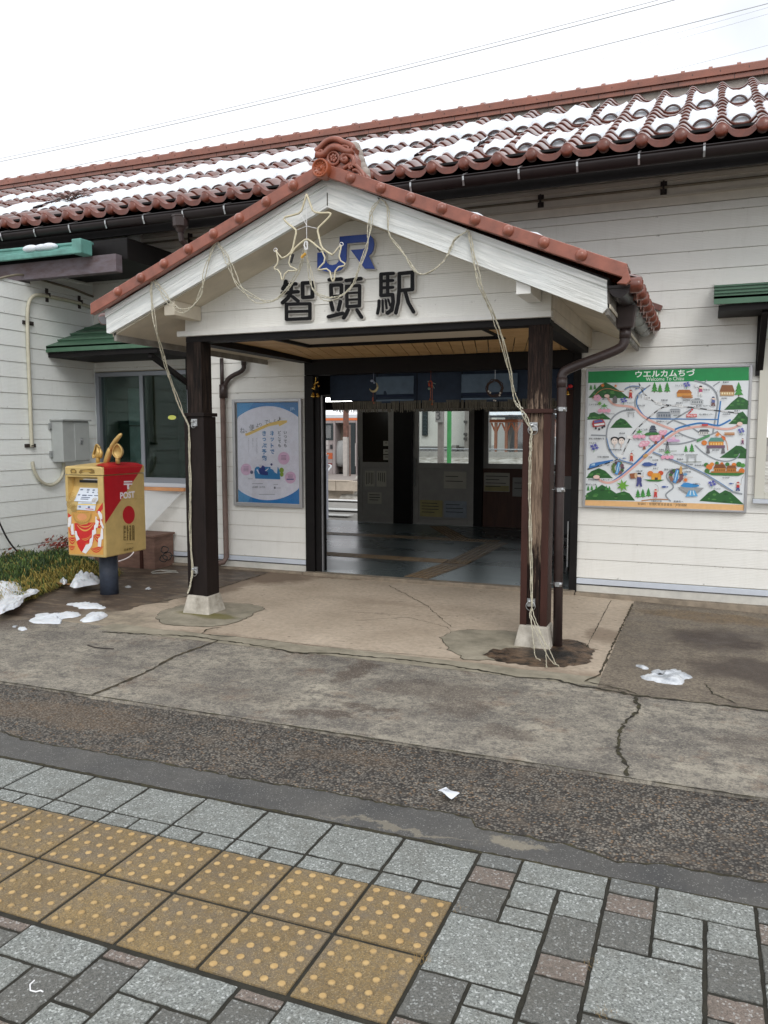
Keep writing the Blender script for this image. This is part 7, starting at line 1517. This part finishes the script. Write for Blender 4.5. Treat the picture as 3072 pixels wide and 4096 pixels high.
# grey counter / cart things glimpsed at the right of the hall
CTR = thing('grey_cabinet', 'grey metal cabinet glimpsed behind the downpipe', 'cabinet', (-1.2, 10.4, 0)); mb = MB(); mb.box(-2.05,-.64,10.2,10.6,.25,1.05); mb.build('cabinet_body', M('dim grey metal', RGB(128,126,124), .5), CTR); mb = MB(); mb.box(-2.08,-.64,10.17,10.63,1.052,1.075); mb.build('cabinet_top', ALUD, CTR); mb = MB(); mb.box(-1.99,-.70,10.19,10.199,.62,.645); mb.build('drawer_gap', BLACK, CTR)
CH = thing('folded_wheelchair', 'dark folded wheelchair standing inside the right of the doorway', 'wheelchair', (-1.45, 9.1, 0)); mb = MB()
for x in (-1.62,-1.34): mb.mat(0, True).tube([(x,9.0+.27*cos(a),.33+.27*sin(a)) for a in [2*pi*i/24 for i in range(24)]], .014, 6, closed=True)
mb.smooth = False; mb.build('wheel', BLACK, CH)
mb = MB(); mb.box(-1.58,-1.36,9.05,9.10,.42,.95); mb.box(-1.58,-1.36,8.75,9.08,.40,.44); mb.build('seat', M('black vinyl', RGB(30,30,34), .5), CH)
mb = MB(); 
for x in (-1.60,-1.35): mb.tube([(x,9.12,.1),(x,9.12,.98),(x,9.22,1.0)], .011, 6); mb.tube([(x,8.72,.08),(x,8.72,.62),(x,9.1,.62)], .011, 6); mb.ball((x,8.72,.08), .05, 8, 6, (.4,1,1))
mb.build('wheelchair_frame', STEEL, CH)
# ================================================================== BEHIND THE STATION
sheet('rear_platform', [(-30,12.9),(10,12.9),(10,17.0),(-30,17.0)], .02, M('rear platform paving', RGB(146,142,134), .8, var=.15, vs=5, bump=.1))
mb = MB(); mb.box(-6.9,-6.2,13.6,13.9,.024,.03); mb.box(-7.4,-6.1,14.6,15.0,.024,.03); mb.mat(1).box(-7.5,-6.6,13.0,13.3,.024,.032)
mb.build('rear_tactile_strip', [M('snow-bright tile', RGB(214,214,208), .7), M('grey rear tile', RGB(150,146,136), .7)], kind='structure')
mb = MB(); mb.box(-40,10,17.0,17.2,-.9,.03); mb.mat(1).box(-40,10,16.7,17.0,.021,.034); mb.build('platform_edge', [KERB, WHT], kind='structure')
sheet('track_bed', [(-60,17.2),(20,17.2),(20,25.0),(-60,25.0)], -.66, M('snowy ballast', RGB(128,118,108), .9, var=.35, vs=4, bump=.6, bs=30, col2=RGB(196,196,196)))
RAIL = M('rusty rail', RGB(84,66,58), .5, metal=.4, var=.2); SLP = M('concrete sleeper', RGB(140,132,122), .9, var=.2)
for y in (18.4, 21.8):
    t = thing('railway_track', 'nearer rusty railway track behind the station' if y < 20 else 'farther rusty railway track below the second platform', 'track', (-9, y+.5, -.1))
    mb = MB(); mb.box(-40,10,y,y+.07,-.60,-.48); mb.box(-40,10,y+1.07,y+1.14,-.60,-.48); mb.build('rails', RAIL, t); mb = MB()
    for i in range(60): mb.box(-40+.75*i,-39.78+.75*i,y-.4,y+1.5,-.655,-.601)
    mb.build('sleepers', SLP, t)
mb = MB(); mb.mat(0, True)
for i in range(26): mb.ball((-30+1.2*i, 21.0+.3*noise.noise(Vector((i,1,1))), -.66), .6, 10, 6, (1.6,.9,.3))
mb.smooth = False; mb.build('snow', SNOW, kind='stuff')
PW = M('precast platform wall', RGB(176,164,148), .85, var=.15, vs=3); 
mb = MB(); x = -40
while x < -11.2: mb.box(x+.01, min(x+1.5,-10.6)-.01, 24.3, 24.6, -.34, -.02); x += 1.5
mb.box(-40,-11,24.28,24.6,-.018,.006); mb.box(-40,-11,24.62,24.8,-.7,-.34); mb.mat(1).box(-40,-11,24.6,28.2,-.05,.004); mb.build('far_platform', [PW, M('far platform surface', RGB(136,128,122), .85, var=.15)], kind='structure')
# railcar at the far platform
TR = thing('railcar', 'grey railcar with orange stripes and an open door at the far platform', 'train', (-13.5, 29, .5)); YT = 28.3
SILV = M('grey-beige railcar paint', RGB(150,140,138), .45, var=.08, vs=3); ORG = M('orange stripe paint', RGB(214,110,50), .45); OR2 = M('deep orange panel paint', RGB(176,84,40), .5)
T6 = lambda x, y: at(1260+x*.1808, 1600+y*.1808, YT)
c0 = T6(430,1650); zb_, ztop = c0.z, T6(500,390).z; xl, xd0, xd1, xr = -22.0, T6(445,600).x, T6(895,600).x, T6(980,600).x
zdt = T6(600,510).z
mb = MB(); zw0, zw1, xw = T6(300,860).z, T6(300,545).z, T6(378,700).x; xw0 = xw-.95
mb.box(xl,xw0,YT,YT+2.6,zb_,ztop); mb.box(xw0,xw,YT,YT+.1,zb_,zw0); mb.box(xw0,xw,YT,YT+.1,zw1,ztop); mb.box(xw,xd0,YT,YT+2.6,zb_,ztop); mb.box(xd0,xd1,YT,YT+2.6,zdt,ztop); mb.box(xd1,xr,YT,YT+2.6,zb_,ztop)
tb = mb.build('body', SILV, TR, bevel=.02)
mb = MB(); mb.box(xl,xr,YT-.012,YT+.001,T6(0,455).z,T6(0,405).z); mb.mat(1).box(xw-.5,xd0-.12,YT-.012,YT+.001,T6(0,1300).z,T6(0,1165).z); mb.box(xd1+.12,xr,YT-.012,YT+.001,T6(0,1300).z,T6(0,1190).z); mb.mat(2).box(xw-.4,xd0-.14,YT-.012,YT+.001,T6(0,1450).z,T6(0,1390).z); mb.build('stripes', [ORG, OR2, M('maroon panel paint', RGB(120,48,44), .5)], TR)
mb = MB(); mb.box(xl,xr,YT+.1,YT+2.5,ztop,ztop+.12); mb.build('roof', M('snowy pale roof', RGB(206,210,214), .6), TR)
mb = MB(); mb.box(xw0,xw,YT+.11,YT+2.5,zb_,zb_+.1); mb.box(xd0,xd1,YT+.3,YT+2.5,zb_,zb_+.08); xm = T6(650,600).x; mb.mat(1).box(xd0,xm,YT+.5,YT+.55,zb_+.08,zdt); mb.mat(2).box(T6(520,0).x,T6(590,0).x,YT+.48,YT+.499,T6(0,830).z,T6(0,650).z); mb.build('cab_interior', [BLKW, M('beige cab wall', RGB(122,110,98), .7), M('dark red extinguisher case', RGB(100,40,36), .6)], TR)
mb = MB(); mb.mat(0, True).lathe((T6(540,0).x, YT+.3, zb_+.30), [(.0,.0),(.22,.02),(.30,.2),(.30,.75),(.22,1.0),(0,1.05)], 12); mb.smooth = False; mb.build('seat', M('pale grey driver seat cover', RGB(150,150,148), .7), TR)
mb = MB(); mb.box(xw0+.02,xw-.02,YT+.04,YT+.05,zw0,zw1); mb.build('window', GLASS, TR)
mb = MB(); 
for (a_, b_, c_, d_) in ((xw-.04,xw+.05,zw0-.05,zw1+.05),(xw0,xw-.04,zw0-.05,zw0+.03),(xw0,xw-.04,zw1-.03,zw1+.05),(xd1-.30,xd1-.02,zb_+.05,zdt)): mb.box(a_,b_,YT-.02,YT+.03,c_,d_)
mb.build('window_gasket', M('dark teal gasket', RGB(34,44,46), .6), TR)
mb = MB(); mb.tube([(xd1+.02,YT-.05,T6(0,1450).z),(xd1+.02,YT-.05,T6(0,950).z)], .02, 6); mb.box(T6(240,0).x,T6(300,0).x,YT-.03,YT,T6(0,1090).z,T6(0,1010).z); mb.mat(1).box(T6(335,0).x,T6(385,0).x,YT-.03,YT,T6(0,1080).z,T6(0,985).z); mb.mat(0).box(T6(200,0).x,T6(295,0).x,YT-.02,YT,T6(0,1000).z,T6(0,890).z); mb.build('fittings', [M('pale steel fitting', RGB(176,170,166), .4), BLACK], TR)
mb = MB(); mb.box(xl,xr,YT+.1,YT+2.4,.0,zb_-.01); mb.build('underframe', BLACK, TR)
# posts on the far platform
t = thing('platform_post', 'rust-and-white steel post on the far platform in front of the railcar', 'post', tuple(at(1382,1898,27.5))); p = at(1384,1898,26.9)
mb = MB(); mb.box(p.x-.12,p.x+.04,26.9,27.05,.0,1.45); mb.build('lower_shaft', M('dull white post paint', RGB(176,170,164), .6, var=.1), t); mb = MB(); mb.box(p.x-.11,p.x+.06,26.91,27.04,1.451,3.2); mb.build('upper_shaft', M('rusty post paint', RGB(104,72,60), .7, var=.3, vs=8), t)
mb = MB(); mb.cyl((p.x+.14,26.95,.0),(p.x+.14,26.95,1.9), .035, 8); mb.build('pipe', PIPEW, t)
# lower white post / gate by the rear door with bright handrails
t = thing('ticket_gate_panel', 'low pale panel just outside the left rear door', 'panel', (-6.4, 13.1, 0)); mb = MB(); mb.box(-6.62,-6.36,13.02,13.12,.02,1.16); mb.build('panel', M('pale blue-grey panel', RGB(176,178,190), .5), t); mb = MB(); mb.box(-6.63,-6.35,13.01,13.13,1.162,1.19); mb.build('cap', ALU, t)
t = thing('handrail', 'bright steel handrail outside the left rear door', 'handrail', (-6.5, 14, 0)); mb = MB(); mb.mat(0, True)
g_ = lambda x, y, Y: tuple(at(1260+x*.1808, 1600+y*.1808, Y))
mb.tube(smooth2([g_(195,1680,13.6), g_(280,1570,14.0), g_(370,1465,14.4), g_(330,1440,14.5), g_(290,1440,14.6)], 1), .020, 8); mb.smooth = False; mb.build('rail', STEEL, t); mb = MB(); q0 = Vector(g_(255,1450,14.6)); mb.cyl((q0.x,14.6,.02),(q0.x,14.6,q0.z+.02), .028, 8); mb.build('stanchion', M('beige stanchion', RGB(150,136,124), .6), t)
t = thing('handrail', 'shorter handrail end beyond the bright one', 'handrail', (-6.9, 15, 0)); mb = MB(); mb.mat(0, True).tube(smooth2([g_(190,1260,16.0), g_(240,1190,16.3), g_(225,1180,16.4)], 1), .024, 8); mb.cyl(g_(250,1200,16.4), tuple(atz(1305,1990,.02)), .02, 8) if False else None; mb.smooth = False; mb.build('rail', STEEL, t)
# things seen through the glazed door and rear window
Zg = lambda x, y, Y: at(1640+x*.2532, 1480+y*.2532, Y); Zw = lambda x, y, Y: at(1800+x*.3134, 1600+y*.3134, Y)
t = thing('white_building', 'plain off-white building with a dark vertical sign beyond the tracks', 'building', tuple(Zg(500,1200,36)[:2])+(0,)); mb = MB(); a0, a1 = Zg(-500,300,36), Zg(880,300,36)
mb.box(a0.x, a1.x, 36, 42, Zg(0,1205,36).z, 5.5); mb.build('wall', M('off-white render', RGB(214,214,206), .8, var=.05, vs=1), t)
mb = MB(); mb.box(a0.x, a1.x, 35.95, 36.4, -.1, Zg(0,1207,36).z); mb.build('plinth', M('grey plinth', RGB(120,118,116), .9), t)
mb = MB(); c0, c1 = Zg(196,1035,35.9), Zg(276,660,35.9); mb.box(c0.x, c1.x, 35.85, 35.99, c0.z, c1.z+.3); mb.build('vertical_sign', M('dark teal sign board', RGB(34,44,46), .5), t)
mb = MB()
for k in range(6): cc = Zg(236,700+57*k,35.8); mb.tube([(cc.x-.10,35.84,cc.z+.1),(cc.x+.1,35.84,cc.z+.1),(cc.x-.02,35.84,cc.z-.02),(cc.x+.1,35.84,cc.z-.12)], .012, 4)
bb = mb.build('sign_strokes', M('faint sign strokes', RGB(74,88,90), .6), t)
mb = MB(); mb.box(Zg(690,0,35.6).x, Zg(760,0,35.6).x, 35.4,35.9,Zg(0,1240,35.6).z,Zg(0,1185,35.6).z); mb.build('vent_unit', ALUD, t)
t = thing('concrete_pillar_building', 'grey concrete corner of another building right of the white one', 'building', tuple(Zg(900,1200,35)[:2])+(0,)); mb = MB(); a0, a1 = Zg(868,300,35), Zg(945,300,35); mb.box(a0.x, a1.x, 35, 39, -.1, 6); mb.build('wall', M('mid grey concrete wall', RGB(140,136,130), .9, var=.15, vs=1), t); mb = MB()
for y_ in (1010, 1080, 820): mb.box(a0.x-.02, a1.x-.1, 34.9, 34.99, Zg(0,y_+20,35).z, Zg(0,y_-15,35).z)
mb.build('wall_vents', M('dark vent', RGB(80,78,76), .8), t)
t = thing('platform_sign_post', 'grey-brown post with a small grey number 3 plate behind the glazed door', 'post', tuple(Zg(480,1200,24)[:2])+(0,)); c0, c1 = Zg(443,0,24), Zg(522,0,24); mb = MB(); mb.box(c0.x, c1.x, 24, 24.16, -.7, 3.0); mb.build('shaft', M('grey-brown post', RGB(140,130,124), .7, var=.12), t)
mb = MB(); c0, c1 = Zg(408,828,23.95), Zg(520,640,23.95); mb.box(c0.x, c1.x, 23.9, 23.98, c0.z, c1.z+.1); mb.build('number_plate', M('grey number plate', RGB(150,144,140), .6), t)
mb = MB(); put_text(mb, '3', (c0.x*.5+c1.x*.5-.02, 23.89, (c0.z+c1.z)/2+.02), (1,0,0), (0,0,1), height=.27, off=.01); mb.build('number', M('dark grey numeral', RGB(92,88,88), .6), t)
t = thing('green_pole', 'bright green painted pole behind the glazed door', 'pole', tuple(Zg(628,1200,23.2)[:2])+(0,)); c0, c1 = Zg(594,0,23.2), Zg(662,0,23.2); mb = MB(); mb.cyl(((c0.x+c1.x)/2,23.2,-.7),((c0.x+c1.x)/2,23.2,3.2), (c1.x-c0.x)/2, 14); mb.build('shaft', M('green pole paint', RGB(70,150,84), .5, var=.1, vs=4), t); mb = MB(); mb.cyl(((c0.x+c1.x)/2,23.2,2.26),((c0.x+c1.x)/2,23.2,2.31), (c1.x-c0.x)/2+.02, 14); mb.build('band', STEEL, t)
mb = MB(); f0 = atz(1400,1852,0); 
mb.grid(lambda i, j: (-26+30*i/30, 24.0+6.4*j/6, -.66*(1-min(1,j/2))-.1+.75*(j/6)**.8+.05*noise.noise(Vector((i*.7, j*.9, 2)))), 30, 6); g2 = mb.build('embankment', M('frosty gravel bank', RGB(132,124,110), .9, var=.3, vs=3, bump=.5, bs=20, col2=RGB(190,188,180)), kind='structure'); g2.location = (14.6,0,0)
sheet('rear_yard', [(-60,30.3),(60,30.3),(60,120),(-60,120)], -.08, FARG)
mb = MB(); mb.box(-11.3,12,30.35,30.6,-.1,.86); mb.build('low_wall', M('pale concrete low wall', RGB(158,156,150), .85, var=.1), kind='structure')
# wire-mesh fence
t = thing('mesh_fence', 'pale steel mesh fence along the top of the bank', 'fence', (-8, 30.8, .8)); zt_ = Zw(700,632,30.8).z; zb2 = Zw(700,705,30.8).z; mb = MB(); mb.tube([(-11.5,30.8,zt_),(-1,30.8,zt_)], .03, 6); mb.tube([(-11.5,30.8,zb2),(-1,30.8,zb2)], .02, 6); mb.build('rails', STEEL, t); mb = MB(); x = -11.5
while x < -1: mb.tube([(x,30.8,zb2),(x,30.8,zt_)], .02, 6); x += 1.9
mb.build('posts', STEEL, t); mb = MB(); x = -11.5; hh = zt_-zb2
while x < -1: mb.tube([(x,30.8,zb2),(x+hh,30.8,zt_)], .006, 3); mb.tube([(x+hh,30.81,zb2),(x,30.81,zt_)], .006, 3); x += .17
mb.build('mesh', STEEL, t)
# timber shelter with a snowy roof
t = thing('timber_shelter', 'orange-brown timber shelter with snow-covered roof beyond the fence', 'shelter', tuple(Zw(700,700,33)[:2])+(0,)); YS = 33.0
e0, e1 = Zw(505,240,YS), Zw(1500,235,YS); mb = MB(); mb.box(e0.x, e1.x+1, YS, YS+.15, Zw(0,290,YS).z, Zw(0,252,YS).z); mb.build('eave_beam', M('orange brown beam', RGB(150,80,44), .6, var=.15), t)
mb = MB(); zt0 = Zw(505,235,YS).z; mb.prism([(e0.x-.1,YS-.3,zt0+.03),(e1.x+1.2,YS-.3,zt0+.03),(e1.x+1.2,YS-.3,zt0+.12),(e0.x-.1,YS-.3,zt0+.12)], (0,.3,0)); mb.build('roof_edge', M('dark roof edge', RGB(64,66,72), .6), t)
mb = MB(); mb.mat(0, True).grid(lambda i, j: (e0.x-.15+(e1.x+1.3-e0.x)*i/30, YS-.32+3.2*j/6, zt0+.13+.10*(1 if j else 0)+.95*min(1,(j/6))*min(1,.25+i/10)+.02*noise.noise(Vector((i*.8,j,3)))), 30, 6); mb.smooth = False; mb.build('snowy_roof', SNOW, t)
for k, x in enumerate((578, 712, 838, 1005, 1330)):
    c0 = Zw(x, 600, YS); mb = MB(); mb.box(c0.x-.055, c0.x+.055, YS+.01, YS+.12, -.1, Zw(0,292,YS).z); po = mb.build('post', M('brown shelter post', RGB(150,104,82), .7, var=.15), t)
    mb = MB(); zt2 = Zw(0,290,YS).z; 
    for s in (-1, 1): mb.bar((c0.x+s*.04, YS+.06, zt2-.36), (c0.x+s*.19, YS+.06, zt2-.02), .06, .06, (0,1,0))
    mb.build('brace', M('orange brown beam', (0,0,0)), po)
mb = MB(); mb.box(e0.x, e1.x+1, YS+2.8, YS+3.0, -.1, 2.4); mb.build('back_wall', M('dim grey boards', RGB(120,122,124), .8, var=.2, vs=1.5), t); mb = MB(); mb.bar((Zw(730,640,YS+1).x,YS+1,.6),(Zw(810,330,YS+1).x,YS+1,2.6), .12,.12,(0,1,0)); mb.bar((Zw(735,420,YS+1.2).x,YS+1.2,1.8),(Zw(775,290,YS+1.2).x,YS+1.2,2.7), .06,.06,(0,1,0)); mb.build('leaning_poles', ALUD, t)
t = thing('blue_grey_cabinet', 'grey trackside unit with a blue side at the right end of the rear window', 'cabinet', tuple(Zw(1500,180,22)[:2])+(0,)); c0, c1 = Zw(1465,235,22), Zw(1532,140,22); mb = MB(); mb.box(c0.x, c1.x-.12, 22, 22.4, c0.z, c1.z); mb.build('unit', M('grey unit', RGB(126,130,134), .5), t); mb = MB(); mb.box(c1.x-.119, c1.x, 22, 22.4, c0.z, c1.z); mb.build('blue_panel', M('bright blue panel', RGB(50,134,206), .5), t); mb = MB(); mb.cyl(((c0.x+c1.x)/2,22.2,-.7),((c0.x+c1.x)/2,22.2,c0.z), .05, 8); mb.build('pole', STEEL, t)
t = thing('trackside_barrier', 'grey panelled barrier seen between the post and the downpipe', 'barrier', tuple(Zw(1420,600,27)[:2])+(0,)); c0, c1 = Zw(1285,700,27), Zw(1525,480,27); mb = MB(); mb.box(c0.x, c1.x+.6, 27, 27.06, .1, c1.z-.03); mb.build('panels', M('grey barrier mesh', RGB(128,134,138), .6, var=.15, vs=4), t); mb = MB(); mb.tube([(c0.x,27,c1.z),(c1.x+.6,27,c1.z)], .03, 6); mb.tube([(c0.x,26.97,(c0.z+c1.z)/2+.1),(c1.x+.6,26.97,(c0.z+c1.z)/2+.1)], .02, 6)
for x in (1290, 1348, 1468, 1522): q_ = Zw(x, 600, 26.97).x; mb.tube([(q_,26.96,.0),(q_,26.96,c1.z)], .025, 6)
mb.build('rails', STEEL, t); mb = MB()
for x in (1297, 1487): q_ = Zw(x, 520, 26.9); mb.box(q_.x-.06,q_.x+.06,26.9,26.92,q_.z-.1,q_.z+.15)
mb.build('tags', WHITE, t)
t = thing('white_house', 'pale house behind the timber shelter', 'building', tuple(Zw(600,400,44)[:2])+(0,)); c0, c1 = Zw(380,700,44), Zw(1560,100,44); mb = MB(); mb.box(c0.x, c1.x, 44, 50, -.1, 5); mb.build('wall', M('pale house wall', RGB(196,198,196), .8, var=.05, vs=.5), t); mb = MB(); mb.box(c0.x, c1.x, 43.9,43.99,3.1,3.7); mb.mat(1).box(Zw(505,0,43.9).x,Zw(560,0,43.9).x,43.8,43.89,1.6,3.0); mb.build('windows', [M('white band', RGB(220,222,222), .6), M('dark window', RGB(64,80,88), .2)], t)
# overhead wires
WIR = M('pale grey overhead wire', RGB(205,208,212), .6)
for k, (p0, p1, r_, lab) in enumerate((((-300,706),(3300,-162),.016,'thick overhead wire, lower of the close pair crossing the sky'),((-300,694),(3300,-180),.012,'thin overhead wire, upper of the close pair crossing the sky'),((-300,778),(3300,-45),.014,'overhead wire nearest above the roof ridge'),((2300,236),(3500,-98),.005,'faint overhead wire at the upper right, upper of two'),((2300,262),(3500,-72),.005,'faint overhead wire at the upper right, lower of two'),((2200,395),(3500,62),.006,'overhead wire just above the right end of the ridge'))):
    a_, b_ = at(*p0, 24), at(*p1, 24); mb = MB(); mb.tube([a_+(b_-a_)*f-Vector((0,0,.5*4*f*(1-f)*(b_-a_).length/60)) for f in [i/16 for i in range(17)]], r_, 5)
    tag(mb.build('overhead_wire', WIR), lab, 'wire', 'overhead railway wires')
